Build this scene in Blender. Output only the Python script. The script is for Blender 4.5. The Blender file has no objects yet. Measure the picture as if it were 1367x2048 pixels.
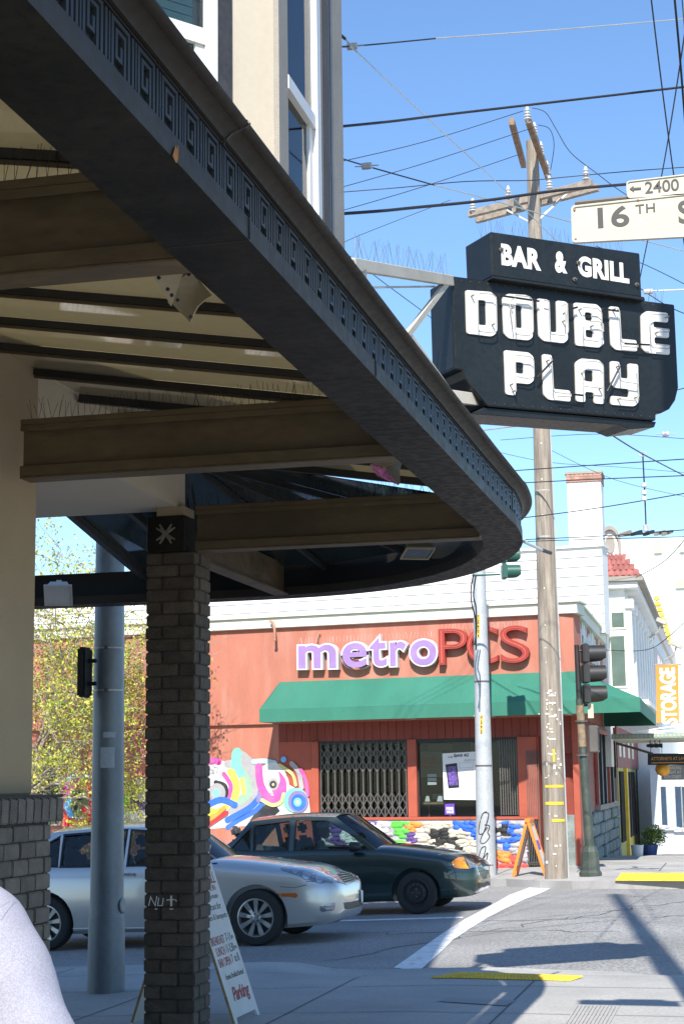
import bpy, bmesh, math, random
from mathutils import Vector, Matrix, geometry
from mathutils.bvhtree import BVHTree
R_ = math.radians
rnd = random.Random(7)
scene = bpy.context.scene
# ------------------------------------------------------------------ camera
CAMZ = 1.7
F_ = 3300.0; CX, CY = 683.5, 1024.0
yaw = R_(-13.4); pit = math.atan(541/3300); rol = .0135
fh = Vector((math.sin(yaw), math.cos(yaw), 0)); up0 = Vector((0, 0, 1))
r0 = Vector((math.cos(yaw), -math.sin(yaw), 0))
FW = fh*math.cos(pit)+up0*math.sin(pit); u0_ = -fh*math.sin(pit)+up0*math.cos(pit)
RT = r0*math.cos(rol)-u0_*math.sin(rol); UP = u0_*math.cos(rol)+r0*math.sin(rol)
CAM = Vector((0, 0, CAMZ))
cd = bpy.data.cameras.new('camera'); cam = bpy.data.objects.new('camera', cd)
scene.collection.objects.link(cam)
mm = Matrix((RT, UP, -FW)).transposed().to_4x4(); mm.translation = CAM
cam.matrix_world = mm
cd.sensor_fit = 'VERTICAL'; cd.sensor_height = 36; cd.lens = 36*F_/2048
cd.clip_start = .05; cd.clip_end = 3000
scene.camera = cam
# ------------------------------------------------------------------ light
SUN_AZ = R_(173); SUN_EL = R_(43)
w = bpy.data.worlds.new('World'); scene.world = w; w.use_nodes = True
nt = w.node_tree; bg = nt.nodes['Background']
sk = nt.nodes.new('ShaderNodeTexSky'); sk.sky_type = 'NISHITA'; sk.sun_disc = False
sk.sun_elevation = SUN_EL; sk.sun_rotation = SUN_AZ; sk.altitude = 0
sk.air_density = 1.0; sk.dust_density = .2; sk.ozone_density = 3.0
tn = nt.nodes.new('ShaderNodeMix'); tn.data_type = 'RGBA'; tn.blend_type = 'MULTIPLY'; tn.inputs[0].default_value = 1; tn.inputs['B'].default_value = (.86, 1.0, 1.12, 1)
nt.links.new(sk.outputs[0], tn.inputs['A']); nt.links.new(tn.outputs['Result'], bg.inputs[0]); bg.inputs[1].default_value = .118
sl = bpy.data.lights.new('sun', 'SUN'); sl.energy = 4.6; sl.angle = R_(.53); sl.color = (1, .95, .87)
so = bpy.data.objects.new('sun', sl); scene.collection.objects.link(so)
sv = Vector((math.sin(SUN_AZ)*math.cos(SUN_EL), math.cos(SUN_AZ)*math.cos(SUN_EL), math.sin(SUN_EL)))
so.rotation_euler = sv.to_track_quat('Z', 'Y').to_euler(); so.location = (4, -20, 30)
vs = scene.view_settings; vs.view_transform = 'Standard'; vs.look = 'None'; vs.exposure = .82; vs.gamma = 1
vs.use_curve_mapping = False
scene.cycles.max_bounces = 8; scene.cycles.transparent_max_bounces = 16
scene.cycles.use_denoising = True
# ------------------------------------------------------------------ pixels of the photograph to points
def ray(px, py): return FW*F_+RT*(px-CX)+UP*(CY-py)
def atZ(px, py, z): d = ray(px, py); return CAM+d*((z-CAMZ)/d.z)
def atY(px, py, y): d = ray(px, py); return CAM+d*(y/d.y)
def atX(px, py, x): d = ray(px, py); return CAM+d*(x/d.x)
def atD(px, py, D): return CAM+ray(px, py)*(D/F_)
def clamp(v, a, b): return max(a, min(b, v))
def gz(x, y):
    z = -.15+.033*(clamp(x, -20, -2.5)+4)
    if y > 37: z -= .04*min(y-37, 40)
    return z
def atG(px, py, h=0):
    z = h-.12
    for _ in range(12):
        p = atZ(px, py, z); z = gz(p.x, p.y)+h
    return p
# ------------------------------------------------------------------ materials
def mat(name, col, rough=.6, var=.12, scale=3, fine=40, bump=0, bs=80, metal=0, spec=.5, coat=0, stretch=(1, 1, 1),
        dirt=None, dirtcol=(.05, .04, .03), per=0, trans=0, coord='pos', dscale=1.2, fv=None):
    m = bpy.data.materials.new(name); m.use_nodes = True; t = m.node_tree; N = t.nodes; L = t.links
    b = N['Principled BSDF']; b.inputs['Roughness'].default_value = rough; b.inputs['Metallic'].default_value = metal
    b.inputs['Specular IOR Level'].default_value = spec
    if coat: b.inputs['Coat Weight'].default_value = coat; b.inputs['Coat Roughness'].default_value = .04
    if coord == 'pos': g = N.new('ShaderNodeNewGeometry').outputs['Position']
    else: g = N.new('ShaderNodeTexCoord').outputs['Object']
    mp = N.new('ShaderNodeMapping'); mp.inputs['Scale'].default_value = stretch; L.new(g, mp.inputs[0])
    def noise(s, d=4):
        n = N.new('ShaderNodeTexNoise'); n.inputs['Scale'].default_value = s; n.inputs['Detail'].default_value = d
        L.new(mp.outputs[0], n.inputs['Vector']); return n.outputs[0]
    def maprange(i, a, b_, c=.3, d=.7):
        q = N.new('ShaderNodeMapRange'); q.inputs[1].default_value = c; q.inputs[2].default_value = d
        q.inputs[3].default_value = a; q.inputs[4].default_value = b_; L.new(i, q.inputs[0]); return q.outputs[0]
    def math_(op, a, b_):
        q = N.new('ShaderNodeMath'); q.operation = op
        for i, v in enumerate((a, b_)):
            if isinstance(v, (int, float)): q.inputs[i].default_value = v
            else: L.new(v, q.inputs[i])
        return q.outputs[0]
    f1 = maprange(noise(scale), 1-var, 1+var); fv_ = var*.6 if fv is None else fv; f2 = maprange(noise(fine, 4 if fv is None else 2), 1-fv_, 1+fv_, *( (.3, .7) if fv is None else (.38, .62)))
    f = math_('MULTIPLY', f1, f2)
    if per:
        oi = N.new('ShaderNodeObjectInfo'); f = math_('MULTIPLY', f, maprange(oi.outputs['Random'], 1-per, 1+per, 0, 1))
    hs = N.new('ShaderNodeVectorMath'); hs.operation = 'SCALE'; hs.inputs[0].default_value = col[:3]; L.new(f, hs.inputs['Scale'])
    out = hs.outputs[0]
    if dirt:
        mx = N.new('ShaderNodeMix'); mx.data_type = 'RGBA'; mx.inputs['B'].default_value = (*dirtcol, 1)
        L.new(out, mx.inputs['A']); L.new(maprange(noise(dscale, 8), 0, dirt, .5, .72), mx.inputs[0]); out = mx.outputs['Result']
    L.new(out, b.inputs['Base Color'])
    L.new(maprange(f2, rough*.85, min(1, rough*1.12), .9, 1.1), b.inputs['Roughness'])
    if bump:
        bp = N.new('ShaderNodeBump'); bp.inputs['Strength'].default_value = min(1, bump); bp.inputs['Distance'].default_value = .01
        L.new(noise(bs, 6), bp.inputs['Height']); L.new(bp.outputs[0], b.inputs['Normal'])
    return m
def glass(name, tint=(.8, .85, .85), refl=.1, rough=.02, dusty=0, dcol=(.5, .48, .4)):
    m = bpy.data.materials.new(name); m.use_nodes = True; t = m.node_tree; N = t.nodes; L = t.links
    N.remove(N['Principled BSDF']); o = N['Material Output']
    tr = N.new('ShaderNodeBsdfTransparent'); tr.inputs[0].default_value = (*tint, 1)
    gl = N.new('ShaderNodeBsdfGlossy'); gl.inputs['Roughness'].default_value = rough
    fr = N.new('ShaderNodeLayerWeight'); fr.inputs[0].default_value = refl
    mx = N.new('ShaderNodeMixShader'); L.new(fr.outputs['Fresnel'], mx.inputs[0]); L.new(tr.outputs[0], mx.inputs[1]); L.new(gl.outputs[0], mx.inputs[2])
    last = mx.outputs[0]
    if dusty:
        df = N.new('ShaderNodeBsdfDiffuse'); df.inputs[0].default_value = (*dcol, 1)
        g = N.new('ShaderNodeNewGeometry'); n = N.new('ShaderNodeTexNoise'); n.inputs['Scale'].default_value = 1.7; n.inputs['Detail'].default_value = 8
        L.new(g.outputs['Position'], n.inputs['Vector'])
        q = N.new('ShaderNodeMapRange'); q.inputs[1].default_value = .3; q.inputs[2].default_value = .75; q.inputs[3].default_value = dusty*.4; q.inputs[4].default_value = dusty*1.5
        L.new(n.outputs[0], q.inputs[0])
        m2 = N.new('ShaderNodeMixShader'); L.new(q.outputs[0], m2.inputs[0]); L.new(last, m2.inputs[1]); L.new(df.outputs[0], m2.inputs[2]); last = m2.outputs[0]
    L.new(last, o.inputs[0]); return m
M = {}
M['asphalt'] = mat('asphalt', (.27, .262, .247), .85, .14, .45, 34, bump=.9, bs=60, fv=.30, dirt=.45, dirtcol=(.16, .156, .148), dscale=.5)
M['concrete'] = mat('concrete', (.38, .366, .34), .85, .12, .8, 30, bump=.3, bs=90, fv=.09, dirt=.45, dirtcol=(.25, .24, .225), dscale=.9)
M['concrete2'] = mat('concrete_grey', (.33, .32, .31), .85, .12, .9, 40, bump=.2, bs=90, dirt=.3, dirtcol=(.2, .19, .18))
M['road_paint'] = mat('road_paint', (.78, .77, .74), .7, .1, 4, 60, dirt=.8, dirtcol=(.33, .32, .31), dscale=9)
M['yellow'] = mat('yellow_paint', (.75, .50, .03), .6, .12, 5, 40, dirt=.4, dirtcol=(.42, .30, .06), dscale=6)
M['stucco'] = mat('stucco', (.34, .265, .165), .9, .06, 2, 60, bump=.5, bs=220, dirt=.12, dirtcol=(.25, .22, .16))
M['bay'] = mat('bay_paint', (.48, .42, .325), .75, .05, 1.5, 30, bump=.08, bs=60, dirt=.12, dirtcol=(.45, .39, .29))
M['trimgrey'] = mat('grey_trim', (.30, .27, .23), .8, .12, 3, 60, bump=.3, bs=150, dirt=.2, dirtcol=(.2, .18, .15))
M['trimblack'] = mat('black_trim', (.028, .028, .03), .5, .2, 5, 40)
M['white_frame'] = mat('white_frame', (.62, .62, .60), .4, .04)
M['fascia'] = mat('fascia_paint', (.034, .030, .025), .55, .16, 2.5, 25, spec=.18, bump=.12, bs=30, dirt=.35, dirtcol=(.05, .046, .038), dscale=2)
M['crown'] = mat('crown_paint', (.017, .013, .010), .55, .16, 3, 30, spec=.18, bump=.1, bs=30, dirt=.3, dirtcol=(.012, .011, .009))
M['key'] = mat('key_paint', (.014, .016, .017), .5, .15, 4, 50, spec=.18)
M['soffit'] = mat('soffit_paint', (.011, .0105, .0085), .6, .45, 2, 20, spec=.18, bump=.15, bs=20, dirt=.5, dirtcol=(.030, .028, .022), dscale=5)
M['beam'] = mat('beam_paint', (.092, .066, .033), .6, .3, 2.5, 30, bump=.25, bs=25, dirt=.5, dirtcol=(.035, .03, .018), dscale=3.2, stretch=(.4, 1, 1))
M['bar'] = mat('glazing_bar_paint', (.02, .02, .018), .6, .3, 4, 40)
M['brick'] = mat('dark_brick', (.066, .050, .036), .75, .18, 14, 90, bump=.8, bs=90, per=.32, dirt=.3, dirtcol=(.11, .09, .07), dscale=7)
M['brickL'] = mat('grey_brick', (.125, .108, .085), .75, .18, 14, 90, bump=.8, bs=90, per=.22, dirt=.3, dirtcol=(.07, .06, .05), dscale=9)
M['mortar'] = mat('mortar', (.035, .034, .032), .95, .2, 8, 60, bump=.4)
M['galv'] = mat('galvanised_steel', (.18, .21, .23), .45, .16, 3, 30, metal=.35, dirt=.35, dirtcol=(.10, .12, .135), dscale=4, stretch=(1, 1, .5))
M['galv2'] = mat('weathered_steel', (.42, .44, .45), .5, .18, 3, 30, metal=.2, dirt=.3, dirtcol=(.25, .26, .27), dscale=3)
M['wood'] = mat('pole_wood', (.27, .23, .185), .85, .3, 9, 60, bump=.7, bs=30, stretch=(2.5, 2.5, .18), dirt=.5, dirtcol=(.13, .095, .065), dscale=5)
M['arm_wood'] = mat('crossarm_wood', (.26, .17, .11), .85, .25, 9, 60, bump=.5, bs=40, dirt=.4, dirtcol=(.12, .08, .05))
M['wire'] = mat('black_cable', (.015, .015, .018), .6)
M['wirel'] = mat('steel_wire', (.45, .45, .44), .4, metal=.3)
M['ceramic'] = mat('porcelain', (.5, .5, .49), .2, .06)
M['signblack'] = mat('sign_black', (.010, .0125, .0135), .38, .25, 3, 30, spec=.35, dirt=.3, dirtcol=(.022, .024, .024), dscale=2.5)
M['white_paint'] = mat('white_paint', (.66, .65, .62), .5, .04, 6, 40, dirt=.3, dirtcol=(.55, .5, .42), dscale=9)
M['tube'] = mat('neon_tube', (.42, .40, .37), .15, .05)
M['bracket'] = mat('bracket_paint', (.50, .46, .38), .6, .1, 4, 40, dirt=.3, dirtcol=(.3, .26, .2))
M['black'] = mat('black_plastic', (.012, .012, .012), .5)
M['rubber'] = mat('rubber', (.018, .018, .018), .8, .1)
M['ssign'] = mat('street_sign_white', (.46, .43, .33), .4, .06, 4, 30, dirt=.25, dirtcol=(.45, .4, .3), dscale=6)
M['ink'] = mat('sign_ink', (.03, .03, .03), .5)
M['red_wall'] = mat('red_stucco', (.41, .15, .10), .85, .09, 1.5, 30, bump=.3, bs=20, dirt=.55, dirtcol=(.47, .25, .19), dscale=1.8, stretch=(1.8, 1, .4))
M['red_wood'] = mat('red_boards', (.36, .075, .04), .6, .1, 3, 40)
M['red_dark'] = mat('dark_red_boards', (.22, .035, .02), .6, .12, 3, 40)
M['cream'] = mat('cream_trim', (.70, .68, .57), .7, .06, 2, 30, dirt=.25, dirtcol=(.5, .47, .36), dscale=2)
M['clap'] = mat('white_clapboard', (.70, .70, .67), .6, .04, 1, 20, dirt=.1, dirtcol=(.6, .6, .57))
M['awning'] = mat('green_canvas', (.028, .165, .11), .75, .10, 1.3, 30, bump=.25, bs=9, dirt=.35, dirtcol=(.05, .20, .145), dscale=2, stretch=(1, .3, .3))
M['purple'] = mat('purple_letter', (.30, .18, .40), .4, .06, 3, 20, dirt=.4, dirtcol=(.42, .30, .50), dscale=2)
M['redletter'] = mat('red_letter', (.50, .10, .06), .4, .06, 3)
M['redside'] = mat('red_letter_side', (.33, .04, .03), .4)
M['letteredge'] = mat('letter_edge', (.62, .58, .58), .35)
M['iron'] = mat('painted_iron', (.02, .02, .02), .5)
M['gate'] = mat('gate_steel', (.11, .10, .09), .5, .15, metal=.2)
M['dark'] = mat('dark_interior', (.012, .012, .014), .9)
M['winglass'] = glass('window_glass', (.75, .8, .8), .25)
M['carglass'] = glass('car_glass', (.66, .74, .72), .28)
def panelmat(name, col, tcol, gloss):
    m = mat(name, col, gloss, .08, 1.2, 20, spec=.7); t = m.node_tree; N = t.nodes; L = t.links
    b = N['Principled BSDF']; tl = N.new('ShaderNodeBsdfTranslucent'); tl.inputs[0].default_value = (*tcol, 1)
    ad = N.new('ShaderNodeAddShader'); L.new(b.outputs[0], ad.inputs[0]); L.new(tl.outputs[0], ad.inputs[1]); L.new(ad.outputs[0], N['Material Output'].inputs[0]); return m
M['roofglass'] = panelmat('tan_roof_panel', (.30, .25, .17), (.18, .165, .115), .07)
M['roofglass2'] = glass('rear_roof_glass', (.22, .28, .26), .25, .05, dusty=.12, dcol=(.2, .26, .26))
M['skin'] = mat('skin', (.48, .28, .19), .5, .05)
M['skind'] = mat('dark_skin', (.18, .09, .055), .5, .05)
M['shirt'] = mat('lavender_shirt', (.33, .325, .385), .95, .12, 9, 300, fv=.12, bump=.35, bs=500)
M['denim'] = mat('denim', (.05, .07, .13), .9, .1)
M['hair'] = mat('hair', (.03, .02, .015), .6)
# ------------------------------------------------------------------ mesh helper
LOCAL = {}
def V(*a): return Vector(a)
class MB:
    def __init__(s): s.v = []; s.f = []; s.m = []
    def add(s, vs_, fs, m=0):
        k = len(s.v); s.v += [Vector(p) for p in vs_]; s.f += [tuple(i+k for i in q) for q in fs]; s.m += [m]*len(fs); return s
    def box(s, x0, x1, y0, y1, z0, z1, m=0):
        if x0 > x1: x0, x1 = x1, x0
        if y0 > y1: y0, y1 = y1, y0
        if z0 > z1: z0, z1 = z1, z0
        return s.add([(x0, y0, z0), (x1, y0, z0), (x1, y1, z0), (x0, y1, z0), (x0, y0, z1), (x1, y0, z1), (x1, y1, z1), (x0, y1, z1)],
                     [(0, 3, 2, 1), (4, 5, 6, 7), (0, 1, 5, 4), (1, 2, 6, 5), (2, 3, 7, 6), (3, 0, 4, 7)], m)
    def hexa(s, b, t, m=0):   # two quads, bottom and top
        return s.add(list(b)+list(t), [(0, 3, 2, 1), (4, 5, 6, 7), (0, 1, 5, 4), (1, 2, 6, 5), (2, 3, 7, 6), (3, 0, 4, 7)], m)
    def bar(s, p, q, w_, h, up=(0, 0, 1), m=0):
        p = Vector(p); q = Vector(q); d = (q-p).normalized(); a = d.cross(Vector(up))
        if a.length < 1e-4: a = d.cross(Vector((1, 0, 0)))
        a.normalize(); b = a.cross(d); a = a*w_/2; b = b*h/2
        return s.hexa([p-a-b, p+a-b, p+a+b, p-a+b], [q-a-b, q+a-b, q+a+b, q-a+b], m)
    def tube(s, pts, r, n=8, m=0, caps=True):
        pts = [Vector(p) for p in pts]; rs = r if isinstance(r, (list, tuple)) else [r]*len(pts)
        k = len(s.v); prev = None
        for i, p in enumerate(pts):
            d = (pts[min(i+1, len(pts)-1)]-pts[max(i-1, 0)]).normalized()
            if prev is None:
                a = d.cross(Vector((0, 0, 1)))
                if a.length < .05: a = d.cross(Vector((1, 0, 0)))
            else: a = prev-d*prev.dot(d)
            a.normalize(); prev = a; b = d.cross(a)
            for j in range(n):
                t = 2*math.pi*j/n; s.v.append(p+(a*math.cos(t)+b*math.sin(t))*rs[i])
        for i in range(len(pts)-1):
            for j in range(n):
                a0 = k+i*n+j; a1 = k+i*n+(j+1) % n
                s.f.append((a0, a1, a1+n, a0+n)); s.m.append(m)
        if caps:
            s.f.append(tuple(k+j for j in range(n-1, -1, -1))); s.m.append(m)
            s.f.append(tuple(k+(len(pts)-1)*n+j for j in range(n))); s.m.append(m)
        return s
    def lathe(s, prof, n=16, c=(0, 0, 0), ax=2, m=0, caps=True):   # prof (r, h)
        k = len(s.v); c = Vector(c)
        for r, h in prof:
            for j in range(n):
                t = 2*math.pi*j/n; a, b = r*math.cos(t), r*math.sin(t)
                s.v.append(c+(Vector((a, b, h)) if ax == 2 else Vector((a, h, b)) if ax == 1 else Vector((h, a, b))))
        for i in range(len(prof)-1):
            for j in range(n):
                a0 = k+i*n+j; a1 = k+i*n+(j+1) % n
                s.f.append((a0, a1, a1+n, a0+n)); s.m.append(m)
        if caps:
            s.f.append(tuple(k+j for j in range(n-1, -1, -1))); s.m.append(m)
            s.f.append(tuple(k+(len(prof)-1)*n+j for j in range(n))); s.m.append(m)
        return s
    def prism(s, poly, d0, d1, fn, m=0):    # poly 2d, fn(a,b,d)->xyz
        n = len(poly); k = len(s.v)
        for d in (d0, d1):
            for a, b in poly: s.v.append(Vector(fn(a, b, d)))
        s.f.append(tuple(k+i for i in range(n))); s.m.append(m)
        s.f.append(tuple(k+n+i for i in range(n-1, -1, -1))); s.m.append(m)
        for i in range(n):
            j = (i+1) % n; s.f.append((k+i, k+n+i, k+n+j, k+j)); s.m.append(m)
        return s
    def grid(s, rows, m=0, closed=False):
        k = len(s.v); nr = len(rows); nc = len(rows[0])
        for r in rows: s.v += [Vector(p) for p in r]
        for i in range(nr-1):
            for j in range(nc if closed else nc-1):
                j2 = (j+1) % nc
                s.f.append((k+i*nc+j, k+i*nc+j2, k+(i+1)*nc+j2, k+(i+1)*nc+j)); s.m.append(m)
        return s
    def xf(s, Mx, k=0):
        for i in range(k, len(s.v)): s.v[i] = Mx @ s.v[i]
        return s
    def build(s, name, mats, parent=None, bevel=0, smooth=None, world=False, solid=0, recalc=True, seg=1):
        if not isinstance(mats, (list, tuple)): mats = [mats]
        vv = s.v
        if world and parent is not None and parent.name in LOCAL:
            inv = LOCAL[parent.name].inverted(); vv = [inv @ p for p in vv]
        me = bpy.data.meshes.new(name); me.from_pydata([tuple(p) for p in vv], [], s.f)
        for m_ in mats: me.materials.append(M[m_] if isinstance(m_, str) else m_)
        if len(mats) > 1: me.polygons.foreach_set('material_index', s.m)
        if bevel or recalc or solid:
            bm = bmesh.new(); bm.from_mesh(me)
            if recalc: bmesh.ops.recalc_face_normals(bm, faces=bm.faces)
            if solid: bmesh.ops.solidify(bm, geom=bm.faces[:]+bm.edges[:]+bm.verts[:], thickness=solid)
            if bevel:
                es = [e for e in bm.edges if len(e.link_faces) == 2 and e.calc_face_angle(0) > .5]
                bmesh.ops.bevel(bm, geom=es, offset=bevel, segments=seg, affect='EDGES', clamp_overlap=True)
            bm.to_mesh(me); bm.free()
        if smooth:
            me.shade_smooth(); me.set_sharp_from_angle(angle=R_(smooth))
        o = bpy.data.objects.new(name, me); scene.collection.objects.link(o)
        if parent is not None:
            o.parent = parent; LOCAL[o.name] = LOCAL.get(parent.name, Matrix())
        return o
def tag(o, label=None, cat=None, group=None, kind=None):
    if label: o['label'] = label
    if cat: o['category'] = cat
    if group: o['group'] = group
    if kind: o['kind'] = kind
    return o
def thing(name, label, cat, mtx=None, group=None):
    o = bpy.data.objects.new(name, None); scene.collection.objects.link(o)
    o.empty_display_size = .2
    if mtx is None: mtx = Matrix()
    elif not isinstance(mtx, Matrix): mtx = Matrix.Translation(mtx)
    o.matrix_world = mtx; LOCAL[o.name] = mtx.copy()
    return tag(o, label, cat, group)
def copy_tree(o, parent=None, mtx=None):
    c = o.copy(); scene.collection.objects.link(c)
    if parent is not None: c.parent = parent
    if mtx is not None: c.matrix_world = mtx; LOCAL[c.name] = mtx.copy()
    for ch in list(o.children): copy_tree(ch, c)
    return c
def inst(name, me, parent, mtx=None, src=None):   # mesh-sharing child
    o = bpy.data.objects.new(name, me); scene.collection.objects.link(o); o.parent = parent
    if mtx is not None: o.matrix_local = mtx
    return o
# ------------------------------------------------------------------ flat shapes with holes and lettering
def curve_mesh(cu):
    ob = bpy.data.objects.new('tmp', cu); scene.collection.objects.link(ob)
    me = bpy.data.meshes.new_from_object(ob.evaluated_get(bpy.context.evaluated_depsgraph_get()))
    vs_ = [v.co.copy() for v in me.vertices]; fs = [tuple(p.vertices) for p in me.polygons]
    bpy.data.objects.remove(ob); bpy.data.curves.remove(cu); bpy.data.meshes.remove(me)
    return vs_, fs
def shape2d(contours, depth):
    cu = bpy.data.curves.new('c', 'CURVE'); cu.dimensions = '2D'; cu.fill_mode = 'BOTH'; cu.extrude = depth/2
    for c in contours:
        sp = cu.splines.new('POLY'); sp.points.add(len(c)-1)
        for i, p in enumerate(c): sp.points[i].co = (p[0], p[1], 0, 1)
        sp.use_cyclic_u = True
    vs_, fs = curve_mesh(cu)
    return [p+Vector((0, 0, depth/2)) for p in vs_], fs
def text_raw(s, depth, bold=0, res=4, space=1.0, shear=0):
    cu = bpy.data.curves.new('t', 'FONT'); cu.body = s; cu.size = 1; cu.extrude = depth/2; cu.offset = bold; cu.resolution_u = res
    cu.space_character = space; cu.shear = shear
    vs_, fs = curve_mesh(cu)
    return [p+Vector((0, 0, depth/2)) for p in vs_], fs
def fit(vs_, u0, u1, v0, v1, n0=0, zs=1):
    a0 = min(p.x for p in vs_); a1 = max(p.x for p in vs_); b0 = min(p.y for p in vs_); b1 = max(p.y for p in vs_)
    return [Vector((u0+(p.x-a0)/(a1-a0)*(u1-u0), v0+(p.y-b0)/(b1-b0)*(v1-v0), n0+p.z*zs)) for p in vs_]
def text_in(mb, s, u0, u1, v0, v1, n0, depth=.004, bold=0, m=0, space=1.0, shear=0, warp=None):
    vs_, fs = text_raw(s, depth, bold, space=space, shear=shear); vs_ = fit(vs_, u0, u1, v0, v1, n0)
    if warp: vs_ = [warp(p) for p in vs_]
    mb.add(vs_, fs, m); return mb
def stroke(pts, w_, round_=True, n=6):   # outline of a thick polyline (round ends)
    P = [Vector((p[0], p[1])) for p in pts]; L = []; Rr = []
    ws = w_ if isinstance(w_, (list, tuple)) else [w_]*len(P)
    for i, p in enumerate(P):
        if i == 0: d = (P[1]-P[0]).normalized(); mi = Vector((-d.y, d.x)); k = 1
        elif i == len(P)-1: d = (P[-1]-P[-2]).normalized(); mi = Vector((-d.y, d.x)); k = 1
        else:
            d0 = (p-P[i-1]).normalized(); d1 = (P[i+1]-p).normalized(); n0 = Vector((-d0.y, d0.x)); n1 = Vector((-d1.y, d1.x))
            mi = (n0+n1)
            if mi.length < .01: mi = n0
            mi.normalize(); k = 1/max(.4, mi.dot(n0))
        L.append(p+mi*ws[i]/2*k); Rr.append(p-mi*ws[i]/2*k)
    out = list(L)
    if round_:
        d = (P[-1]-P[-2]).normalized(); a0 = math.atan2(d.x, -d.y)
        for j in range(1, n): t = math.pi*j/n; a = math.atan2(L[-1].y-P[-1].y, L[-1].x-P[-1].x)-t; out.append(P[-1]+Vector((math.cos(a), math.sin(a)))*ws[-1]/2)
    out += Rr[::-1]
    if round_:
        for j in range(1, n): t = math.pi*j/n; a = math.atan2(Rr[0].y-P[0].y, Rr[0].x-P[0].x)-t; out.append(P[0]+Vector((math.cos(a), math.sin(a)))*ws[0]/2)
    return [(p.x, p.y) for p in out]
def smooth_pts(pts, k=6, closed=False):
    P = [Vector(p) for p in pts]; n = len(P); out = []
    rng = n if closed else n-1
    for i in range(rng):
        p0 = P[(i-1) % n] if closed or i > 0 else P[0]; p1 = P[i]; p2 = P[(i+1) % n]; p3 = P[(i+2) % n] if closed or i+2 < n else P[-1]
        for j in range(k):
            t = j/k
            out.append(.5*((2*p1)+(p2-p0)*t+(2*p0-5*p1+4*p2-p3)*t*t+(3*p1-p0-3*p2+p3)*t**3))
    if not closed: out.append(P[-1])
    return out
def disc(cx, cy, r, n=24, ry=None): return [(cx+r*math.cos(2*math.pi*i/n), cy+(ry or r)*math.sin(2*math.pi*i/n)) for i in range(n)]
def rounded(poly, r, n=3):
    out = []; m_ = len(poly)
    for i in range(m_):
        p = Vector(poly[i]); a = Vector(poly[i-1])-p; b = Vector(poly[(i+1) % m_])-p
        rr = min(r, a.length*.45, b.length*.45); a = p+a.normalized()*rr; b = p+b.normalized()*rr
        for j in range(n+1):
            t = j/n; q = a*(1-t)**2+p*2*t*(1-t)+b*t*t; out.append((q.x, q.y))
    return out
class Frame:     # a vertical (or any) plane: origin, u to the right, v up, n towards the viewer
    def __init__(s, O, U, Vv=(0, 0, 1)):
        s.O = Vector(O); s.U = Vector(U).normalized(); s.V = Vector(Vv).normalized(); s.N = s.U.cross(s.V).normalized()
        s.V = s.N.cross(s.U).normalized()
        s.M = Matrix((s.U, s.V, s.N)).transposed().to_4x4(); s.M.translation = s.O
    def px(s, x, y, n=0):
        d = ray(x, y); t = ((s.O+s.N*n)-CAM).dot(s.N)/d.dot(s.N); p = CAM+d*t-s.O
        return (p.dot(s.U), p.dot(s.V))
    def poly(s, pts, n=0): return [s.px(x, y, n) for x, y in pts]
def fl(a, b, d): return (a, b, d)
def mapcurve(pts, f=None): return pts
def cable(name, label, pxs, deps, wpx, m='wire', sag=0, cat='cable', group=None, parent=None):
    n = len(pxs); P = []
    for i, (x, y) in enumerate(pxs):
        D = deps[0]+(deps[1]-deps[0])*(i/(n-1)); P.append(atD(x, y, D))
    r = wpx*(deps[0]+deps[1])/2/F_/2
    if len(P) == 2 and sag:
        P = [P[0].lerp(P[1], t/12)-Vector((0, 0, sag*4*(t/12)*(1-t/12))) for t in range(13)]
    elif len(P) > 2: P = smooth_pts(P, 5)
    mb = MB().tube(P, r, 6); 
    if parent: return mb.build(name, m, parent, smooth=60, world=True)
    o = mb.build(name, m, smooth=60); return tag(o, label, cat, group)
# ================================================================== GROUND
def gsheet(name, poly_fn, xs, ys, m, h=0):
    mb = MB(); mb.grid([[(x, y, gz(x, y)+h) for x in xs] for y in ys])
    return tag(mb.build(name, m), kind='structure')
xs = [-400, -120, -60, -20, -16, -12, -9, -7, -5.5, -4, -3.2, -2.5, 0, 5, 20, 100, 400]
ys = [-80, -20, 0, 8, 12, 16, 20, 24, 28, 32, 35, 37, 40, 44, 50, 56, 62, 70, 78, 120, 300, 1200]
mb = MB(); mb.grid([[(x, y, gz(x, y)) for x in xs] for y in ys]); tag(mb.build('road', 'asphalt'), kind='structure')
def slab(name, outline, m, h0, h1, kerb=None, hf=None):   # polygon pavement following the ground, with a kerb wall
    fn = lambda x, y: gz(x, y)
    cdt = geometry.delaunay_2d_cdt([Vector((p[0], p[1])) for p in outline]+[Vector((x, y)) for x in (-14, -11, -9, -7, -5, -4, -2.5) for y in (38, 42, 50, 60)] if 0 else [Vector((p[0], p[1])) for p in outline], [], [list(range(len(outline)))], 1, 1e-5)
    vs_ = [(p.x, p.y, fn(p.x, p.y)+(hf(p.x, p.y) if hf else h1)) for p in cdt[0]]
    mb = MB().add(vs_, cdt[2]); n = len(outline)
    for i in range(n):
        a = outline[i]; b = outline[(i+1) % n]
        za = fn(*a)+(hf(*a) if hf else h1); zb = fn(*b)+(hf(*b) if hf else h1)
        mb.add([(a[0], a[1], fn(*a)+h0), (b[0], b[1], fn(*b)+h0), (b[0], b[1], zb), (a[0], a[1], za)], [(0, 1, 2, 3)])
    return tag(mb.build(name, m), kind='structure')
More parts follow.
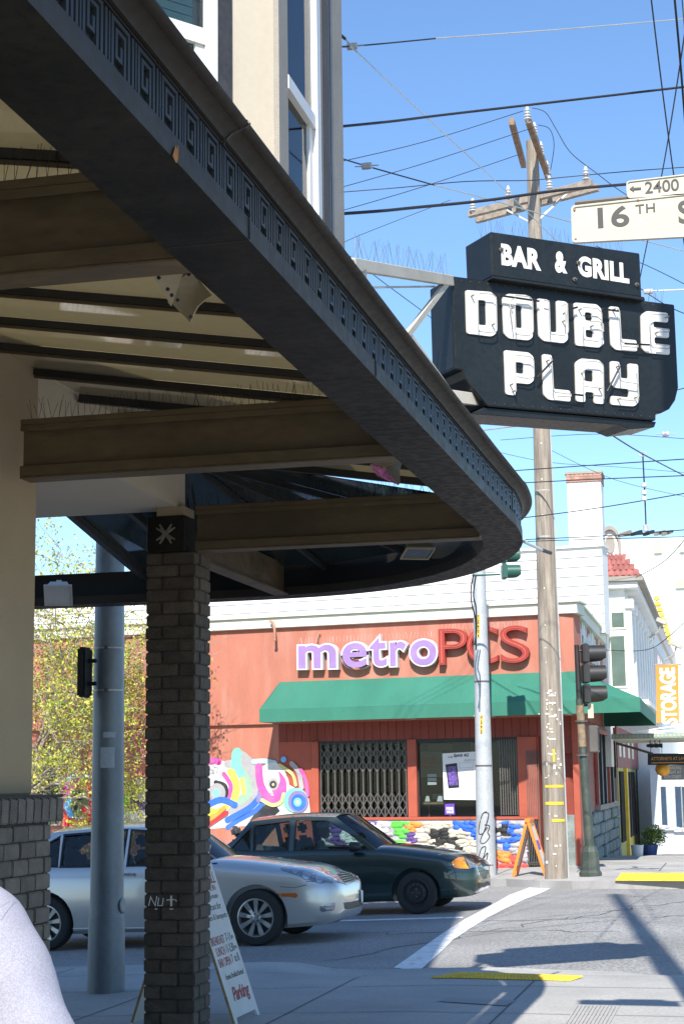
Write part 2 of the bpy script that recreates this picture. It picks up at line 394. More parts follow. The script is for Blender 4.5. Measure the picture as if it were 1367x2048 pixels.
# near pavement: kerb along x at y~16.2, corner curving toward the viewer on the right
KY = 16.15
nearout = [(-40, -60), (3.5, -60), (3.0, 6), (2.6, 10), (1.9, 12.5), (1.0, 14.2), (-.1, 15.4), (-1.2, 16.0), (-2.5, KY), (-4, KY), (-6, KY), (-9, KY), (-12, KY), (-20, KY), (-40, KY)]
def hnear(x, y):       # ramp at the crossing: flush with the road there
    r = clamp(1-abs(y-15.9)/1.2, 0, 1)*clamp(1-max(0, abs(x+2.3)-1.6)/.5, 0, 1)
    return .135-.12*r
def subdiv(poly, step):
    out = []
    for i, p in enumerate(poly):
        q = poly[(i+1) % len(poly)]; d = math.hypot(q[0]-p[0], q[1]-p[1]); k = max(1, int(d/step)) if d < 8 else 1
        for j in range(k): out.append((p[0]+(q[0]-p[0])*j/k, p[1]+(q[1]-p[1])*j/k))
    return out
def in_poly(x, y, poly):
    c = False; n = len(poly)
    for i in range(n):
        x0, y0 = poly[i]; x1, y1 = poly[i-1]
        if (y0 > y) != (y1 > y) and x < (x1-x0)*(y-y0)/(y1-y0)+x0: c = not c
    return c
def pavement(name, outline, m, hf, step, gx, gy, edge='concrete2'):
    o2 = subdiv(outline, step); pts = [Vector(p) for p in o2]
    for x in gx:
        for y in gy:
            if in_poly(x, y, outline): pts.append(Vector((x+.003, y+.002)))
    c = geometry.delaunay_2d_cdt(pts, [], [list(range(len(o2)))], 1, 1e-4)
    mb = MB().add([(p.x, p.y, gz(p.x, p.y)+hf(p.x, p.y)) for p in c[0]], c[2])
    ob = tag(mb.build(name, m), kind='structure')
    mk = MB(); n = len(o2)
    for i in range(n):
        a = o2[i]; b = o2[(i+1) % n]
        mk.add([(a[0], a[1], gz(*a)-.05), (b[0], b[1], gz(*b)-.05), (b[0], b[1], gz(*b)+hf(*b)+.001), (a[0], a[1], gz(*a)+hf(*a)+.001)], [(0, 1, 2, 3)])
    tag(mk.build('kerb', edge), kind='structure')
    return ob
fr = lambda a, b, n: [a+(b-a)*i/n for i in range(n+1)]
pavement('near_pavement', nearout, 'concrete', hnear, .3, fr(-9, 3, 24)+[-20, -14, -11], fr(8, 16, 20)+[-20, 0, 4])
# pavement joints: thin dark strips in the concrete
def gline(mb, a, b, w_, hf, off=.004, m=0, n=6):
    a = Vector(a); b = Vector(b); d = (b-a).normalized(); nn = Vector((-d.y, d.x))*w_/2; rows = []
    for i in range(n+1):
        p = a.lerp(b, i/n); rows.append([(q.x, q.y, gz(q.x, q.y)+hf(q.x, q.y)+off) for q in (p-nn, p+nn)])
    return mb.grid(rows, m)
mb = MB()
for y in (12.3, 13.9, 15.2): gline(mb, (-9, y), (1.0 if y < 14 else -.4, y), .012, hnear, n=20)
for x in (-8.2, -6.6, -5.0, -3.4, -1.8, -.3): gline(mb, (x, 8.5), (x, 15.9 if x < -.9 else 14.2), .012, hnear, n=16)
M['joint'] = mat('joint_shadow', (.10, .1, .095), .9)  # own dark tone of the pavement joints and road cracks
tag(mb.build('pavement_joint', 'joint'), kind='structure')
# tactile strips
def tactile(name, corners, hf, nx, ny, label):
    A, B, C_, D = [Vector(p[:2]) for p in corners]
    t = thing(name, label, 'tactile strip', V(A.x, A.y, gz(A.x, A.y)+hf(A.x, A.y)))
    mb = MB(); N_ = 12
    def pt(u, v, o): 
        p = (A.lerp(B, u)).lerp(D.lerp(C_, u), v); return Vector((p.x, p.y, gz(p.x, p.y)+hf(p.x, p.y)+o))
    mb.grid([[pt(i/N_, j/3, .005) for i in range(N_+1)] for j in range(4)])
    mb.build('mat', 'yellow', t, world=True)
    md = MB()
    for i in range(nx):
        for j in range(ny):
            p = pt((i+.5)/nx, (j+.5)/ny, .005); r = .014
            md.add([p+Vector((r*1.5*math.cos(k*1.047), r*1.5*math.sin(k*1.047), 0)) for k in range(6)]+[p+Vector((r*.8*math.cos(k*1.047), r*.8*math.sin(k*1.047), .012)) for k in range(6)],
                   [(k, (k+1) % 6, (k+1) % 6+6, k+6) for k in range(6)]+[(6, 7, 8, 9, 10, 11)])
    tag(md.build('dome', 'yellow', t, world=True), kind='stuff')
a, b, c, d = [atG(*p, .05) for p in ((858, 1978), (1140, 1984), (1166, 1975), (925, 1966))]
tactile('tactile_strip', (a, b, c, d), hnear, 40, 7, 'yellow bumpy warning strip on the near pavement beside the shaded ramp')
# cover and grooved ramp
def flatpoly(name, pxs, hf, off, m, world=True):
    P = [atG(x, y, hf(0, 0) if callable(hf) else hf) for x, y in pxs]
    return MB().add([(p.x, p.y, p.z+off) for p in P], [tuple(range(len(P)))])
o = MB().add([(p.x, p.y, gz(p.x, p.y)+hnear(p.x, p.y)+.006) for p in [atG(x, y, .12) for x, y in ((875, 2008), (895, 2000), (1031, 2006), (1012, 2017))]], [(0, 1, 2, 3)]).build('utility_cover', 'concrete2')
tag(o, 'rectangular grey utility cover set in the near pavement below the yellow strip', 'cover')
mb = MB(); g = [atG(x, y, .13) for x, y in ((1120, 2060), (1150, 2013), (1240, 2015), (1215, 2060))]
for i in range(12):
    t = (i+.2)/12; t2 = (i+.75)/12
    q = [g[1].lerp(g[2], t), g[1].lerp(g[2], t2), g[0].lerp(g[3], t2), g[0].lerp(g[3], t)]
    mb.hexa([(p.x, p.y, gz(p.x, p.y)+hnear(p.x, p.y)+.001) for p in q], [(p.x, p.y, gz(p.x, p.y)+hnear(p.x, p.y)+.008) for p in q])
tag(mb.build('ramp_groove', 'concrete'), kind='structure')
# road markings
def mark(name, pxs, off=.004, m='road_paint'):
    P = [atG(x, y, 0) for x, y in pxs]
    c = geometry.delaunay_2d_cdt([Vector((p.x, p.y)) for p in P], [], [list(range(len(P)))], 1, 1e-5)
    o = MB().add([(p.x, p.y, gz(p.x, p.y)+off) for p in c[0]], c[2]).build(name, m); return tag(o, kind='structure')
mark('crossing_line', [(787, 1936), (842, 1897), (886, 1866), (930, 1838), (972, 1816), (1018, 1790), (1056, 1776), (1080, 1771), (1113, 1770), (1082, 1786), (1050, 1798), (1012, 1816), (975, 1835), (940, 1857), (905, 1880), (880, 1905), (845, 1936), (832, 1945), (815, 1944), (800, 1937)])
mark('lane_line', [(667, 1841), (925, 1834), (925, 1836.5), (667, 1843.5)])
mark('lane_line', [(20, 1856), (667, 1841), (667, 1843.5), (20, 1859)])
rc = random.Random(8)
for a, b in (((-4.5, 17.2), (-1.0, 25.5)), ((-9, 21.2), (-1.5, 20.4)), ((-3.4, 22.0), (1.8, 23.6)), ((-.6, 17.5), (.4, 27.0)), ((-12, 25.6), (-3, 26.4))):
    pts = [V(*a, 0).lerp(V(*b, 0), k/26)+V(rc.gauss(0, .09), rc.gauss(0, .09), 0) for k in range(27)]; rows = []
    for i, p in enumerate(pts):
        d = (pts[min(i+1, 26)]-pts[max(i-1, 0)]).normalized(); nn_ = V(-d.y, d.x, 0)*rc.uniform(.006, .02); rows.append([(q.x, q.y, gz(q.x, q.y)+.0035) for q in (p-nn_, p+nn_)])
    tag(MB().grid(rows).build('road_crack', 'joint'), kind='structure')
# far pavement
FKY = 31.0
farout = [(-60, FKY-.2), (-20, FKY-.2), (-9, FKY-.1), (-6, FKY-.1), (-5.2, 30.3), (-4.2, 29.8), (-3.5, 28.9), (-2.9, 28.45), (-2.4, 28.3), (-1.2, 28.3), (-.2, 28.4), (.7, 29.1), (1.3, 31), (1.6, FKY+4), (1.7, 42), (1.7, 55), (1.7, 90), (-60, 90)]
hfar = lambda x, y: .13
pavement('far_pavement', farout, 'concrete', hfar, .6, fr(-12, 1.5, 14)+[-20, -40], [29, 29.6, 30.4, 31.5, 32.5, 33.5, 35, 37, 40, 44, 50, 60, 70])
mb = MB()
for x in (-10.5, -8.5, -6.5, -4.6, -3.1, -1.6, -.1): gline(mb, (x, FKY+.3), (x, 34.2), .02, hfar)
gline(mb, (-12, FKY+.35), (.3, FKY+.35), .02, hfar, n=12); gline(mb, (-12, 32.8), (1.4, 32.8), .02, hfar, n=12)
tag(mb.build('pavement_joint', 'joint'), kind='structure')
a, b, c, d = [atG(*p, .13) for p in ((1229, 1762), (1420, 1763), (1422, 1747), (1241, 1747))]
tactile('tactile_strip', (a, b, c, d), hfar, 46, 12, 'yellow bumpy warning strip at the far corner kerb, right of the green signal pole')
# ================================================================== NEAR BUILDING
XW = -3.5; YE = 7.86
nb = thing('corner_building', 'tan stucco corner building with grey brick base and a cream bay window above the canopy', 'building', V(XW, YE, 0))
def NB(mb, name, m, par=None, **k): return mb.build(name, m, par or nb, world=True, **k)
NB(MB().box(-12, XW, -8, YE, 1.66, 3.9), 'wall', 'stucco', bevel=.01)
NB(MB().box(-12, XW-.0, -8, YE, -.5, 1.66), 'base_wall', 'mortar')
NB(MB().box(-12, XW, -8, 10.30, 3.97, 14), 'upper_wall', 'bay')
NB(MB().box(-12, XW-.02, YE+.001, 10.28, 3.50, 3.965), 'ceiling_beam', 'bay')
NB(MB().box(-3.66, -3.47, 10.12, 10.32, 3.44, 3.5), 'pier', 'stucco')
# brick base, brick by brick
bl, bp = .175, .182; cp = .0805
def brickme(nm, L, W, H, m, bev=.006):
    o = MB().box(-L/2, L/2, -W/2, W/2, -H/2, H/2).build('brick', m, bevel=bev, seg=2); me = o.data; bpy.data.objects.remove(o); return me
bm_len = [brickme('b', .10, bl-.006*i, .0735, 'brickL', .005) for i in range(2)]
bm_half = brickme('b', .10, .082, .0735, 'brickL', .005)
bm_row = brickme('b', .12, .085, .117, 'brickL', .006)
top = 1.515; inv = LOCAL[nb.name].inverted()
for c in range(23):
    z = top-cp*(c+.5); off = 0 if c % 2 else bp/2
    y = YE+.03-off
    if off: inst('brick', bm_half, nb, inv @ Matrix.Translation((XW+.045+rnd.uniform(-.004, .004), YE-.012, z)))
    k = 0
    while y-bp*k > 6.2:
        inst('brick', bm_len[k % 2], nb, inv @ (Matrix.Translation((XW+.045+rnd.uniform(-.005, .005), y-bp*(k+.5)+.0, z+rnd.uniform(-.002, .002))) @ Matrix.Rotation(rnd.uniform(-.012, .012), 4, 'X')))
        k += 1
for k in range(22):
    inst('brick', bm_row, nb, inv @ (Matrix.Translation((XW+.065, YE+.07-.093*k, 1.585)) @ Matrix.Rotation(-.06+rnd.uniform(-.02, .02), 4, 'X')))
NB(MB().box(XW-.0, XW+.082, 6.0, YE+.02, -.3, 1.62), 'mortar_bed', 'mortar')
NB(MB().box(XW-.02, XW+.12, 6.0, YE+.11, 1.645, 1.66), 'brick_cap', 'mortar')
# bay window
def bayfan(z0, z1, gr=0): return None
P0 = V(-3.5, 6.72, 0); P1 = V(-2.31, 8.2, 0); P2 = V(-2.31, 9.66, 0); P3 = V(-3.5, 10.9, 0)
NB(MB().prism([(-3.45, 6.78), (-2.36, 8.2), (-2.36, 9.66), (-3.45, 10.8)], 3.95, 14, fl), 'bay_core', 'bay')
FA = Frame(P0, P1-P0); FB = Frame(P1, P2-P1)     # canted face, street face
LA = (P1-P0).length; LB = (P2-P1).length
def bay_part(Fr, name, m, u0, u1, v0, v1, n0, n1, par=None, bevel=0):
    mb = MB().box(u0, u1, v0, v1, n0, n1).xf(Fr.M); return NB(mb, name, m, par, bevel=bevel)
# canted face: window 1
u_a = FA.px(425, 60)[0]; u_b = FA.px(455, 60)[0]; vr = FA.px(400, 78)[1]; u_c = FA.px(540, 120)[0]
bay_part(FA, 'bay_panel', 'bay', u_b, LA-.0, 3.95, 14, .0, .03)
w1 = bay_part(FA, 'window_frame', 'white_frame', u_a-.07, u_a, 4.1, 13.9, -.01, .05)
bay_part(FA, 'meeting_rail', 'white_frame', u_a-1.0, u_a-.071, vr-.045, vr+.045, .0, .04, w1)
bay_part(FA, 'lower_stile', 'white_frame', u_a-.125, u_a-.071, 4.1, vr-.046, .0, .025, w1)
bay_part(FA, 'window_trim', 'trimblack', u_a+.001, u_b-.001, 4.0, 14, -.02, .045)
M['wpane'] = mat('reflecting_pane', (.10, .19, .18), .12, .1, spec=.8); M['blind'] = mat('window_blind', (.45, .56, .50), .7, .05, spec=.5)
M['curtain'] = mat('curtain', (.30, .33, .28), .7, .15, 3, 9, stretch=(8, 8, .3))
p = bay_part(FA, 'pane', 'winglass', u_a-1.0, u_a-.071, vr+.046, 13.9, .012, .016, w1)
p = bay_part(FA, 'pane', 'winglass', u_a-1.0, u_a-.126, 4.1, vr-.046, .004, .008, w1)
mb = MB()
for i in range(120):
    v = 4.15+i*.052
    if v < 8.6: mb.box(u_a-1.0, u_a-.13, v, v+.047, .0005, .003)
    
NB(mb.xf(FA.M), 'blind', 'blind', w1)
# corner pilaster and street face
M['trimlt'] = mat('pale_grey_trim', (.28, .26, .23), .85, .1, 3, 60, bump=.5, bs=120, dirt=.3, dirtcol=(.26, .24, .21))
bay_part(FB, 'corner_post', 'trimlt', -.03, FB.px(560, 150)[0], 3.95, 14, -.0, .045)
f0 = FB.px(560, 150)[0]+.001; f1 = FB.px(606, 150)[0]; f2 = FB.px(622, 150)[0]; f3 = FB.px(644, 150)[0]
vr2 = FB.px(594, 215)[1]
w2 = bay_part(FB, 'window_frame', 'white_frame', f2-.09, f2, 3.98, 14, -.0, .06)
bay_part(FB, 'meeting_rail', 'white_frame', f0, f2-.091, vr2-.04, vr2+.04, .002, .05, w2)
bay_part(FB, 'lower_stile', 'white_frame', f2-.17, f2-.091, 3.98, vr2-.041, .001, .03, w2)
bay_part(FB, 'pane', 'winglass', f0, f2-.091, vr2+.041, 14, .018, .022, w2)
bay_part(FB, 'pane', 'winglass', f0, f2-.171, 3.98, vr2-.041, .008, .012, w2)
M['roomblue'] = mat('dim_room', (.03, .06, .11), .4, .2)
bay_part(FB, 'room', 'roomblue', f0, f2-.091, vr2+.041, 14, .0005, .003, w2)  # sheet behind the pane; reflected sky blue is put into its colour
bay_part(FB, 'curtain', 'curtain', f0, f2-.171, 3.98, vr2-.041, .0005, .003, w2)
bay_part(FB, 'window_trim', 'trimblack', f2+.001, f3, 3.98, 14, -.02, .055)
mt = MB()
for k in range(4): mt.box(f2+.02+k*.05, f2+.04+k*.05, 3.98, 14, .0555, .066)
NB(mt.xf(FB.M), 'trim_bead', 'trimblack')
bay_part(FB, 'corner_post', 'trimlt', f3+.001, LB+.02, 3.95, 14, .0, .045)
# ================================================================== BRICK COLUMN
CXc, CYc = -3.558, 10.265; S = .33
col = thing('brick_column', 'slim dark brick column with chalk scrawl, carrying the canopy corner', 'column', V(CXc, CYc, 0))
core = MB().box(-S/2+.012, S/2-.012, -S/2+.012, S/2-.012, -.3, 3.19); core.build('mortar_core', 'mortar', col)
cb = brickme('b', .214, .106, .0735, 'brick', .006)
for c in range(41):
    z = 3.155-cp*c
    for k in range(4):
        fl_ = c % 2
        a = math.pi/2*k
        off = (-.056 if fl_ else .056)
        mtx = Matrix.Rotation(a, 4, 'Z') @ Matrix.Translation((off*1.0, -S/2+.05+rnd.uniform(-.003, .003), z+rnd.uniform(-.0015, .0015))) @ Matrix.Rotation(rnd.uniform(-.01, .01), 4, 'Y')
        if fl_: mtx = Matrix.Rotation(a, 4, 'Z') @ Matrix.Translation((off, -S/2+.05+rnd.uniform(-.003, .003), z))
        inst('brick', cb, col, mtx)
M['chalk'] = mat('chalk', (.62, .60, .55), .95, .25, 60, 200)
FC = Frame(V(CXc, CYc-S/2-.006, 0), V(1, 0, 0))
mk = MB()
for st in ([(298, 1811), (302, 1794), (311, 1811), (314, 1793)], [(318, 1796), (316, 1811), (325, 1811), (327, 1797)], [(334, 1800), (349, 1799)], [(342, 1792), (342, 1812)], [(344, 1792), (344, 1811)], [(352, 1800), (353, 1802)], [(311, 1818), (315, 1818)], [(340, 1818), (346, 1818)]):
    v_, f_ = shape2d([stroke(FC.poly(st), .006)], .002); mk.add([FC.M @ (p+V(0, 0, .003)) for p in v_], f_)
mk.build('chalk_scrawl', 'chalk', col, world=True)
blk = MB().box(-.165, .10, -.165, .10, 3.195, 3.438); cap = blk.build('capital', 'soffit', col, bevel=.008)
mk = MB()
for k in range(4):
    a = math.pi/4+k*math.pi/2
    for da, r in ((-.22, .075), (.22, .075), (0, .05)):
        c_, s_ = math.cos(a+da), math.sin(a+da)
        mk.tube([(-.03+.02*c_, -.172, 3.317+.02*s_), (-.03+r*c_, -.172, 3.317+r*s_)], [.010, .006], 6)
mk.lathe([(.02, 0), (.02, .012), (.008, .02)], 12, (-.03, -.187, 3.317), 1)
M['rosette'] = mat('rosette', (.17, .14, .12), .6)
mk.build('rosette', 'rosette', cap)
# ================================================================== CANOPY
can = thing('canopy', 'dark metal canopy with Greek key fascia and glass roof wrapping round the corner', 'canopy', V(-1.25, 5, 3.2))
def CN(mb, name, m, par=None, **k): return mb.build(name, m, par or can, world=True, **k)
path = [(-1.27, -6), (-1.27, -3), (-1.27, 0), (-1.27, 3), (-1.27, 6), (-1.26, 8.5), (-1.25, 9.6)]
cv = smooth_pts([V(-1.25, 9.0, 0), V(-1.25, 9.8, 0), V(-1.33, 10.6, 0), V(-1.56, 11.35, 0), V(-1.95, 12.05, 0), V(-2.5, 12.62, 0), V(-3.1, 12.95, 0), V(-3.8, 13.08, 0), V(-4.6, 13.1, 0)], 6)
path = [Vector(p) for p in path]+[Vector((p.x, p.y)) for p in cv if p.y > 9.65]+[Vector((-7, 13.1)), Vector((-14, 13.1))]
def norms(P):
    out = []
    for i in range(len(P)):
        d = (P[min(i+1, len(P)-1)]-P[max(i-1, 0)]).normalized(); out.append(Vector((d.y, -d.x)))
    return out
nn = norms(path)
def sweep(prof, name, m, par=None, smooth=30, close=True):
    pr = prof+[prof[0]] if close else prof
    return CN(MB().grid([[(p.x+n.x*a, p.y+n.y*a, z) for a, z in pr] for p, n in zip(path, nn)]), name, m, par, smooth=smooth)
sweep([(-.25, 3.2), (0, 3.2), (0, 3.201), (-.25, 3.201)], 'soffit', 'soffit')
sweep([(-.25, 3.2015), (-.0005, 3.2015), (0, 3.203), (0, 3.265), (-.018, 3.267), (-.25, 3.267)], 'fascia_band', 'fascia')
sweep([(-.235, 3.2675), (-.018, 3.2675), (-.018, 3.395), (-.235, 3.395)], 'key_band', 'key')
crown = [(a, 3.3955+(z-3.4455)*.47) for a, z in [(-.235, 3.4455), (-.004, 3.4455), (-.004, 3.456), (-.012, 3.458), (-.012, 3.466), (.004, 3.47), (.008, 3.485), (.018, 3.505), (.036, 3.52), (.042, 3.523), (.042, 3.53), (.056, 3.534), (.066, 3.545), (.068, 3.56), (.06, 3.573), (.045, 3.58), (-.05, 3.585), (-.235, 3.585)]]
sweep(crown, 'crown_moulding', 'crown', smooth=50)
# lead joint in the crown
cj = MB()
def cjoint(y):
    for i in range(len(crown)-6): pass
    prof = [(a+.002, z+(.002 if z > 3.45 else 0)) for a, z in crown[1:17]]
    cj.grid([[(-1.268+a, yy, z) for a, z in prof] for yy in (y-.006, y+.006)])
for y in (4.03, 1.3, 7.1): cjoint(y)
CN(cj, 'crown_joint', 'bar')
# greek key tiles
arc = [0.0]
for i in range(1, len(path)): arc.append(arc[-1]+(path[i]-path[i-1]).length)
def along(s):
    for i in range(1, len(path)):
        if arc[i] >= s:
            t = (s-arc[i-1])/(arc[i]-arc[i-1]); p = path[i-1].lerp(path[i], t); n = nn[i-1].lerp(nn[i], t).normalized(); return p, n
    return path[-1], nn[-1]
def opoly(pts, w_): return stroke(pts, w_, round_=False)
TW = .165; t_ = MB()
shapes = [opoly([(.012, .004), (.012, .152)], .012), opoly([(.031, .004), (.031, .152)], .008),
          opoly([(.049, .004), (.049, .146), (.146, .146), (.146, .004)], .013),
          opoly([(.122, .004), (.122, .120), (.072, .120), (.072, .040), (.101, .040), (.101, .082)], .0125)]
shapes = [[(x*1.04, z*.80) for x, z in c] for c in shapes]
for c in shapes:
    v_, f_ = shape2d([c], .012); t_.add(v_, f_)
tile = t_.build('greek_key_tile', 'key'); tme = tile.data; bpy.data.objects.remove(tile)
M['keyhi'] = mat('key_relief', (.032, .035, .036), .42, .12, 6, 50, spec=.18)
tme.materials.clear(); tme.materials.append(M['keyhi'])
inv = LOCAL[can.name].inverted(); s = 7.2
while s < arc[-1]-7.5:
    p, n = along(s+TW/2); u = Vector((-n.y, n.x, 0)); N3 = Vector((n.x, n.y, 0))
    mt = Matrix((u, V(0, 0, 1), N3)).transposed().to_4x4(); q, _ = along(s+TW/2); mt.translation = V(q.x, q.y, 3.270)+N3*(-.0185)-u*TW/2
    inst('greek_key_tile', tme, can, inv @ mt); s += TW
# beams along x
def cbeam(y, x0, x1, sp=True, sy=1):
    mb = MB()
    mb.box(x0, x1, y, y+.13, 3.2012, 3.212); mb.box(x0, x1, y, y+.012, 3.2122, 3.265); mb.box(x0, x1, y+.04, y+.09, 3.2125, 3.47)
    mb.box(x0, x1, y, y+.13, 3.4705, 3.50); mb.box(x0, x1, y, y+.012, 3.44, 3.4702)
    b = CN(mb, 'beam', 'beam', bevel=.003)
    if sp:
        m2 = MB(); x = x0+.05
        while x < x1-.03:
            for k in range(2):
                a = rnd.uniform(-.035, .035); c = rnd.uniform(-.03, .03)
                m2.tube([(x, y+.03, 3.50), (x+a, y+.03+c, 3.50+rnd.uniform(.08, .115))], .0011, 3)
            x += .035
        tag(m2.build('bird_spikes', 'wire', b, world=True), kind='stuff')
cbeam(4.37, XW+.001, -1.49); cbeam(7.42, XW+.10, -1.49); cbeam(1.3, XW, -1.49); cbeam(-1.8, XW, -1.49, False)
cbeam(10.13, -3.40, -1.51)
# rear beam from column to rear fascia
mb = MB().box(-3.62, -3.50, 10.42, 12.8, 3.2012, 3.215).box(-3.58, -3.54, 10.42, 12.8, 3.2152, 3.46); CN(mb, 'beam', 'beam')
mb = MB().box(-7.6, -7.5, 10.3, 12.8, 3.2012, 3.46); CN(mb, 'beam', 'beam')
# glazing bars and panes, street side
def zr(x): return 3.86-(x-XW)/(2.02)*.33
ys_ = [7.80-.56*k for k in range(22)]
for y in ys_:
    mb = MB().bar((XW+.0, y, zr(XW)-.02), (-1.49, y, zr(-1.49)-.02), .035, .032); CN(mb, 'glazing_bar', 'bar')
    mb = MB().bar((XW+.0, y, zr(XW)-.045), (-1.49, y, zr(-1.49)-.045), .014, .012); CN(mb, 'bar_flange', 'beam')
for i in range(len(ys_)-1):
    a, b = ys_[i+1]+.004, ys_[i]-.004
    CN(MB().hexa([(XW, a, zr(XW)), (XW, b, zr(XW)), (-1.49, b, zr(-1.49)), (-1.49, a, zr(-1.49))], [(XW, a, zr(XW)+.006), (XW, b, zr(XW)+.006), (-1.49, b, zr(-1.49)+.006), (-1.49, a, zr(-1.49)+.006)]), 'glass_pane', 'roofglass')
a, b = 7.823, 10.12
for k in range(4):
    y0, y1 = a+(b-a)*k/4-(.015 if k == 0 else -.004), a+(b-a)*(k+1)/4-.004
    CN(MB().hexa([(XW, y0, zr(XW)), (XW, y1, zr(XW)), (-1.49, y1, zr(-1.49)), (-1.49, y0, zr(-1.49))], [(XW, y0, zr(XW)+.006), (XW, y1, zr(XW)+.006), (-1.49, y1, zr(-1.49)+.006), (-1.49, y0, zr(-1.49)+.006)]), 'glass_pane', 'roofglass')
    CN(MB().bar((XW, y1+.02, zr(XW)-.02), (-1.49, y1+.02, zr(-1.49)-.02), .04, .05), 'glazing_bar', 'bar')
# fan of panes round the corner and along the rear
inner = [(p-n*.24) for p, n in zip(path, nn)]
ri = [q for q in inner if q.y > 10.1 and q.x > -4.5]
apex = V(-3.5, 10.2, 3.86)
step = max(1, len(ri)//4)
idx = list(range(0, len(ri)-1, step))+[len(ri)-1]
ri = [Vector((-1.51, 10.12))]+ri[1:]
for a_, b_ in zip(idx[:-1], idx[1:]):
    A = ri[a_]; B = ri[b_]
    CN(MB().add([apex, (A.x, A.y, 3.43), (B.x, B.y, 3.43), apex+V(0, 0, .006), (A.x, A.y, 3.436), (B.x, B.y, 3.436)], [(0, 1, 2), (5, 4, 3), (0, 3, 4, 1), (1, 4, 5, 2), (2, 5, 3, 0)]), 'glass_pane', 'roofglass2')
    CN(MB().bar(apex-V(0, 0, .03), (B.x, B.y, 3.40), .03, .04), 'glazing_bar', 'bar')
XL = -4.75
CN(MB().hexa([(-4.35, 10.3, 3.56), (-3.45, 10.25, 3.84), (ri[-1].x, 12.86, 3.43), (XL, 12.86, 3.42)], [(-4.35, 10.3, 3.566), (-3.45, 10.25, 3.846), (ri[-1].x, 12.86, 3.436), (XL, 12.86, 3.426)]), 'glass_pane', 'roofglass2')
CN(MB().bar((-4.35, 10.3, 3.53), (XL, 12.86, 3.40), .05, .05), 'glazing_bar', 'bar')
CN(MB().bar((-3.95, 10.3, 3.55), (-4.25, 12.86, 3.40), .04, .05), 'glazing_bar', 'bar')
M['rust'] = mat('rust_stain', (.35, .13, .02), .9, .3, 30, 60)
def fas(px, py): p = atX(px, py, -1.2655); return p
CN(MB().add([fas(x, y) for x, y in ((345, 312), (352, 290), (354, 300), (357, 288), (357, 316), (353, 327))], [(0, 1, 2, 3, 4, 5)]), 'rust_stain', 'rust')
for yy in (4.25, 5.9, 7.6, 9.1): CN(MB().box(-1.2692, -1.2655, yy, yy+.005, 3.203, 3.265), 'panel_seam', 'bar'); CN(MB().box(-1.51, -1.268, yy, yy+.005, 3.199, 3.1995), 'panel_seam', 'bar')
# floodlights under the canopy
def floodlight(label, c, s_, yawd, tilt, lens='black', body='ssign'):
    t = thing('floodlight', label, 'floodlight', Matrix.Translation(c) @ Matrix.Rotation(R_(yawd), 4, 'Z') @ Matrix.Rotation(R_(tilt), 4, 'X') @ Matrix.Scale(s_, 4), 'square floodlights under the canopy')
    h = MB()     # flared box, open below, curved back
    rows = []
    for i in range(7):
        k = i/6; w_ = .10+.06*k**1.6; d = .07+.09*k**1.3
        rows.append([(-w_, -d, -.16*k), (w_, -d, -.16*k), (w_, d, -.16*k), (-w_, d, -.16*k)])
    h.grid(rows, closed=True); h.add(rows[0], [(0, 1, 2, 3)])
    h.build('housing', body, t, smooth=35)
    h = MB(); h.box(-.15, .15, -.15, .15, -.158, -.150); ln = h.build('lens', lens, t)
    h = MB()
    for a, b in (((-.162, -.162), (.162, -.15)), ((-.162, .15), (.162, .162)), ((-.162, -.1499), (-.15, .1499)), ((.15, -.1499), (.162, .1499))): h.box(a[0], b[0], a[1], b[1], -.17, -.147)
    h.build('lens_frame', body, t)
    h = MB().box(-.03, .03, -.03, .03, 0, .07); h.build('mount', body, t)
    return t
M['lens'] = mat('lamp_lens', (.08, .08, .075), .1, .1, spec=.7); M['pinklens'] = mat('pink_lens', (.62, .20, .42), .15, .6, 25, 60)
M['lampbody'] = mat('lamp_housing', (.34, .29, .19), .55, .1, 5, 40, dirt=.3, dirtcol=(.2, .17, .11))
M['lampwhite'] = mat('lamp_housing_white', (.60, .60, .58), .5, .08)
floodlight('square tan floodlight hanging inside the curved canopy corner', atY(832, 1080, 11.0)+V(0, 0, .0), .62, 25, -14, 'lens', 'lampbody')
floodlight('white box floodlight fixed under the rear fascia beside the grey street pole', atY(118, 1172, 12.2), .68, 20, -40, 'lampwhite', 'lampwhite')
pf = thing('floodlight', 'floodlight with a pink tinted lens tucked behind the third canopy beam', 'floodlight', atY(770, 945, 8.5), 'square floodlights under the canopy')
MB().add([atY(740, 929, 8.35), atY(768, 935, 8.3), atY(796, 969, 8.3), atY(754, 951, 8.4)], [(0, 1, 2, 3)]).build('lens', 'pinklens', pf, world=True, solid=.004)
MB().grid([[atY(768, 928, 8.42), atY(777, 946, 8.40), atY(796, 970, 8.33)], [atY(786, 926, 8.5), atY(789, 944, 8.46), atY(797, 969, 8.36)], [atY(805, 922, 8.6), atY(799, 940, 8.55), atY(800, 966, 8.42)]]).build('curved_side', 'lampbody', pf, world=True, solid=.004, smooth=60)
MB().add([atY(740, 928, 8.37), atY(768, 934, 8.32), atY(805, 920, 8.6), atY(770, 918, 8.6)], [(0, 1, 2, 3)]).build('top_plate', 'lampbody', pf, world=True, solid=.004)
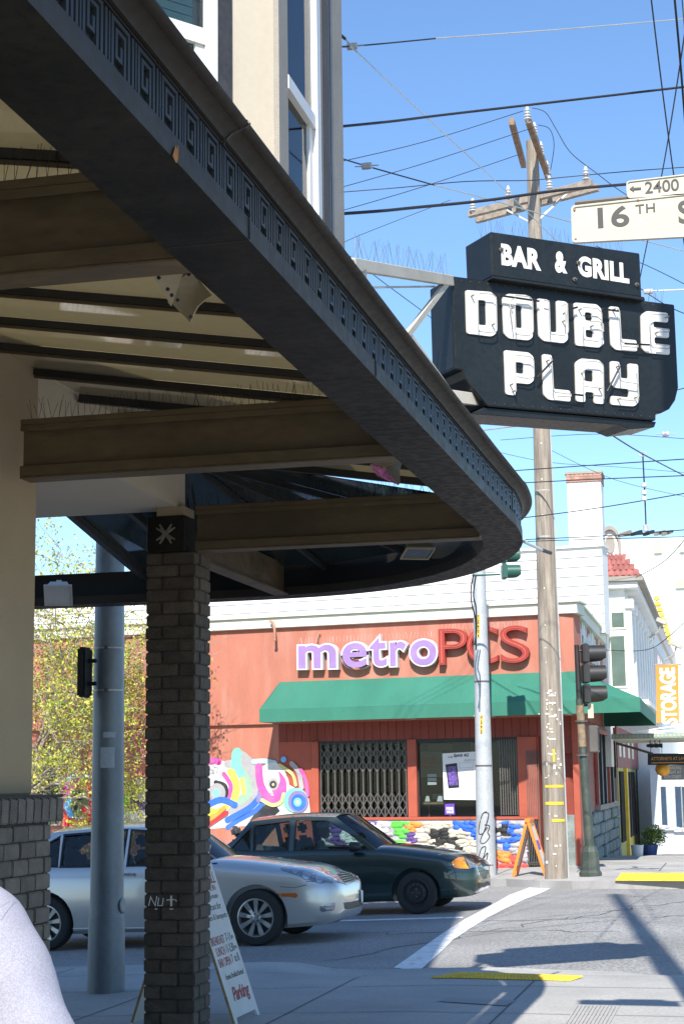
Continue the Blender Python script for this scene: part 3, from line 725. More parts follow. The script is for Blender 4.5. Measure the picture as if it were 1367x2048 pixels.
# bolted tan floodlight cover near the fascia
fp = thing('lamp_shield', 'bolted tan sheet metal lamp shield hanging near the canopy edge', 'lamp shield', atY(350, 540, 4.75))
pts = [atY(299, 543, 4.6), atY(371, 531, 4.6), atY(343, 598, 4.72), atY(330, 592, 4.72)]
MB().add([atY(299, 541, 4.55), atY(372, 530, 4.55), atY(381, 541, 4.6), atY(352, 560, 4.66), atY(336, 606, 4.74), atY(343, 613, 4.75)], [(0, 1, 2, 3, 4, 5)]).build('plate', 'lampbody', fp, world=True, solid=.004)
rows = []
for i in range(9):
    t = i/8; bend = .06*math.sin(t*math.pi)
    a = atY(381+(425-381)*t, 541+(592-541)*t, 4.6+bend); b = atY(338+(383-338)*t, 598+(644-598)*t, 4.78+bend*.6); c = (a+b)/2+V(0, -.03, 0)
    rows.append([a, (a*3+b)/4+V(0, -.02, 0), c, (a+b*3)/4+V(0, -.02, 0), b])
MB().grid(rows).build('curved_sheet', 'lampbody', fp, world=True, solid=.004, smooth=60)
mb = MB()
for x, y in ((305, 542), (317, 555), (335, 578), (343, 590), (366, 543), (377, 548), (355, 600), (381, 633)):
    mb.lathe([(.006, 0), (.006, .006), (.003, .009)], 8, atY(x, y, 4.53), 1)
mb.build('bolt', 'trimblack', fp, world=True)
# ================================================================== FAR CORNER SHOP
CF = atD(1155, 1500, 33.1)
a7 = R_(7.5)
UF = V(math.cos(a7), -math.sin(a7), 0)
FO = V(CF.x, CF.y, 0)
F1 = Frame(FO, UF)
LW = F1.px(-60, 1500)[0]           # left end of the shop wall
def h1(y, x=800): return F1.px(x, y)[1]
zf0 = F1.px(1150, 1227)[1]; zf1 = F1.px(1150, 1204)[1]; 
zf0 = (F1.px(425, 1263)[1]+F1.px(1150, 1227)[1])/2
zaw1 = F1.px(800, 1355, .05)[1]
shop = thing('corner_shop', 'red stucco corner phone shop with green awning and mural, across the street', 'shop', F1.M)
def B(par, name, m, u0, u1, v0, v1, n0, n1, bevel=0): return MB().box(u0, u1, v0, v1, n0, n1).build(name, m, par, bevel=bevel)
au0 = F1.px(560, 1369, 0)[0]; au0f = F1.px(540, 1444, 1.0)[0]
zaw0 = F1.px(800, 1437, 1.0)[1]; zawm = F1.px(800, 1410, 1.0)[1]
us0 = F1.px(556, 1500)[0]            # where the wall drops back to the shopfront
zled = F1.px(500, 1449, .06)[1]
print('zf0', zf0, 'awn', zaw1, zaw0, zawm, 'led', zled, 'LW', LW, 'us0', us0)
B(shop, 'wall', 'red_wall', LW, -.002, zled, zf0, -.6, 0)
B(shop, 'lower_wall', 'red_wall', LW, us0, -.9, zled-.001, -.6, -.04)
B(shop, 'wall_ledge', 'red_wall', LW, us0+.02, zled+.0, zled+.05, .0005, .035)
B(shop, 'cornice', 'cream', LW, .10, zf0+.001, zf0+.22, -.6, .10, .01)
B(shop, 'cornice_cap', 'cream', LW, .16, zf0+.2215, zf0+.27, -.6, .16, .01)
B(shop, 'roof', 'concrete2', LW, -1.6, zf0+.1, zf0+.24, -6, -.61)
# shopfront: recess under the awning
RD = -.04
zsill = F1.px(850, 1634, 0)[1]; zhead = F1.px(850, 1478, -.1)[1]
u = lambda x, n=0: F1.px(x, 1560, n)[0]
v = lambda y, x=850, n=0: F1.px(x, y, n)[1]
print('sill', zsill, 'head', zhead)
mb = MB(); x = us0+.001
while x < -.02: mb.box(x, min(x+.118, -.02), zhead, zled, -.12, -.05-.006*rnd.random()); x += .125
k = 0; x = us0+.001
while x < u(1150):
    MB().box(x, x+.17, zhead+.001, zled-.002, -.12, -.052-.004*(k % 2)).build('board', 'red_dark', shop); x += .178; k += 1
B(shop, 'panel', 'red_wood', us0+.001, u(622), -.2, zhead, -.3, -.045)
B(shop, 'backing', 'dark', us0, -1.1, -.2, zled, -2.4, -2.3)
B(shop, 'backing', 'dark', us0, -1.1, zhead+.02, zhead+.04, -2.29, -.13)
M['shopfloor'] = mat('shop_floor', (.12, .11, .1), .6); M['shopwall'] = mat('shop_wall', (.20, .17, .08), .8, .1)
B(shop, 'shop_floor', 'shopfloor', u(640), -.7, .0, .03, -2.29, -.13)
for a, b in ((622, 636), (814, 832), (1035, 1073)): B(shop, 'post', 'red_wood', u(a), u(b), zsill-.0, zhead-.001, -.13, -.01, .005)
B(shop, 'sill', 'red_wood', u(636), u(1073)+.001, zsill-.06, zsill-.001, -.18, .02, .006)
B(shop, 'head_rail', 'bar', u(622), u(1073), zhead-.08, zhead-.002, -.135, -.06)
gate_n = -.06
def win(x0, x1):
    f = B(shop, 'window_frame', 'iron', u(x0)+.001, u(x0)+.03, zsill, zhead-.081, -.17, -.1)
    B(shop, 'window_pane', 'winglass', u(x0)+.031, u(x1)-.002, zsill, zhead-.081, -.145, -.14); return f
win(636, 814); win(832, 1035)
# window interior
B(shop, 'interior_wall', 'shopwall', u(832), u(880), v(1500), zhead-.09, -.9, -.85)
B(shop, 'interior_column', 'shopwall', u(920), u(935), v(1515), zhead-.09, -.9, -.8)
M['posterwhite'] = mat('poster_white', (.72, .72, .72), .5, .02); M['posterdark'] = mat('poster_dark', (.06, .055, .06), .5)
M['posterbrown'] = mat('poster_tan', (.20, .16, .12), .6); M['redink'] = mat('red_ink', (.4, .04, .03), .6)
M['purpleflat'] = mat('purple_print', (.13, .05, .42), .5); M['phoneblue'] = mat('phone_screen', (.12, .07, .28), .3, .7, 18, 60)
M['orange'] = mat('orange_paint', (.80, .22, .03), .5, .05); M['greyink'] = mat('grey_ink', (.25, .25, .26), .5)
def flat(par, name, m, pxs, n, d=.003):
    P = F1.poly(pxs, n); v_, f_ = shape2d([P], d); return MB().add([p+V(0, 0, n) for p in v_], f_).build(name, m, par)
po = thing('poster', 'tan poster about features behind the shop glass, left of the white one', 'poster', F1.M)
flat(po, 'sheet', 'posterbrown', [(834, 1503), (884, 1503), (884, 1555), (834, 1555)], -.6)
mb = MB()
for s_, a, b, y0, y1 in (('Features', 835, 871, 1522, 1513), ('to fit every', 835, 878, 1530, 1521), ('lifestyle', 837, 868, 1538, 1530)):
    A = F1.px(a, y0, -.59); Bq = F1.px(b, y1, -.59); text_in(mb, s_, A[0], Bq[0], A[1], Bq[1], -.596, .002, .02)
mb.build('lettering', 'redink', po)
po = thing('poster', 'large white poster with a smartphone in the right shop window', 'poster', F1.M)
wn = -.12
flat(po, 'sheet', 'posterwhite', [(884, 1507), (951, 1503), (953, 1600), (887, 1599)], wn)
mb = MB(); A = F1.px(896, 1516, wn); Bq = F1.px(937, 1507, wn)
um = A[0]+(Bq[0]-A[0])*.25
text_in(mb, 'LG', A[0], um-.02, A[1], A[1]+.04, wn+.004, .002, .02); text_in(mb, 'Spirit 4G', um, Bq[0], A[1]-.0, Bq[1]-.0, wn+.004, .002, .03, shear=.25)
mb.build('lettering', 'ink', po)
f = flat(po, 'phone', 'black', [(890, 1529), (913, 1526), (918, 1575), (896, 1577)], wn+.004, .004)
flat(f, 'phone_screen', 'phoneblue', [(892, 1533), (912, 1531), (916, 1570), (897, 1571)], wn+.009, .003) if 0 else MB().add([p+V(0, 0, wn+.009) for p in shape2d([F1.poly([(893, 1534), (911, 1532), (915, 1570), (898, 1571)], wn)], .002)[0]], shape2d([F1.poly([(893, 1534), (911, 1532), (915, 1570), (898, 1571)], wn)], .002)[1]).build('phone_screen', 'phoneblue', f)
mb = MB()
for y in (1526, 1540, 1553):
    for (x0, y0), (x1, y1) in (((918, y), (945, y-2)), ((918, y+10), (945, y+9)), ((918, y), (918, y+10)), ((945, y-2), (945, y+9))):
        A = F1.px(x0, y0, wn); Bq = F1.px(x1, y1, wn); v_, f_ = shape2d([stroke([A, Bq], .005, False)], .001); mb.add([p+V(0, 0, wn+.0045) for p in v_], f_)
text_in(mb, 'READY WHEN YOU ARE', *[F1.px(890, 0, wn)[0], F1.px(940, 0, wn)[0]], v(1523, 910, wn), v(1519, 910, wn), wn+.004, .001)
mb.build('print_boxes', 'greyink', po)
po = thing('poster', 'small purple FREE WI-FI sign in the bottom of the right shop window', 'poster', F1.M)
flat(po, 'sheet', 'purpleflat', [(889, 1608), (908, 1607), (909, 1629), (889, 1629)], wn)
mb = MB()
for s_, a, b, y0, y1 in (('FREE', 892, 906, 1620, 1614), ('WI-FI', 892, 906, 1627, 1621)):
    A = F1.px(a, y0, wn); Bq = F1.px(b, y1, wn); text_in(mb, s_, A[0], Bq[0], A[1], Bq[1], wn+.004, .002, .04)
mb.build('lettering', 'posterwhite', po)
sh = thing('display_shelf', 'tan display shelf with leaflets low in the right shop window', 'shelf', F1.M)
B(sh, 'shelf_board', 'arm_wood', u(839), u(888, -.3), v(1609), v(1605), -.45, -.2)
for x in (842, 884): B(sh, 'leg', 'arm_wood', u(x), u(x)+.03, zsill, v(1609)-.001, -.45, -.42)
mb = MB(); mb.box(u(852), u(878), v(1600), v(1588), -.4, -.36); mb.build('leaflet_box', 'black', sh, bevel=.01)
for x0, x1 in ((848, 858), (872, 884)): mb = MB(); A = F1.poly([(x0, 1603), (x1, 1603), (x1-2, 1592), (x0+3, 1592)], -.3); v_, f_ = shape2d([A], .01); mb.add([p+V(0, 0, -.34) for p in v_], f_); mb.build('leaflet', 'posterwhite', sh)
for y in (1548, 1556, 1564): B(sh, 'brochure', 'posterwhite', u(844), u(862), v(y+6), v(y), -.35, -.34)
# folding gates: scissor lattice
def gate(x0, x1, n, par, folded=False, ytop=1482, ybot=1634, lat=True):
    g = thing('folding_gate', par[0], 'security gate', F1.M, 'folding gates of the shop')
    a, b = u(x0, gate_n), u(x1, gate_n); z0, z1 = v(ybot)+.03, v(ytop)
    for i in range(n+1):
        x = a+(b-a)*i/n; MB().box(x-.011, x+.011, z0+.0+(.0 if i % 2 else .0), z1, gate_n-.012, gate_n+.012).build('upright', 'gate', g)
    if lat:
        d = (b-a)/n
        for zc in (z0+.22, z1-.36):
            for i in range(n):
                for s_ in (-1, 1):
                    for q in (0, 1):
                        xa = a+d*i; xb = a+d*(i+1); mbb = MB()
                        off = .0145 if s_ > 0 else .0215
                        zz = zc+(q-.5)*.26
                        mbb.bar((xa, zz-s_*.13, gate_n+off), (xb, zz+s_*.13, gate_n+off), .006, .018, up=(0, 1, 0)); mbb.build('lattice_strip', 'gate', g)
    return g
gate(642, 812, 12, ('black scissor gate drawn across the left shop window',))
gate(1000, 1033, 7, ('scissor gate folded up at the right end of the right shop window',), lat=False)
# painted rock base
M['rock'] = None
def rockmat():
    m = mat('painted_rocks', (.5, .5, .5), .7, .08, 3, 30, bump=.5, bs=25)
    return m
rk = thing('rock_base', 'rough rock footing painted in blue, cream, green and red under the shop window', 'rock base', F1.M)
zb = -.1
cols = {'rc_grey': (.36, .34, .36), 'rc_cream': (.52, .48, .38), 'rc_blue': (.03, .13, .62), 'rc_green': (.10, .5, .06), 'rc_orange': (.75, .24, .05), 'rc_red': (.62, .08, .06), 'rc_black': (.02, .02, .02), 'rc_purple': (.10, .05, .22), 'rc_white': (.7, .7, .74)}
for k, c in cols.items(): M[k] = mat('painted_rock_'+k[3:], c, .75, .12, 4, 30, bump=.5, bs=30)
def rcol(px, py):
    def el(cx, cy, rx, ry): return ((px-cx)/rx)**2+((py-cy)/ry)**2 < 1
    if el(880, 1675, 22, 16) or (862 < px < 915 and abs(py-(1672+(px-880)*.5)) < 9): return 'rc_black'
    if el(1003, 1660, 16, 14): return 'rc_black'
    if el(1000, 1668, 10, 7): return 'rc_grey'
    if el(1015, 1672, 22, 28) and not el(1004, 1665, 14, 16): return 'rc_blue'
    if el(1000, 1712, 14, 13): return 'rc_orange'
    if el(1004, 1722, 36, 22): return 'rc_red'
    if py > 1725: return 'rc_red'
    if px < 790: return ('rc_purple', 'rc_white', 'rc_grey')[int(px/22) % 3]
    if px < 815: return 'rc_green'
    if px < 836 and py < 1662: return 'rc_orange'
    if el(822, 1672, 12, 12): return 'rc_purple'
    if px > 885 and py < 1640+ (px-885)*.55: return 'rc_blue' if px < 985 else 'rc_grey'
    if px < 985: return 'rc_cream' if py < 1712 else 'rc_red'
    return 'rc_grey'
a, b = F1.px(640, 1680)[0], F1.px(1052, 1680)[0]
rr = random.Random(3)
pts = []
zz = zsill-.075; row = 0
while zz > zb:
    hh = rr.uniform(.06, .10); x = a+rr.uniform(0, .2)-.1
    while x < b-.03:
        ww = min(rr.uniform(.10, .30), b-x); zj = rr.uniform(-.03, .03); ang = rr.uniform(-.45, .45); cxm = x+ww/2; czm = min(zz-hh/2+zj, zsill-.13)
        P = F1.M @ V(cxm, czm, .04); dd = P-CAM; px = CX+F_*dd.dot(RT)/dd.dot(FW); py = CY-F_*dd.dot(UP)/dd.dot(FW)
        c = rcol(px, py); bmx = MB(); n = 9; ring = []; top_ = []
        for i in range(n):
            t = 2*math.pi*i/n; r1 = rr.uniform(.82, 1.1); rx = ww/2*r1*1.35; ry = hh/2*r1*1.5
            ex = abs(math.cos(t))**.6*math.copysign(1, math.cos(t)); ey = abs(math.sin(t))**.6*math.copysign(1, math.sin(t))
            ring.append((cxm+ex*rx, czm+ey*ry, -.02)); top_.append((cxm+ex*rx*.72, czm+ey*ry*.72, rr.uniform(.012, .035)))
        bmx.add(ring+top_+[(cxm, czm, rr.uniform(.02, .05))], [(i, (i+1) % n, n+(i+1) % n, n+i) for i in range(n)]+[(n+i, n+(i+1) % n, 2*n) for i in range(n)])
        bmx.v = [V(cxm+(p.x-cxm)*math.cos(ang)-(p.y-czm)*math.sin(ang)*.6, min(czm+(p.x-cxm)*math.sin(ang)*.6+(p.y-czm)*math.cos(ang), zsill-.07), p.z+rr.uniform(-.004, .004)) for p in bmx.v]
        bmx.build('stone', c, rk, smooth=60)
        x += ww
    zz -= hh*.93
B(rk, 'rock_mortar', 'rc_grey', a-.02, b, zb-.3, zsill-.065, -.15, -.005)
# door recess at the corner
B(shop, 'door_wall', 'red_wood', u(1073)+.001, u(1076), -.2, zhead, -.9, -.05)
dn = -.75
def ud(x): return F1.px(x, 1600, dn)[0]
d1 = thing('shop_door', 'dark glazed shop door with stickers behind the wooden pole', 'door', F1.M)
B(d1, 'stile', 'iron', ud(1083), ud(1090), .02, 2.15, dn, dn+.05); B(d1, 'stile', 'iron', ud(1100), ud(1106), .02, 2.15, dn, dn+.05)
B(d1, 'bottom_rail', 'iron', ud(1090)+.001, ud(1100)-.001, .02, .3, dn, dn+.045)
B(d1, 'pane', 'winglass', ud(1090)+.001, ud(1100)-.001, .301, 2.1, dn+.01, dn+.018)
for y0, y1, c in ((1576, 1590, 'redletter'), (1592, 1601, 'posterwhite'), (1619, 1624, 'phoneblue'), (1625, 1630, 'orange'), (1631, 1637, 'winglass')):
    if c != 'winglass': MB().box(ud(1090)-.02, ud(1090)+.09, F1.px(1078, y1, dn)[1], F1.px(1078, y0, dn)[1], dn+.051, dn+.053).build('sticker', c, d1)
MB().box(ud(1084), ud(1088), 1.0, 1.15, dn+.051, dn+.08).build('handle', 'gate', d1, bevel=.005)
d2 = thing('shop_door', 'open dark doorway door with a small blue notice, right of the wooden pole', 'door', F1.M)
B(d2, 'stile', 'iron', ud(1128), ud(1132), .02, 2.2, dn-.1, dn-.05); B(d2, 'stile', 'iron', ud(1148), ud(1153), .02, 2.2, dn-.1, dn-.05)
M['bluedoor'] = mat('blue_door', (.02, .025, .10), .3, .3, 2, 9)
B(d2, 'pane', 'bluedoor', ud(1132)+.001, ud(1148)-.001, .3, 2.2, dn-.09, dn-.07); B(d2, 'bottom_rail', 'iron', ud(1132)+.001, ud(1148)-.001, .02, .299, dn-.1, dn-.06)
MB().box(ud(1135), ud(1144), 1.3, 1.6, dn-.069, dn-.066).build('notice', 'purpleflat', d2)
gate2 = thing('folding_gate', 'dark scissor gate folded beside the shop door', 'security gate', F1.M, 'folding gates of the shop')
for i in range(8): x = u(1052)+.035*i; B(gate2, 'upright', 'gate', x, x+.014, .05, v(1505), -.02-.01*(i % 2), .0)
# wall fill and corner of the door recess
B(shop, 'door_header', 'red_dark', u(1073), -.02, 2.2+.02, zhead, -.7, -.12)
B(shop, 'corner_post', 'red_wood', -.12, -.0, -.2, zled, -.2, -.0)
# awning -----------------------------------------------------------
aw = thing('awning', 'faded green canvas awning wrapping the corner of the red shop', 'awning', F1.M)
AP = 1.0
A0 = (au0, zaw1, .02); A1 = (au0-.05, zawm, AP); A2 = (au0-.05, zaw0, AP)
ur = .02; urx = F1.px(1280, 1428, AP)[0]
mb = MB(); n = 24
def arow(t):
    x0 = au0+(ur-au0)*t; x1 = (au0-.05)+(urx-(au0-.05))*t
    s_ = .012*math.sin(t*40)
    return [(x0, zaw1, .02), ((x0*2+x1)/3, zaw1+(zawm-zaw1)/3-.015, .02+(AP-.02)/3), ((x0+2*x1)/3, zaw1+(zawm-zaw1)*2/3-.012, .02+(AP-.02)*2/3+s_*.3), (x1, zawm, AP), (x1, (zawm+zaw0)/2, AP+s_), (x1, zaw0, AP+s_*1.6)]
mb.grid([arow(i/n) for i in range(n+1)]); mb.build('canvas', 'awning', aw, smooth=35, solid=.006)
MB().add([(au0, zaw1, .02), (au0-.05, zawm, AP), (au0-.05, zaw0, AP), (au0-.02, zaw0, .02)], [(0, 1, 2, 3)]).build('end_flap', 'awning', aw, solid=.006)
# right side of the awning along the side street (box in world frame)
SD = V(math.sin(R_(-.6)), math.cos(R_(-.6)), 0)       # side street direction
F2 = Frame(FO, SD)                                     # right face of the shop
def W1(p): return F1.M @ V(*p)
endp = atZ(1311, 1451, zaw0); endu = (endp-FO).dot(SD)
c_in = W1((ur, zaw1, .02)); c_m = W1((urx, zawm, AP)); c_b = W1((urx, zaw0, AP))
L2 = 9.1; end = 8.6
out2 = 1.15
N2 = F2.N
def s2(u_, v_, n_): return F2.M @ V(u_, v_, n_)
rows = []
for i in range(9):
    t = i/8; q = t*min(endu, L2)
    o = c_m.lerp(endp, t); o.z = zawm
    i_ = s2(q, zaw1, .01)
    rows.append([i_, i_*.66+o*.34, i_*.34+o*.66, o, V(o.x, o.y, (zawm+zaw0)/2), V(o.x, o.y, zaw0)])
MB().grid(rows).build('side_canvas', 'awning', aw, world=True, smooth=35, solid=.006)
E_ = rows[-1]; MB().add([E_[0], E_[3], E_[5], s2(min(endu, L2), zaw0, .01)], [(0, 1, 2, 3)]).build('end_flap', 'awning', aw, world=True, solid=.006)
mb = MB()
for x in (au0, -3.4, -1.7, -.1): mb.bar((x, zaw0+.02, .02), (x, zaw0+.02, AP-.02), .02, .02)
mb.bar((au0, zaw0+.02, AP-.03), (urx-.05, zaw0+.02, AP-.03), .025, .025)
mb.build('awning_frame', 'white_frame', aw)
# right face of the shop ---------------------------------------------
B2 = lambda par, name, m, u0, u1, v0, v1, n0, n1: MB().box(u0, u1, v0, v1, n0, n1).xf(F2.M).build(name, m, par, world=True)
u2 = lambda x: F2.px(x, 1500)[0]
print('F2 1217', u2(1217), u2(1230), u2(1270))
B2(shop, 'side_wall', 'red_wall', .001, L2, zled, zf0, -.6, -.002)
B2(shop, 'side_cornice', 'cream', .0, L2, zf0+.0012, zf0+.221, -.6, .10); B2(shop, 'side_cornice_cap', 'cream', .0, L2, zf0+.2222, zf0+.269, -.6, .16)
M['peel'] = mat('peeling_white', (.72, .71, .68), .8, .1)
mb = MB(); rr = random.Random(9)
for i in range(60):
    q = .8+rr.random()*6.2; z = zaw1+.45+rr.random()*(zf0-zaw1-.7); mb.box(q, q+rr.uniform(.15, .5), z, z+rr.uniform(.1, .45), -.001, .004+.0003*i)
mb.xf(F2.M).build('peeled_paint', 'peel', shop, world=True)
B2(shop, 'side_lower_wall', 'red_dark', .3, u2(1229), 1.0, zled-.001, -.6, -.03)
wa, wb0 = u2(1189), u2(1226)
B2(shop, 'side_window_sill', 'trimgrey', wa, wb0, 1.0, 1.12, -.03, .08)
for k in range(6): q = wa+(wb0-wa)*k/5; B2(shop, 'side_mullion', 'red_wood' if k in (0, 3) else 'iron', q, q+.14, 1.121, 2.75, -.029, .05)
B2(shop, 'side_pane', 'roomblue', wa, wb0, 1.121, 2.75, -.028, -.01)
B2(shop, 'side_window_head', 'red_wood', wa, wb0+.14, 2.751, 2.85, -.029, .06)
M['gstone'] = mat('grey_green_stone', (.20, .24, .23), .85, .3, 4, 20, bump=.8, bs=12)
rr = random.Random(5); sa0, sa1 = u2(1178), u2(1229)
for i in range(9):
    for j in range(5):
        dq = (sa1-sa0)/9; q = sa0+i*dq+rr.uniform(-.06, .06); z = -.35+j*.27
        MB().box(q, q+dq*.95, z, z+.25, -.03, .02+rr.uniform(0, .06)).xf(F2.M).build('stone', 'gstone', shop, bevel=.03, world=True)
B2(shop, 'stone_backing', 'gstone', .3, sa1, -.8, .999, -.6, -.035)
M['ywall'] = mat('yellow_wall', (.50, .42, .10), .7, .12); M['maroon'] = mat('maroon_wall', (.25, .06, .05), .7)
ya, yb = u2(1230), u2(1266)
B2(shop, 'yellow_bay', 'ywall', ya, yb, -1.6, 2.0, -.6, .03); B2(shop, 'side_signboard', 'maroon', ya-.3, yb, 2.001, 3.1, -.6, .06)
for x0, x1, y0 in ((1232, 1240, 1), (1246, 1262, 0)):
    q0, q1 = u2(x0), u2(x1); B2(shop, 'side_window', 'dark', q0, q1, .0, 1.9, .0305, .06)
    for k in range(4): q = q0+(q1-q0)*k/4; B2(shop, 'window_bar', 'iron', q, q+.06, .0, 1.9, .0605, .09)
B2(shop, 'yellow_post', 'yellow', u2(1242), u2(1244), -1.5, 2.0, .0305, .12)
B2(shop, 'dark_doorway', 'dark', yb+.01, u2(1283), -1.6, 2.0, -.6, -.02); B2(shop, 'doorway_head', 'maroon', yb+.01, u2(1283), 2.001, 3.0, -.6, .03)
for x0 in (1232, 1240, 1250, 1258): q = u2(x0); B2(shop, 'notice_board', 'ssign', q, q+.9, 2.3, 2.8, .061, .07)
# metal letters ------------------------------------------------------
lt = thing('shop_sign', 'large purple and red channel letters reading metroPCS on the red wall', 'sign', F1.M)
ln_ = .10
def quad_letter(ch, x0, x1, ytl, ybl, ytr, ybr, bold, face, edge, k):
    v_, f_ = text_raw(ch, 1.0, bold, 6)
    a0 = min(p.x for p in v_); a1 = max(p.x for p in v_); b0 = min(p.y for p in v_); b1 = max(p.y for p in v_)
    TL = F1.px(x0, ytl, .17); BL = F1.px(x0, ybl, .17); TR = F1.px(x1, ytr, .17); BR = F1.px(x1, ybr, .17)
    def mp(p, n0, n1, s_=1):
        s = (p.x-a0)/(a1-a0); t = (p.y-b0)/(b1-b0); u_ = BL[0]+(BR[0]-BL[0])*s
        bot = BL[1]+(BR[1]-BL[1])*s; top_ = TL[1]+(TR[1]-TL[1])*s
        return V(u_, bot+(top_-bot)*t, n0+(n1-n0)*p.z)
    o = MB().add([mp(p, .03, .17) for p in v_], f_).build('letter', edge, lt)
    v2, f2 = text_raw(ch, 1.0, bold-.035, 6)
    MB().add([mp(p, .1705, .178) for p in v2], f2).build('letter_face', face, o)
q = [('m', 593, 676, 1288, 1340, 1285, 1339), ('e', 681, 738, 1284, 1340, 1281, 1338), ('t', 737, 776, 1268, 1336, 1266, 1335), ('r', 777, 816, 1281, 1335, 1279, 1334), ('o', 817, 876, 1278, 1334, 1275, 1333)]
for i, (c, x0, x1, a, b_, c_, d) in enumerate(q): quad_letter(c, x0, x1, a, b_, c_, d, .055, 'purple', 'letteredge', i)
q = [('P', 877, 934, 1258, 1330, 1256, 1329), ('C', 933, 995, 1255, 1329, 1252, 1327), ('S', 1000, 1057, 1252, 1327, 1250, 1324)]
for i, (c, x0, x1, a, b_, c_, d) in enumerate(q): quad_letter(c, x0, x1, a, b_, c_, d, -.004, 'redletter', 'redside', i+5)
mb = MB(); rr = random.Random(2)
for x in range(596, 1056, 7):
    yb = 1285-(x-596)*.05 if x < 877 else 1257-(x-877)*.03
    p = F1.px(x, yb, .12)
    mb.tube([(p[0], p[1]-.03, .12), (p[0]+rr.uniform(-.03, .03), p[1]+.10, .12+rr.uniform(-.03, .03))], .0025, 3)
tag(mb.build('bird_spikes', 'wirel', lt), kind='stuff')
# drain spouts on the red wall
for x, y, L_ in ((553, 1270, .28), (636, 1268, .10)):
    t = thing('drain_spout', 'long rusty drain spout curling over the red wall edge' if L_ > .2 else 'short rusty drain stub on the red wall above the letters', 'drain spout', F1.M)
    a = F1.px(x, y, .1)
    mb = MB()
    if L_ > .2: mb.tube([(a[0]-.12, a[1]+.30, .17), (a[0]-.03, a[1]+.27, .2), (a[0], a[1]+.1, .21), (a[0], a[1]-.12, .2)], .03, 8)
    else: mb.tube([(a[0]-.0, a[1]+.03, .0), (a[0], a[1], .08), (a[0]-.02, a[1]-.10, .10)], .018, 8)
    M.setdefault('rustpipe', mat('rusty_pipe', (.40, .20, .13), .7, .2)); mb.build('pipe', 'rustpipe', t, smooth=50)
    MB().lathe([(.04, 0), (.04, .02)], 10, (a[0], a[1]-.13 if L_ > .2 else a[1], .2 if L_ > .2 else .0), 1 if L_ > .2 else 2).build('collar', 'rustpipe', t)
# bird netting spikes along the cornice: thin
mb = MB(); x = LW
while x < .1: mb.tube([(x, zf0+.27, .05), (x+rr.uniform(-.02, .02), zf0+.37, .05)], .002, 3); x += .05
tag(mb.build('bird_spikes', 'wirel', shop), kind='stuff')
# parapet and mural ---------------------------------------------------
PN = -6.0
Lp = F1.px(-40, 1200, PN)[0]; Rp = F1.px(1205, 1160, PN)[0]; zp1 = F1.px(1000, 1118, PN)[1]; zp0 = zf0+.12
bb = thing('clapboard_building', 'long white clapboard upper storey rising behind the red shop', 'building', F1.M)
z = zp0; k = 0
while z < zp1-.05:
    MB().hexa([(Lp, z, PN-.1), (Rp, z, PN-.1), (Rp, z, PN+.035), (Lp, z, PN+.035)], [(Lp, z+.228, PN-.1), (Rp, z+.228, PN-.1), (Rp, z+.228, PN+.005), (Lp, z+.228, PN+.005)]).build('clapboard', 'clap', bb); z += .23; k += 1
B(bb, 'core', 'clap', Lp, Rp, zp0-.02, z-.001, PN-.6, PN-.102)
B(bb, 'coping', 'clap', Lp, Rp+.05, z, z+.06, PN-.7, PN+.08)
for x in (150, 350, 588, 785, 1010): 
    q = F1.px(x, 1180, PN)[0]; B(bb, 'batten', 'clap', q, q+.03, zp0, z-.002, PN+.036, PN+.05)
# mural ----------------------------------------------------------------
pal = dict(pk=(.58, .08, .32), wh=(.62, .62, .60), yl=(.75, .72, .08), gr=(.33, .32, .33), bk=(.02, .02, .025), bl=(.03, .13, .62), aq=(.18, .55, .40), sg=(.27, .42, .30), pr=(.20, .17, .35), ol=(.55, .48, .20), lb=(.15, .42, .75), rd=(.70, .03, .04), mg=(.55, .05, .30), gn=(.12, .55, .03), or_=(.80, .30, .05), dv=(.09, .05, .14), lt=(.36, .52, .6), olv=(.16, .19, .07))
for k, c in pal.items(): M['m_'+k] = mat('mural_'+k, c, .7, .12, 4, 30, dirt=.3, dirtcol=tuple(x*.55+.18 for x in c), dscale=3)
def mural(name, label, shapes, n0):
    t = thing(name, label, 'mural', F1.M); n = n0
    for sh_ in shapes:
        kind, c = sh_[0], sh_[1]
        if kind == 's':
            pts = [F1.px(x, y, n0) for x, y in sh_[2]]; sc = (F1.px(600, 1500, n0)[0]-F1.px(500, 1500, n0)[0])/100
            pts = [(p.x, p.y) for p in smooth_pts([V(p[0], p[1], 0) for p in pts], 6)] if len(pts) > 2 else pts
            poly = stroke(pts, sh_[3]*sc)
        elif kind == 'c':
            a = F1.px(sh_[2][0], sh_[2][1], n0); sc = (F1.px(600, 1500, n0)[0]-F1.px(500, 1500, n0)[0])/100; poly = disc(a[0], a[1], sh_[3]*sc, 28, (sh_[4]*sc if len(sh_) > 4 else None))
        else: poly = F1.poly(sh_[2], n0)
        v_, f_ = shape2d([poly], .002)
        mb = MB().add([p+V(0, 0, n) for p in v_], f_); mb.build('painted_shape', 'm_'+c, t); n += .0009
    return t
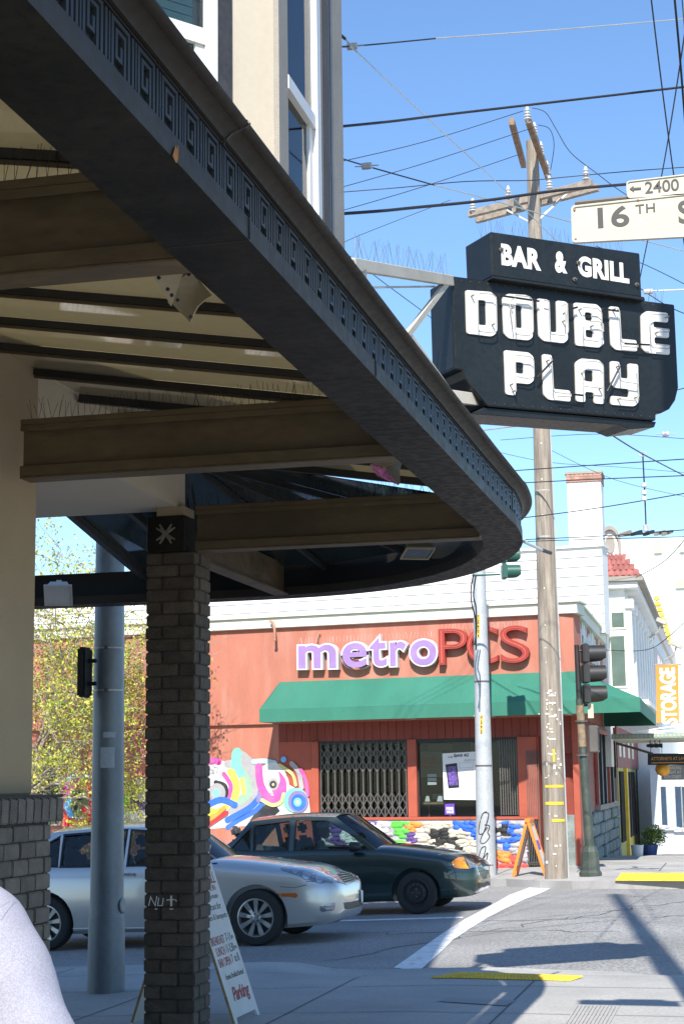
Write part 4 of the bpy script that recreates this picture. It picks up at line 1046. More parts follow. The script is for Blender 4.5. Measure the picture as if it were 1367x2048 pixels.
mural('mural', 'curling pink, yellow and blue abstract mural on the red wall behind the dark green car', [
 ('p', 'wh', [(395, 1530), (440, 1520), (470, 1530), (500, 1540), (540, 1528), (560, 1560), (616, 1590), (622, 1640), (395, 1660)]),
 ('p', 'bk', [(500, 1640), (520, 1612), (548, 1606), (560, 1622), (540, 1640)]), ('s', 'bl', [(455, 1655), (478, 1640), (510, 1622), (530, 1600)], 9), ('c', 'wh', (590, 1622), 22, 16),
 ('s', 'pk', [(398, 1528), (425, 1522), (438, 1524)], 12), ('s', 'gr', [(455, 1528), (478, 1530), (500, 1550)], 14),
 ('s', 'gr', [(482, 1515), (505, 1540), (512, 1570), (500, 1600), (468, 1618)], 26),
 ('s', 'sg', [(478, 1540), (493, 1560), (496, 1585), (482, 1600)], 16),
 ('s', 'aq', [(474, 1506), (472, 1530), (480, 1545)], 20),
 ('s', 'yl', [(462, 1548), (470, 1570), (466, 1595), (440, 1615), (415, 1625)], 20), ('s', 'yl', [(484, 1560), (488, 1585)], 9),
 ('s', 'wh', [(400, 1545), (440, 1540), (458, 1570), (450, 1600), (430, 1612)], 12),
 ('s', 'pk', [(448, 1548), (462, 1572), (456, 1600)], 9), ('s', 'bk', [(432, 1565), (450, 1572), (452, 1590), (440, 1602)], 9),
 ('c', 'gr', (434, 1586), 18), ('c', 'aq', (433, 1586), 7.5), ('s', 'bl', [(400, 1620), (440, 1600), (470, 1610)], 12),
 ('s', 'bl', [(455, 1640), (500, 1615), (522, 1590)], 11), ('s', 'pr', [(520, 1535), (524, 1560), (518, 1600)], 10),
 ('s', 'lt', [(508, 1523), (530, 1522), (550, 1526)], 9), ('c', 'wh', (545, 1556), 28), ('s', 'pk', [(518, 1534), (522, 1570), (540, 1598), (560, 1592), (568, 1560)], 15),
 ('c', 'pk', (560, 1570), 17, 24), ('c', 'wh', (545, 1558), 15, 20), ('c', 'gr', (547, 1568), 11), ('c', 'bk', (547, 1569), 7), ('c', 'ol', (547, 1569), 2.6),
 ('s', 'ol', [(525, 1600), (545, 1610), (562, 1604), (568, 1588)], 7), ('s', 'wh', [(560, 1540), (575, 1560), (576, 1590)], 5),
 ('s', 'gr', [(584, 1527), (598, 1545), (604, 1575)], 9), ('s', 'ol', [(560, 1530), (585, 1548), (592, 1570)], 6), ('s', 'pk', [(602, 1540), (612, 1560), (616, 1590)], 7),
 ('c', 'lb', (568, 1519), 5.5), ('c', 'aq', (592, 1600), 24, 22), ('c', 'pr', (597, 1603), 20), ('c', 'bl', (598, 1605), 15), ('c', 'lb', (596, 1604), 8), ('c', 'ol', (596, 1604), 3.4),
 ('s', 'or_', [(400, 1650), (430, 1632), (450, 1615)], 8), ('s', 'rd', [(400, 1662), (430, 1642), (455, 1625)], 7), ('s', 'yl', [(400, 1640), (425, 1624)], 8)], -.037)
mural('mural', 'dark red and magenta mask mural behind the grey street pole', [
 ('p', 'mg', [(126, 1555), (150, 1542), (175, 1545), (178, 1640), (128, 1640)]), ('p', 'rd', [(150, 1570), (180, 1562), (184, 1656), (128, 1650), (128, 1610)]),
 ('s', 'lt', [(132, 1562), (150, 1552), (178, 1553)], 8), ('c', 'olv', (155, 1608), 26, 30), ('c', 'bk', (160, 1592), 10, 8), ('s', 'lb', [(138, 1598), (134, 1612), (142, 1630)], 12),
 ('s', 'wh', [(140, 1634), (160, 1636), (178, 1634)], 2), ('s', 'yl', [(135, 1642), (155, 1648), (175, 1646)], 6), ('c', 'rd', (168, 1620), 6), ('c', 'bk', (152, 1615), 5)], -.037)
mural('mural', 'green and violet mural patch seen between the grey pole and brick column', [
 ('p', 'dv', [(236, 1570), (300, 1550), (340, 1560), (340, 1625), (236, 1630)]), ('p', 'gn', [(236, 1568), (250, 1570), (262, 1595), (255, 1620), (236, 1640)]),
 ('s', 'yl', [(246, 1572), (260, 1590), (256, 1610), (244, 1625)], 5), ('c', 'gr', (285, 1580), 22), ('c', 'bk', (273, 1576), 7), ('p', 'wh', [(248, 1622), (340, 1618), (340, 1650), (240, 1650)]), ('s', 'bk', [(260, 1578), (275, 1600), (292, 1606)], 3)], -.037)
# barred window far left
bw = thing('barred_window', 'tall white framed window behind vertical bars at the left end of the red wall', 'window', F1.M)
x0, x1 = F1.px(50, 1560)[0], F1.px(122, 1560)[0]; z0, z1 = F1.px(90, 1648)[1], F1.px(90, 1512)[1]
M['dimgreen'] = mat('dim_green_pane', (.10, .14, .12), .2)
B(bw, 'pane', 'dimgreen', x0, x1, z0, z1, -.039, -.03)
for i in range(9): q = x0+(x1-x0)*i/8; B(bw, 'bar', 'iron', q, q+.025, z0, z1, .0, .03)
for z in (z0, z1): B(bw, 'frame', 'trimgrey', x0-.03, x1+.03, z-.04, z, -.0385, .04)
B(bw, 'frame', 'trimgrey', x1, x1+.03, z0+.001, z1-.041, -.0385, .04)
M['flyer'] = mat('torn_flyer', (.55, .55, .53), .9, .3, 20, 50)
B(bw, 'bars_rail', 'iron', x0, x1, (z0+z1)/2, (z0+z1)/2+.03, .031, .04)
# ================================================================== DOUBLE PLAY SIGN
sa = R_(51); SU = V(math.sin(sa), math.cos(sa), 0)
FS = Frame(atD(905, 700, 12.1), SU)
sg = thing('neon_sign', 'black double sided neon sign reading BAR & GRILL DOUBLE PLAY on its bracket', 'neon sign', FS.M)
TH = .36
def sprism(pxs, n0, n1, name, m, par, bevel=.006):
    P = FS.poly(pxs); mb = MB().prism(P, n1, n0, fl); return mb.build(name, m, par, bevel=bevel)
body = [(905, 552), (1348, 609), (1356, 775), (1350, 800), (1338, 818), (1322, 826), (1311, 826), (1311, 841), (974, 812), (960, 795), (945, 778), (930, 757), (924, 740), (911, 738)]
sprism(body, -TH, 0, 'cabinet', 'signblack', sg, .008)
sprism([(973, 467), (1271, 510), (1275, 598), (977, 556)], -TH+.03, .05, 'top_cabinet', 'signblack', sg, .008)
sprism([(974, 557), (1276, 599), (1278, 606), (974, 562)], -TH+.04, .075, 'ledge', 'signblack', sg, .003)
sprism([(971, 813), (1316, 842), (1312, 853), (1262, 857), (1240, 848), (944, 826)], -TH+.02, -.03, 'bottom_tray', 'signblack', sg, .004)
# riveted edge
mb = MB()
def rim(a, b, n):
    A = Vector(FS.px(*a)); Bq = Vector(FS.px(*b))
    for i in range(n): p = A.lerp(Bq, (i+.5)/n); mb.lathe([(.004, 0), (.003, .003)], 6, (p[0], p[1], .0085))
rim((912, 560), (1342, 615), 26); rim((978, 806), (1305, 834), 18)
tag(mb.build('rivets', 'gate', sg), kind='stuff')
def slet(contours, name, m, n, d, par):
    v_, f_ = shape2d([FS.poly(c) for c in contours], d); return MB().add([p+V(0, 0, n) for p in v_], f_).build(name, m, par, bevel=0)
X = lambda x, y: (660+x/1.9335, 440+y/1.9335)
def sc(*pts): return [X(*p) for p in pts]
L_ = {
 'D': [sc((519, 273), (617, 280), (634, 297), (637, 440), (620, 452), (524, 440)), sc((565, 310), (597, 313), (600, 410), (568, 407))],
 'O': [sc((680, 287), (755, 292), (774, 310), (778, 455), (762, 467), (686, 459), (667, 441), (661, 303)), sc((707, 330), (735, 332), (738, 421), (710, 418))],
 'U': [sc((795, 305), (838, 310), (842, 434), (872, 437), (869, 313), (909, 318), (915, 462), (899, 478), (820, 469), (802, 452))],
 'B': [sc((937, 321), (1025, 328), (1042, 345), (1046, 395), (1036, 407), (1048, 420), (1053, 480), (1036, 495), (944, 486)), sc((978, 357), (1006, 360), (1008, 393), (980, 390)), sc((981, 425), (1010, 428), (1012, 458), (983, 455))],
 'L': [sc((1073, 335), (1111, 339), (1117, 461), (1178, 467), (1181, 511), (1098, 503), (1080, 486))],
 'E': [sc((1216, 354), (1299, 361), (1301, 398), (1243, 393), (1244, 417), (1303, 423), (1304, 458), (1247, 454), (1248, 480), (1306, 486), (1307, 523), (1218, 515), (1199, 498), (1196, 370))],
 'P': [sc((668, 505), (762, 514), (781, 531), (784, 620), (766, 636), (710, 631), (712, 680), (674, 675)), sc((709, 550), (742, 553), (744, 597), (711, 594))],
 'L2': [sc((815, 520), (851, 524), (857, 655), (922, 661), (924, 704), (840, 696), (820, 678))],
 'A': [sc((963, 537), (1033, 543), (1050, 560), (1053, 713), (1015, 710), (1014, 668), (980, 665), (981, 706), (946, 702), (942, 553)), sc((977, 580), (1010, 583), (1012, 628), (979, 625))],
 'Y': [sc((1077, 547), (1112, 550), (1115, 612), (1147, 616), (1145, 556), (1184, 560), (1188, 705), (1170, 722), (1079, 715), (1079, 681), (1149, 688), (1149, 655), (1096, 650), (1079, 635))],
}
for k, cs in L_.items():
    cs = [rounded(c, 4, 2) for c in cs]
    l = slet(cs, 'letter', 'white_paint', .001, .014, sg)
# neon tubes: outlines following each letter, held off its face
def inset_tube(pts, name='neon_tube'):
    P = [FS.px(*X(*p)) for p in pts]; P3 = [V(p[0], p[1], .062) for p in P]
    Q = []
    for i in range(len(P3)-1):
        Q += [P3[i].lerp(P3[i+1], t) for t in (.08, .92)]
    MB().tube([P3[0]]+Q[1:-1]+[P3[-1]], .005, 6).build(name, 'tube', sg, smooth=60)
for t in ([(560, 292), (610, 295), (624, 308), (627, 436), (610, 444), (556, 438), (553, 300)], [(700, 300), (750, 304), (764, 318), (767, 440), (750, 455), (700, 450), (696, 340)], [(700, 310), (680, 318), (676, 330), (690, 430)],
          [(808, 318), (828, 322), (832, 448), (886, 455), (902, 440), (898, 330)], [(958, 345), (1015, 350), (1030, 365), (1032, 460), (1018, 478), (962, 470), (960, 420)], [(880, 340), (893, 332), (890, 415)],
          [(985, 400), (1020, 400), (1036, 410), (1037, 440)], [(1090, 350), (1099, 360), (1106, 480), (1168, 486), (1170, 500), (1110, 495)], [(1285, 375), (1230, 372), (1216, 385), (1222, 500), (1290, 505), (1292, 492), (1240, 488)], [(1240, 440), (1290, 440), (1290, 430), (1240, 426)],
          [(700, 670), (697, 530), (755, 535), (768, 548), (770, 612), (755, 622), (705, 612)], [(830, 535), (838, 545), (845, 672), (912, 680), (912, 690), (860, 687)], [(960, 690), (958, 565), (975, 552), (1025, 557), (1036, 570), (1038, 700)], [(965, 650), (1030, 656)],
          [(1090, 560), (1100, 570), (1103, 630), (1170, 640), (1165, 570)], [(1170, 640), (1173, 690), (1160, 705), (1095, 700)]):
    inset_tube(t)
def slead(a, b, r=.008, n=.06, m='signblack'):
    A = FS.px(*X(*a)); Bq = FS.px(*X(*b)); MB().tube([(A[0], A[1], n), (Bq[0], Bq[1], n)], r, 8).build('lead', m, sg, smooth=60)
for a, b in (((637, 300), (790, 322)), ((783, 615), (845, 548)), ((1052, 670), (1102, 572)), ((905, 355), (937, 345)), ((1035, 352), (1095, 360)), ((1120, 485), (1215, 490)), ((915, 680), (960, 685))): slead(a, b)
M['lettershadowless'] = None
mb = MB()
for a in ((540, 297), (688, 338), (892, 395), (955, 350), (1000, 415), (1085, 350), (1290, 380), (1250, 440), (700, 665), (690, 640), (830, 548), (965, 595), (1100, 570), (1105, 695), (1170, 690), (620, 408), (1033, 655)):
    p = FS.px(*X(*a)); MB().lathe([(.007, 0), (.007, .03), (.005, .045)], 8, (p[0], p[1], .0155)).build('tube_socket', 'trimgrey', sg)
# BAR & GRILL lettering and bolts
mb = MB()
def swarp(x0, y0, x1, y1, hpx):  # baseline from (x0,y0) to (x1,y1), height
    A = Vector(FS.px(x0, y0, .05)); Bq = Vector(FS.px(x1, y1, .05)); h = Vector(FS.px(x0, y0-hpx, .05))[1]-A[1]
    return A, Bq, h
for s_, x0, y0, x1, y1, hp in (('BAR', 1002, 530, 1081, 542, 43), ('&', 1109, 545, 1133, 548, 43), ('GRILL', 1155, 552, 1257, 568, 41)):
    A, Bq, h = swarp(x0, y0, x1, y1, hp)
    v_, f_ = text_raw(s_, .01, .05, 4, 1.08 if s_ != '&' else 1); v_ = fit(v_, 0, 1, 0, 1, 0)
    MB().add([V(A[0]+(Bq[0]-A[0])*p.x, A[1]+(Bq[1]-A[1])*p.x+h*p.y, .0505+p.z*.3) for p in v_], f_).build('lettering', 'white_paint', sg)
mb = MB()
for x, y in ((645, 123), (942, 174), (928, 238), (1167, 258)):
    p = FS.px(*X(x, y)); MB().lathe([(.018, 0), (.018, .012), (.01, .014), (.008, .03)], 10, (p[0], p[1], .05)).build('bolt', 'gate', sg)
# side panel and cut corner on the left side
SP = Frame(FS.M @ V(0, 0, 0), -FS.N)
sprism([(905, 560), (908, 560), (913, 733), (910, 733)], -TH+.05, -.03, 'side_frame', 'signblack', sg, .001)
# brackets
bk = thing('sign_bracket', 'cream steel truss bracket holding the neon sign off the building corner', 'bracket')
def pr(a, D): return atD(a[0], a[1], D)
dA, dB = 10.2, 12.2
w0 = pr((704, 529), 9.8); w1 = pr((901, 562), dB); w2 = pr((812, 665), 11.0); w3 = pr((740, 545), 10.0)
MB().bar(w0, w1, .045, .075).build('top_arm', 'bracket', bk, bevel=.003)
MB().bar(w0+V(0, -.05, 0), w2+V(0, -.05, -.05), .03, .05).build('brace', 'bracket', bk, bevel=.003)
MB().bar(w1+V(0, -.05, 0), w2+V(0, -.05, -.05), .03, .05).build('brace', 'bracket', bk, bevel=.003)
MB().bar(pr((735, 545), 10.0)+V(0, -.06, 0), pr((735, 580), 10.0)+V(0, -.06, 0), .012, .012).build('rod', 'gate', bk)
MB().bar(pr((735, 575), 10.0)+V(0, 0, 0), pr((868, 573), 12.0), .014, .014).build('rod', 'wirel', bk)
MB().bar(w2, pr((905, 795), 11.9), .03, .05).build('lower_strut', 'bracket', bk)
MB().bar(pr((880, 790), 11.8), pr((974, 803), 12.4), .05, .09).build('bottom_arm', 'bracket', bk, bevel=.003)
MB().bar(w0, w0+V(-1.6, -.9, .05), .045, .07).build('wall_arm', 'bracket', bk)
MB().bar(pr((880, 790), 11.8), pr((880, 790), 11.8)+V(-1.8, -.9, 0), .05, .09).build('wall_arm', 'bracket', bk)
mb = MB()
def spikes(a, b, n, h, mbx, r=.0009):
    for i in range(n):
        p = a.lerp(b, i/n)
        for k in range(3): mbx.tube([p, p+V(rnd.uniform(-.05, .05), rnd.uniform(-.05, .05), h*rnd.uniform(.8, 1.05))], r, 3, caps=False)
spikes(w0+V(0, 0, .04), w1+V(0, 0, .04), 22, .15, mb); tag(mb.build('bird_spikes', 'gate', bk, world=True), kind='stuff')
mb = MB(); a = FS.px(975, 467); b = FS.px(1270, 510)
spikes(FS.M @ V(a[0], a[1], -.1), FS.M @ V(b[0], b[1], -.1), 28, .16, mb)
a = FS.px(1280, 600); b = FS.px(1346, 609); spikes(FS.M @ V(a[0], a[1], -.1), FS.M @ V(b[0], b[1], -.1), 7, .14, mb)
tag(mb.build('bird_spikes', 'gate', sg, world=True), kind='stuff')
# ================================================================== STREET NAME SIGNS on the pole just outside the frame
FN = Frame(V(-.9, 8.2, 0), V(1, 0, 0))
PX_, PY_ = .22, 8.26
M['greenpole'] = mat('dark_green_paint', (.045, .06, .05), .5, .25, 5, 40, dirt=.3, dirtcol=(.12, .12, .10), dscale=6)
pl = thing('street_pole', 'tall dark pole at the near corner carrying the street name plates', 'pole', V(PX_, PY_, 0))
MB().tube([(0, 0, -.05), (0, 0, 17.5)], [.17, .10], 14).build('shaft', 'wood', pl, smooth=50)
ss = thing('street_sign', 'large cream street name sign reading 16TH ST', 'street sign', FN.M)
def plate(par, pxs, m, n=0, d=.02, name='plate', r=3):
    P = rounded(FN.poly(pxs), .02, 4); v_, f_ = shape2d([P], d); return MB().add([p+V(0, 0, n-d) for p in v_], f_).build(name, m, par)
plate(ss, [(1141, 412), (1440, 379), (1444, 470), (1143, 486)], 'ssign')
M['frame_grey'] = mat('sign_rim', (.42, .40, .34), .4)
def rimn(par, pxs, w_=.010, m='frame_grey'):
    P = FN.poly(pxs); out = rounded(P, .02, 4); cx = sum(p[0] for p in P)/4; cy = sum(p[1] for p in P)/4
    inn = rounded([(p[0]+(w_ if p[0] < cx else -w_), p[1]+(w_ if p[1] < cy else -w_)) for p in P], .016, 4)
    v_, f_ = shape2d([out, inn], .006); MB().add([p+V(0, 0, .0005) for p in v_], f_).build('rim', m, par)
rimn(ss, [(1141, 412), (1440, 379), (1444, 470), (1143, 486)])
def lett(par, s_, x0, y0, x1, y1, hp, bold=.02, m='ink', space=1.0):
    A = FN.px(x0, y0); Bq = FN.px(x1, y1); h = FN.px(x0, y0-hp)[1]-A[1]
    v_, f_ = text_raw(s_, .004, bold, 5, space); v_ = fit(v_, 0, 1, 0, 1, 0)
    MB().add([V(A[0]+(Bq[0]-A[0])*p.x, A[1]+(Bq[1]-A[1])*p.x+h*p.y, .0008+p.z*.5) for p in v_], f_).build('lettering', m, par)
lett(ss, '16', 1195, 457, 1258, 452, 42, .02); lett(ss, 'TH', 1270, 428, 1309, 424, 18, .01, space=1.1); lett(ss, 'ST', 1356, 448, 1425, 442, 46, .02, space=1.1)
s2_ = thing('number_plate_sign', 'small cream block number plate with left arrow and 2400, above the street name', 'sign', FN.M)
plate(s2_, [(1251, 363), (1400, 345), (1402, 388), (1253, 397)], 'ssign'); rimn(s2_, [(1251, 363), (1400, 345), (1402, 388), (1253, 397)], .006)
lett(s2_, '2400', 1289, 388, 1357, 381, 24, .012)
A = FN.poly([(1258, 378), (1266, 372), (1266, 376), (1281, 375), (1281, 379), (1266, 380), (1267, 384)]); v_, f_ = shape2d([A], .004); MB().add([p+V(0, 0, .001) for p in v_], f_).build('arrow', 'ink', s2_)
mb = MB()
for x, y in ((1148, 420), (1150, 478), (1275, 400), (1410, 388)):
    p = FN.px(x, y); mb.lathe([(.006, 0), (.004, .006)], 8, (p[0], p[1], .004))
mb.build('bolt', 'rustpipe', ss)
MB().tube([FN.M @ V(*FN.px(1148, 404), -.02), FN.M @ V(1.1, FN.px(1400, 376)[1], -.02)], .012, 8).build('hanger_rod', 'gate', ss, world=True)
# ================================================================== WOODEN UTILITY POLE
wb = atG(1112, 1757, .13); wt = atY(1063, 282, wb.y); dD = (wt-CAM).dot(FW)-28.2
wp = thing('utility_pole', 'tall weathered wooden utility pole with two pairs of crossarms and white insulators', 'utility pole', wb)
ax = wt-wb
P = [wb+ax*t for t in (0, .25, .5, .75, 1)]
MB().tube([wb-ax*.015]+P[1:], [.205, .185, .165, .135, .11], 18).build('shaft', 'wood', wp, world=True, smooth=50)
M['spikewhite'] = mat('peeled_paper', (.62, .60, .52), .9, .2)
def onpole(px, py, w_, h, m, name, D=None):    # patch that hugs the shaft
    t = (1757-py)/(1757-282); c = wb+ax*t; r = .199-.085*t+.010 if t > .5 else .205-.08*t+.006
    d = (CAM-c); d.z = 0; d.normalize(); sx = V(-d.y, d.x, 0)
    off = ((atD(px, py, (c-CAM).dot(FW))-c).dot(-sx))
    a0 = math.asin(clamp(off/r, -.95, .95)); rows = []
    aw_ = min(1.2, w_/2/r)
    for k in range(7):
        a = a0-aw_+2*aw_*k/6
        rows.append([c+(d*math.cos(a)-sx*math.sin(a))*r+V(0, 0, z) for z in (-h/2, h/2)])
    return MB().grid(rows).build(name, m, wp, world=True, solid=.003)
onpole(1109, 1584, .36, .045, 'yellow', 'yellow_band'); onpole(1109, 1616, .36, .05, 'yellow', 'yellow_band'); onpole(1118, 1648, .26, .045, 'yellow', 'yellow_band')
onpole(1107, 1526, .04, .22, 'yellow', 'yellow_sticker')
rr = random.Random(4)
for i in range(46):
    y = rr.uniform(1400, 1560) if i < 34 else rr.uniform(1200, 1750); onpole(1106+rr.uniform(-16, 16), y, rr.uniform(.015, .06), rr.uniform(.015, .05), 'spikewhite', 'paper_scrap')
for y in (1412, 1426, 1495, 1452): onpole(1104, y, .13, .03, 'spikewhite', 'paper_scrap')
# conduit on its right side
MB().tube([wb+V(.21, -.02, 0), wb+ax*.25+V(.19, -.02, 0), wb+ax*.5+V(.165, -.02, 0), wb+ax*.72+V(.14, -.02, 0)], .018, 6).build('ground_conduit', 'wirel', wp, world=True)
# crossarms
def cross(p0, p1, D0, D1, w_=.09, h=.12): return MB().bar(atD(*p0, D0), atD(*p1, D1), w_, h).build('crossarm', 'arm_wood', wp, bevel=.006, world=True)
M['armgrey'] = mat('grey_crossarm', (.30, .25, .20), .85, .3, 8, 50, bump=.4, dirt=.4, dirtcol=(.15, .12, .09))
def cross2(p0, p1, D0, D1, m): return MB().bar(atD(*p0, D0+dD), atD(*p1, D1+dD), .10, .13).build('crossarm', m, wp, bevel=.006, world=True)
cross2((937, 429), (1183, 366), 29.0, 27.3, 'armgrey'); cross2((952, 440), (1195, 375), 29.4, 27.7, 'armgrey')
cross2((1022, 243), (1046, 330), 26.9, 29.3, 'arm_wood'); cross2((1055, 240), (1096, 355), 26.7, 29.1, 'arm_wood')
ins_me = None
def insul(x, y, D, s_=1):
    global ins_me
    if ins_me is None:
        prof = [(.02, -.02), (.022, 0)]
        for k in range(4): prof += [(.035, .02+.055*k), (.068-.005*k, .03+.055*k), (.066-.005*k, .045+.055*k), (.034, .052+.055*k)]
        prof += [(.03, .27), (.012, .285)]
        o = MB().lathe(prof, 12).build('insulator', 'ceramic', smooth=40); ins_me = o.data; bpy.data.objects.remove(o)
    p = atD(x, y, D+dD); inst('insulator', ins_me, wp, LOCAL[wp.name].inverted() @ Matrix.Translation(p) @ Matrix.Scale(s_, 4))
for x, y, D in ((945, 425, 28.9), (1016, 400, 28.6), (1098, 380, 28.0), (1171, 362, 27.4), (1054, 242, 26.7), (1068, 274, 27.4), (1081, 312, 28.1), (1093, 350, 28.8)): insul(x, y, D)
for a, b, D in (((1060, 445), (1012, 420), 28.3), ((1070, 445), (1120, 397), 28.0), ((1067, 448), (1135, 385), 27.9)): MB().bar(atD(*a, D+dD), atD(*b, D+dD), .02, .035).build('arm_brace', 'wirel', wp, world=True)
MB().tube([atD(1070, 848, 28+dD), atD(1085, 858, 28.0+dD), atD(1106, 846, 28+dD)], .025, 6).build('strap', 'wirel', wp, world=True)
for y, h in ((850, .10), (1010, .02), (1102, .03)): onpole(1084, y, .30, h, 'wirel', 'strap')
for k in range(22): onpole(1085+(k % 2)*10-5+(k-11)*.8, 880+k*36, .02, .03, 'spikewhite', 'pole_step') if k % 2 else None
# ================================================================== STEEL TROLLEY POLE
mbp = atD(972, 1742, 30.8); mbp.z = gz(mbp.x, mbp.y)+.13; mt_ = atY(950, 850, mbp.y)
tp = thing('trolley_pole', 'pale galvanised trolley pole with black graffiti tag and yellow number stickers', 'pole', mbp)
ax2 = mt_-mbp
MB().tube([mbp-V(0, 0, .1), mbp+ax2*.12], [.185, .18], 18).build('base_sleeve', 'galv2', tp, smooth=50, world=True)
MB().tube([mbp+ax2*.12, mbp+ax2*.4, mbp+ax2*.7, mt_], [.168, .145, .12, .10], 18).build('shaft', 'galv2', tp, smooth=50, world=True)
MB().lathe([(.11, 0), (.11, .05), (.05, .12)], 12, mt_).build('cap', 'ceramic', tp, world=True)
def onshaft(root, base, axv, y0, y1, rfun, pts, w_, m, name, n=.004, wn=False):
    # draw a stroke (pixels) that hugs a vertical shaft
    rows = []
    for i, (px, py) in enumerate(pts):
        t = (y0-py)/(y0-y1); c = base+axv*t; r = rfun(t)+n
        d = (CAM-c); d.z = 0; d.normalize(); sx = V(-d.y, d.x, 0)
        off = (atD(px, py, (c-CAM).dot(FW))-c).dot(-sx); a = math.asin(clamp(off/r, -.98, .98))
        rows.append((c+(d*math.cos(a)-sx*math.sin(a))*r, d*math.cos(a)-sx*math.sin(a)))
    return MB().tube([p for p, _ in rows], w_/2, 5).build(name, m, root, world=True)
rt = lambda t: .168-.068*clamp((t-.12)/.88, 0, 1) if t > .12 else .18
Y0, Y1 = 1742, 850
tg = [(972, 1620), (964, 1625), (958, 1645), (957, 1662), (966, 1660), (973, 1640), (976, 1624), (968, 1622)]
tg2 = [(968, 1645), (978, 1648), (974, 1660), (978, 1668), (968, 1680), (960, 1678), (964, 1664), (974, 1650)]
tg3 = [(957, 1705), (962, 1690), (970, 1687), (968, 1700), (964, 1712), (974, 1698), (972, 1712)]
M['spray'] = mat('black_spray', (.03, .03, .035), .7)
for t3 in (tg, tg2, tg3):
    t3 = [(p.x, p.y) for p in smooth_pts([V(a, b, 0) for a, b in t3], 4)]; onshaft(tp, mbp, ax2, Y0, Y1, rt, t3, .02, 'spray', 'graffiti_tag', .001)
def shaftpatch(root, base, axv, y0, y1, rfun, px, py, w_, h, m, name, off_n=.004):
    t = (y0-py)/(y0-y1); c = base+axv*t; r = rfun(t)+off_n
    d = (CAM-c); d.z = 0; d.normalize(); sx = V(-d.y, d.x, 0)
    off = (atD(px, py, (c-CAM).dot(FW))-c).dot(-sx); a0 = math.asin(clamp(off/r, -.9, .9)); aw_ = min(1.45, w_/2/r); rows = []
    for k in range(9):
        a = a0-aw_+2*aw_*k/8; rows.append([c+(d*math.cos(a)-sx*math.sin(a))*r+V(0, 0, z) for z in (-h/2, h/2)])
    o = MB().grid(rows).build(name, m, root, world=True, solid=.002)
    fr_ = Matrix((sx*-1*math.cos(a0)-d*math.sin(a0), V(0, 0, 1), (d*math.cos(a0)-sx*math.sin(a0)))).transposed().to_4x4(); fr_.translation = c+(d*math.cos(a0)-sx*math.sin(a0))*(r+.003)
    return o, fr_
for s_, x, ys in (('T2404', 956, 1241), ('N242', 962, 1438)):
    for i, ch in enumerate(s_):
        o, fr_ = shaftpatch(tp, mbp, ax2, Y0, Y1, rt, x, ys+i*9.3, .055, .078, 'yellow', 'number_sticker')
        v_, f_ = text_raw(ch, .01, .03, 3); v_ = fit(v_, -.017, .017, -.03, .03, 0, .2)
        MB().add([fr_ @ p for p in v_], f_).build('numeral', 'ink', tp, world=True)
for y in (1368, 1532, 1722): shaftpatch(tp, mbp, ax2, Y0, Y1, rt, 965, y, .4, .03, 'gate', 'band')
# cables climbing the pole
for k, pts in enumerate(([(946, 1148), (941, 1180), (943, 1210), (950, 1240), (951, 1300)], [(951, 1150), (946, 1190), (951, 1215), (952, 1260), (948, 1290)])):
    cable('cable', '', pts, (30.2, 30.2), 3, 'wire', parent=tp)
# signal head on it
sh_ = thing('traffic_signal', 'green traffic signal facing right on an arm of the pale trolley pole', 'traffic signal', atD(1008, 1143, 30.2))
M['siggreen'] = mat('signal_green', (.02, .09, .07), .4, .1)
O = atD(1008, 1143, 30.2); sxv = V(1, 0, 0)
def sighead(root, O, n, s_, m, face=V(math.cos(R_(16)), math.sin(R_(16)), 0)):
    side = V(-face.y, face.x, 0)
    for k in range(n):
        c = O+V(0, 0, -(k)*.36*s_)
        Fr = Matrix((face, side, V(0, 0, 1))).transposed().to_4x4(); Fr.translation = c
        hb = MB().box(-.06*s_, .05*s_, -.17*s_, .17*s_, -.17*s_, .17*s_).xf(Fr).build('housing', m, root, world=True, bevel=.02*s_, seg=2)
        rows = []
        for i in range(5):
            xx = .05*s_+.30*s_*i/4; cut = math.pi*(1.0-.22*i/4)
            rows.append([V(xx-(.05*s_ if abs(a) > 2.2 and i == 4 else 0), .150*s_*math.sin(a), .150*s_*math.cos(a)) for a in [(-cut+2*cut*j/18) for j in range(19)]])
        MB().grid(rows).xf(Fr).build('visor', m, hb, world=True, solid=.006, smooth=50)
        MB().lathe([(.13*s_, 0), (.10*s_, .02), (.02, .03)], 14, (.051*s_, 0, 0), 0).xf(Fr).build('lens', 'lens', hb, world=True, smooth=50)
sighead(sh_, O+V(0, 0, .59), 3, .82, 'siggreen'); 
MB().tube([O+V(-.08, 0, -.05), O+V(-.6, .0, -.05)], .02, 6).build('arm', 'siggreen', sh_, world=True)
# ================================================================== GREEN SIGNAL POLE
gb = atG(1180, 1752, .13); gt = gb+V(-.10, 0, 4.06)
gp = thing('signal_pole', 'old dark green signal pole with fluted cast base and small plates', 'signal pole', gb)
rr_ = [(.20, 0), (.20, .06), (.17, .10), (.155, .42), (.12, .50), (.09, .53)]
MB().lathe(rr_, 8, gb).build('cast_base', 'greenpole', gp, world=True, bevel=.004)
MB().tube([gb+V(0, 0, .52), gb+V(-.05, 0, 2.0), gb+V(-.085, 0, 3.1)], [.085, .072, .064], 12).build('shaft', 'greenpole', gp, world=True, smooth=50)
MB().tube([gb+V(-.085, 0, 3.1), gt], [.055, .045], 10).build('upper_shaft', 'iron', gp, world=True, smooth=50)
M['rustband'] = mat('rusty_flaked_paint', (.22, .17, .11), .8, .3, 12, 30, dirt=.6, dirtcol=(.3, .12, .05), dscale=14)
MB().tube([gb+V(-.057, 0, 2.25), gb+V(-.081, 0, 2.98)], [.074, .069], 12).build('flaking_band', 'rustband', gp, world=True, smooth=50)
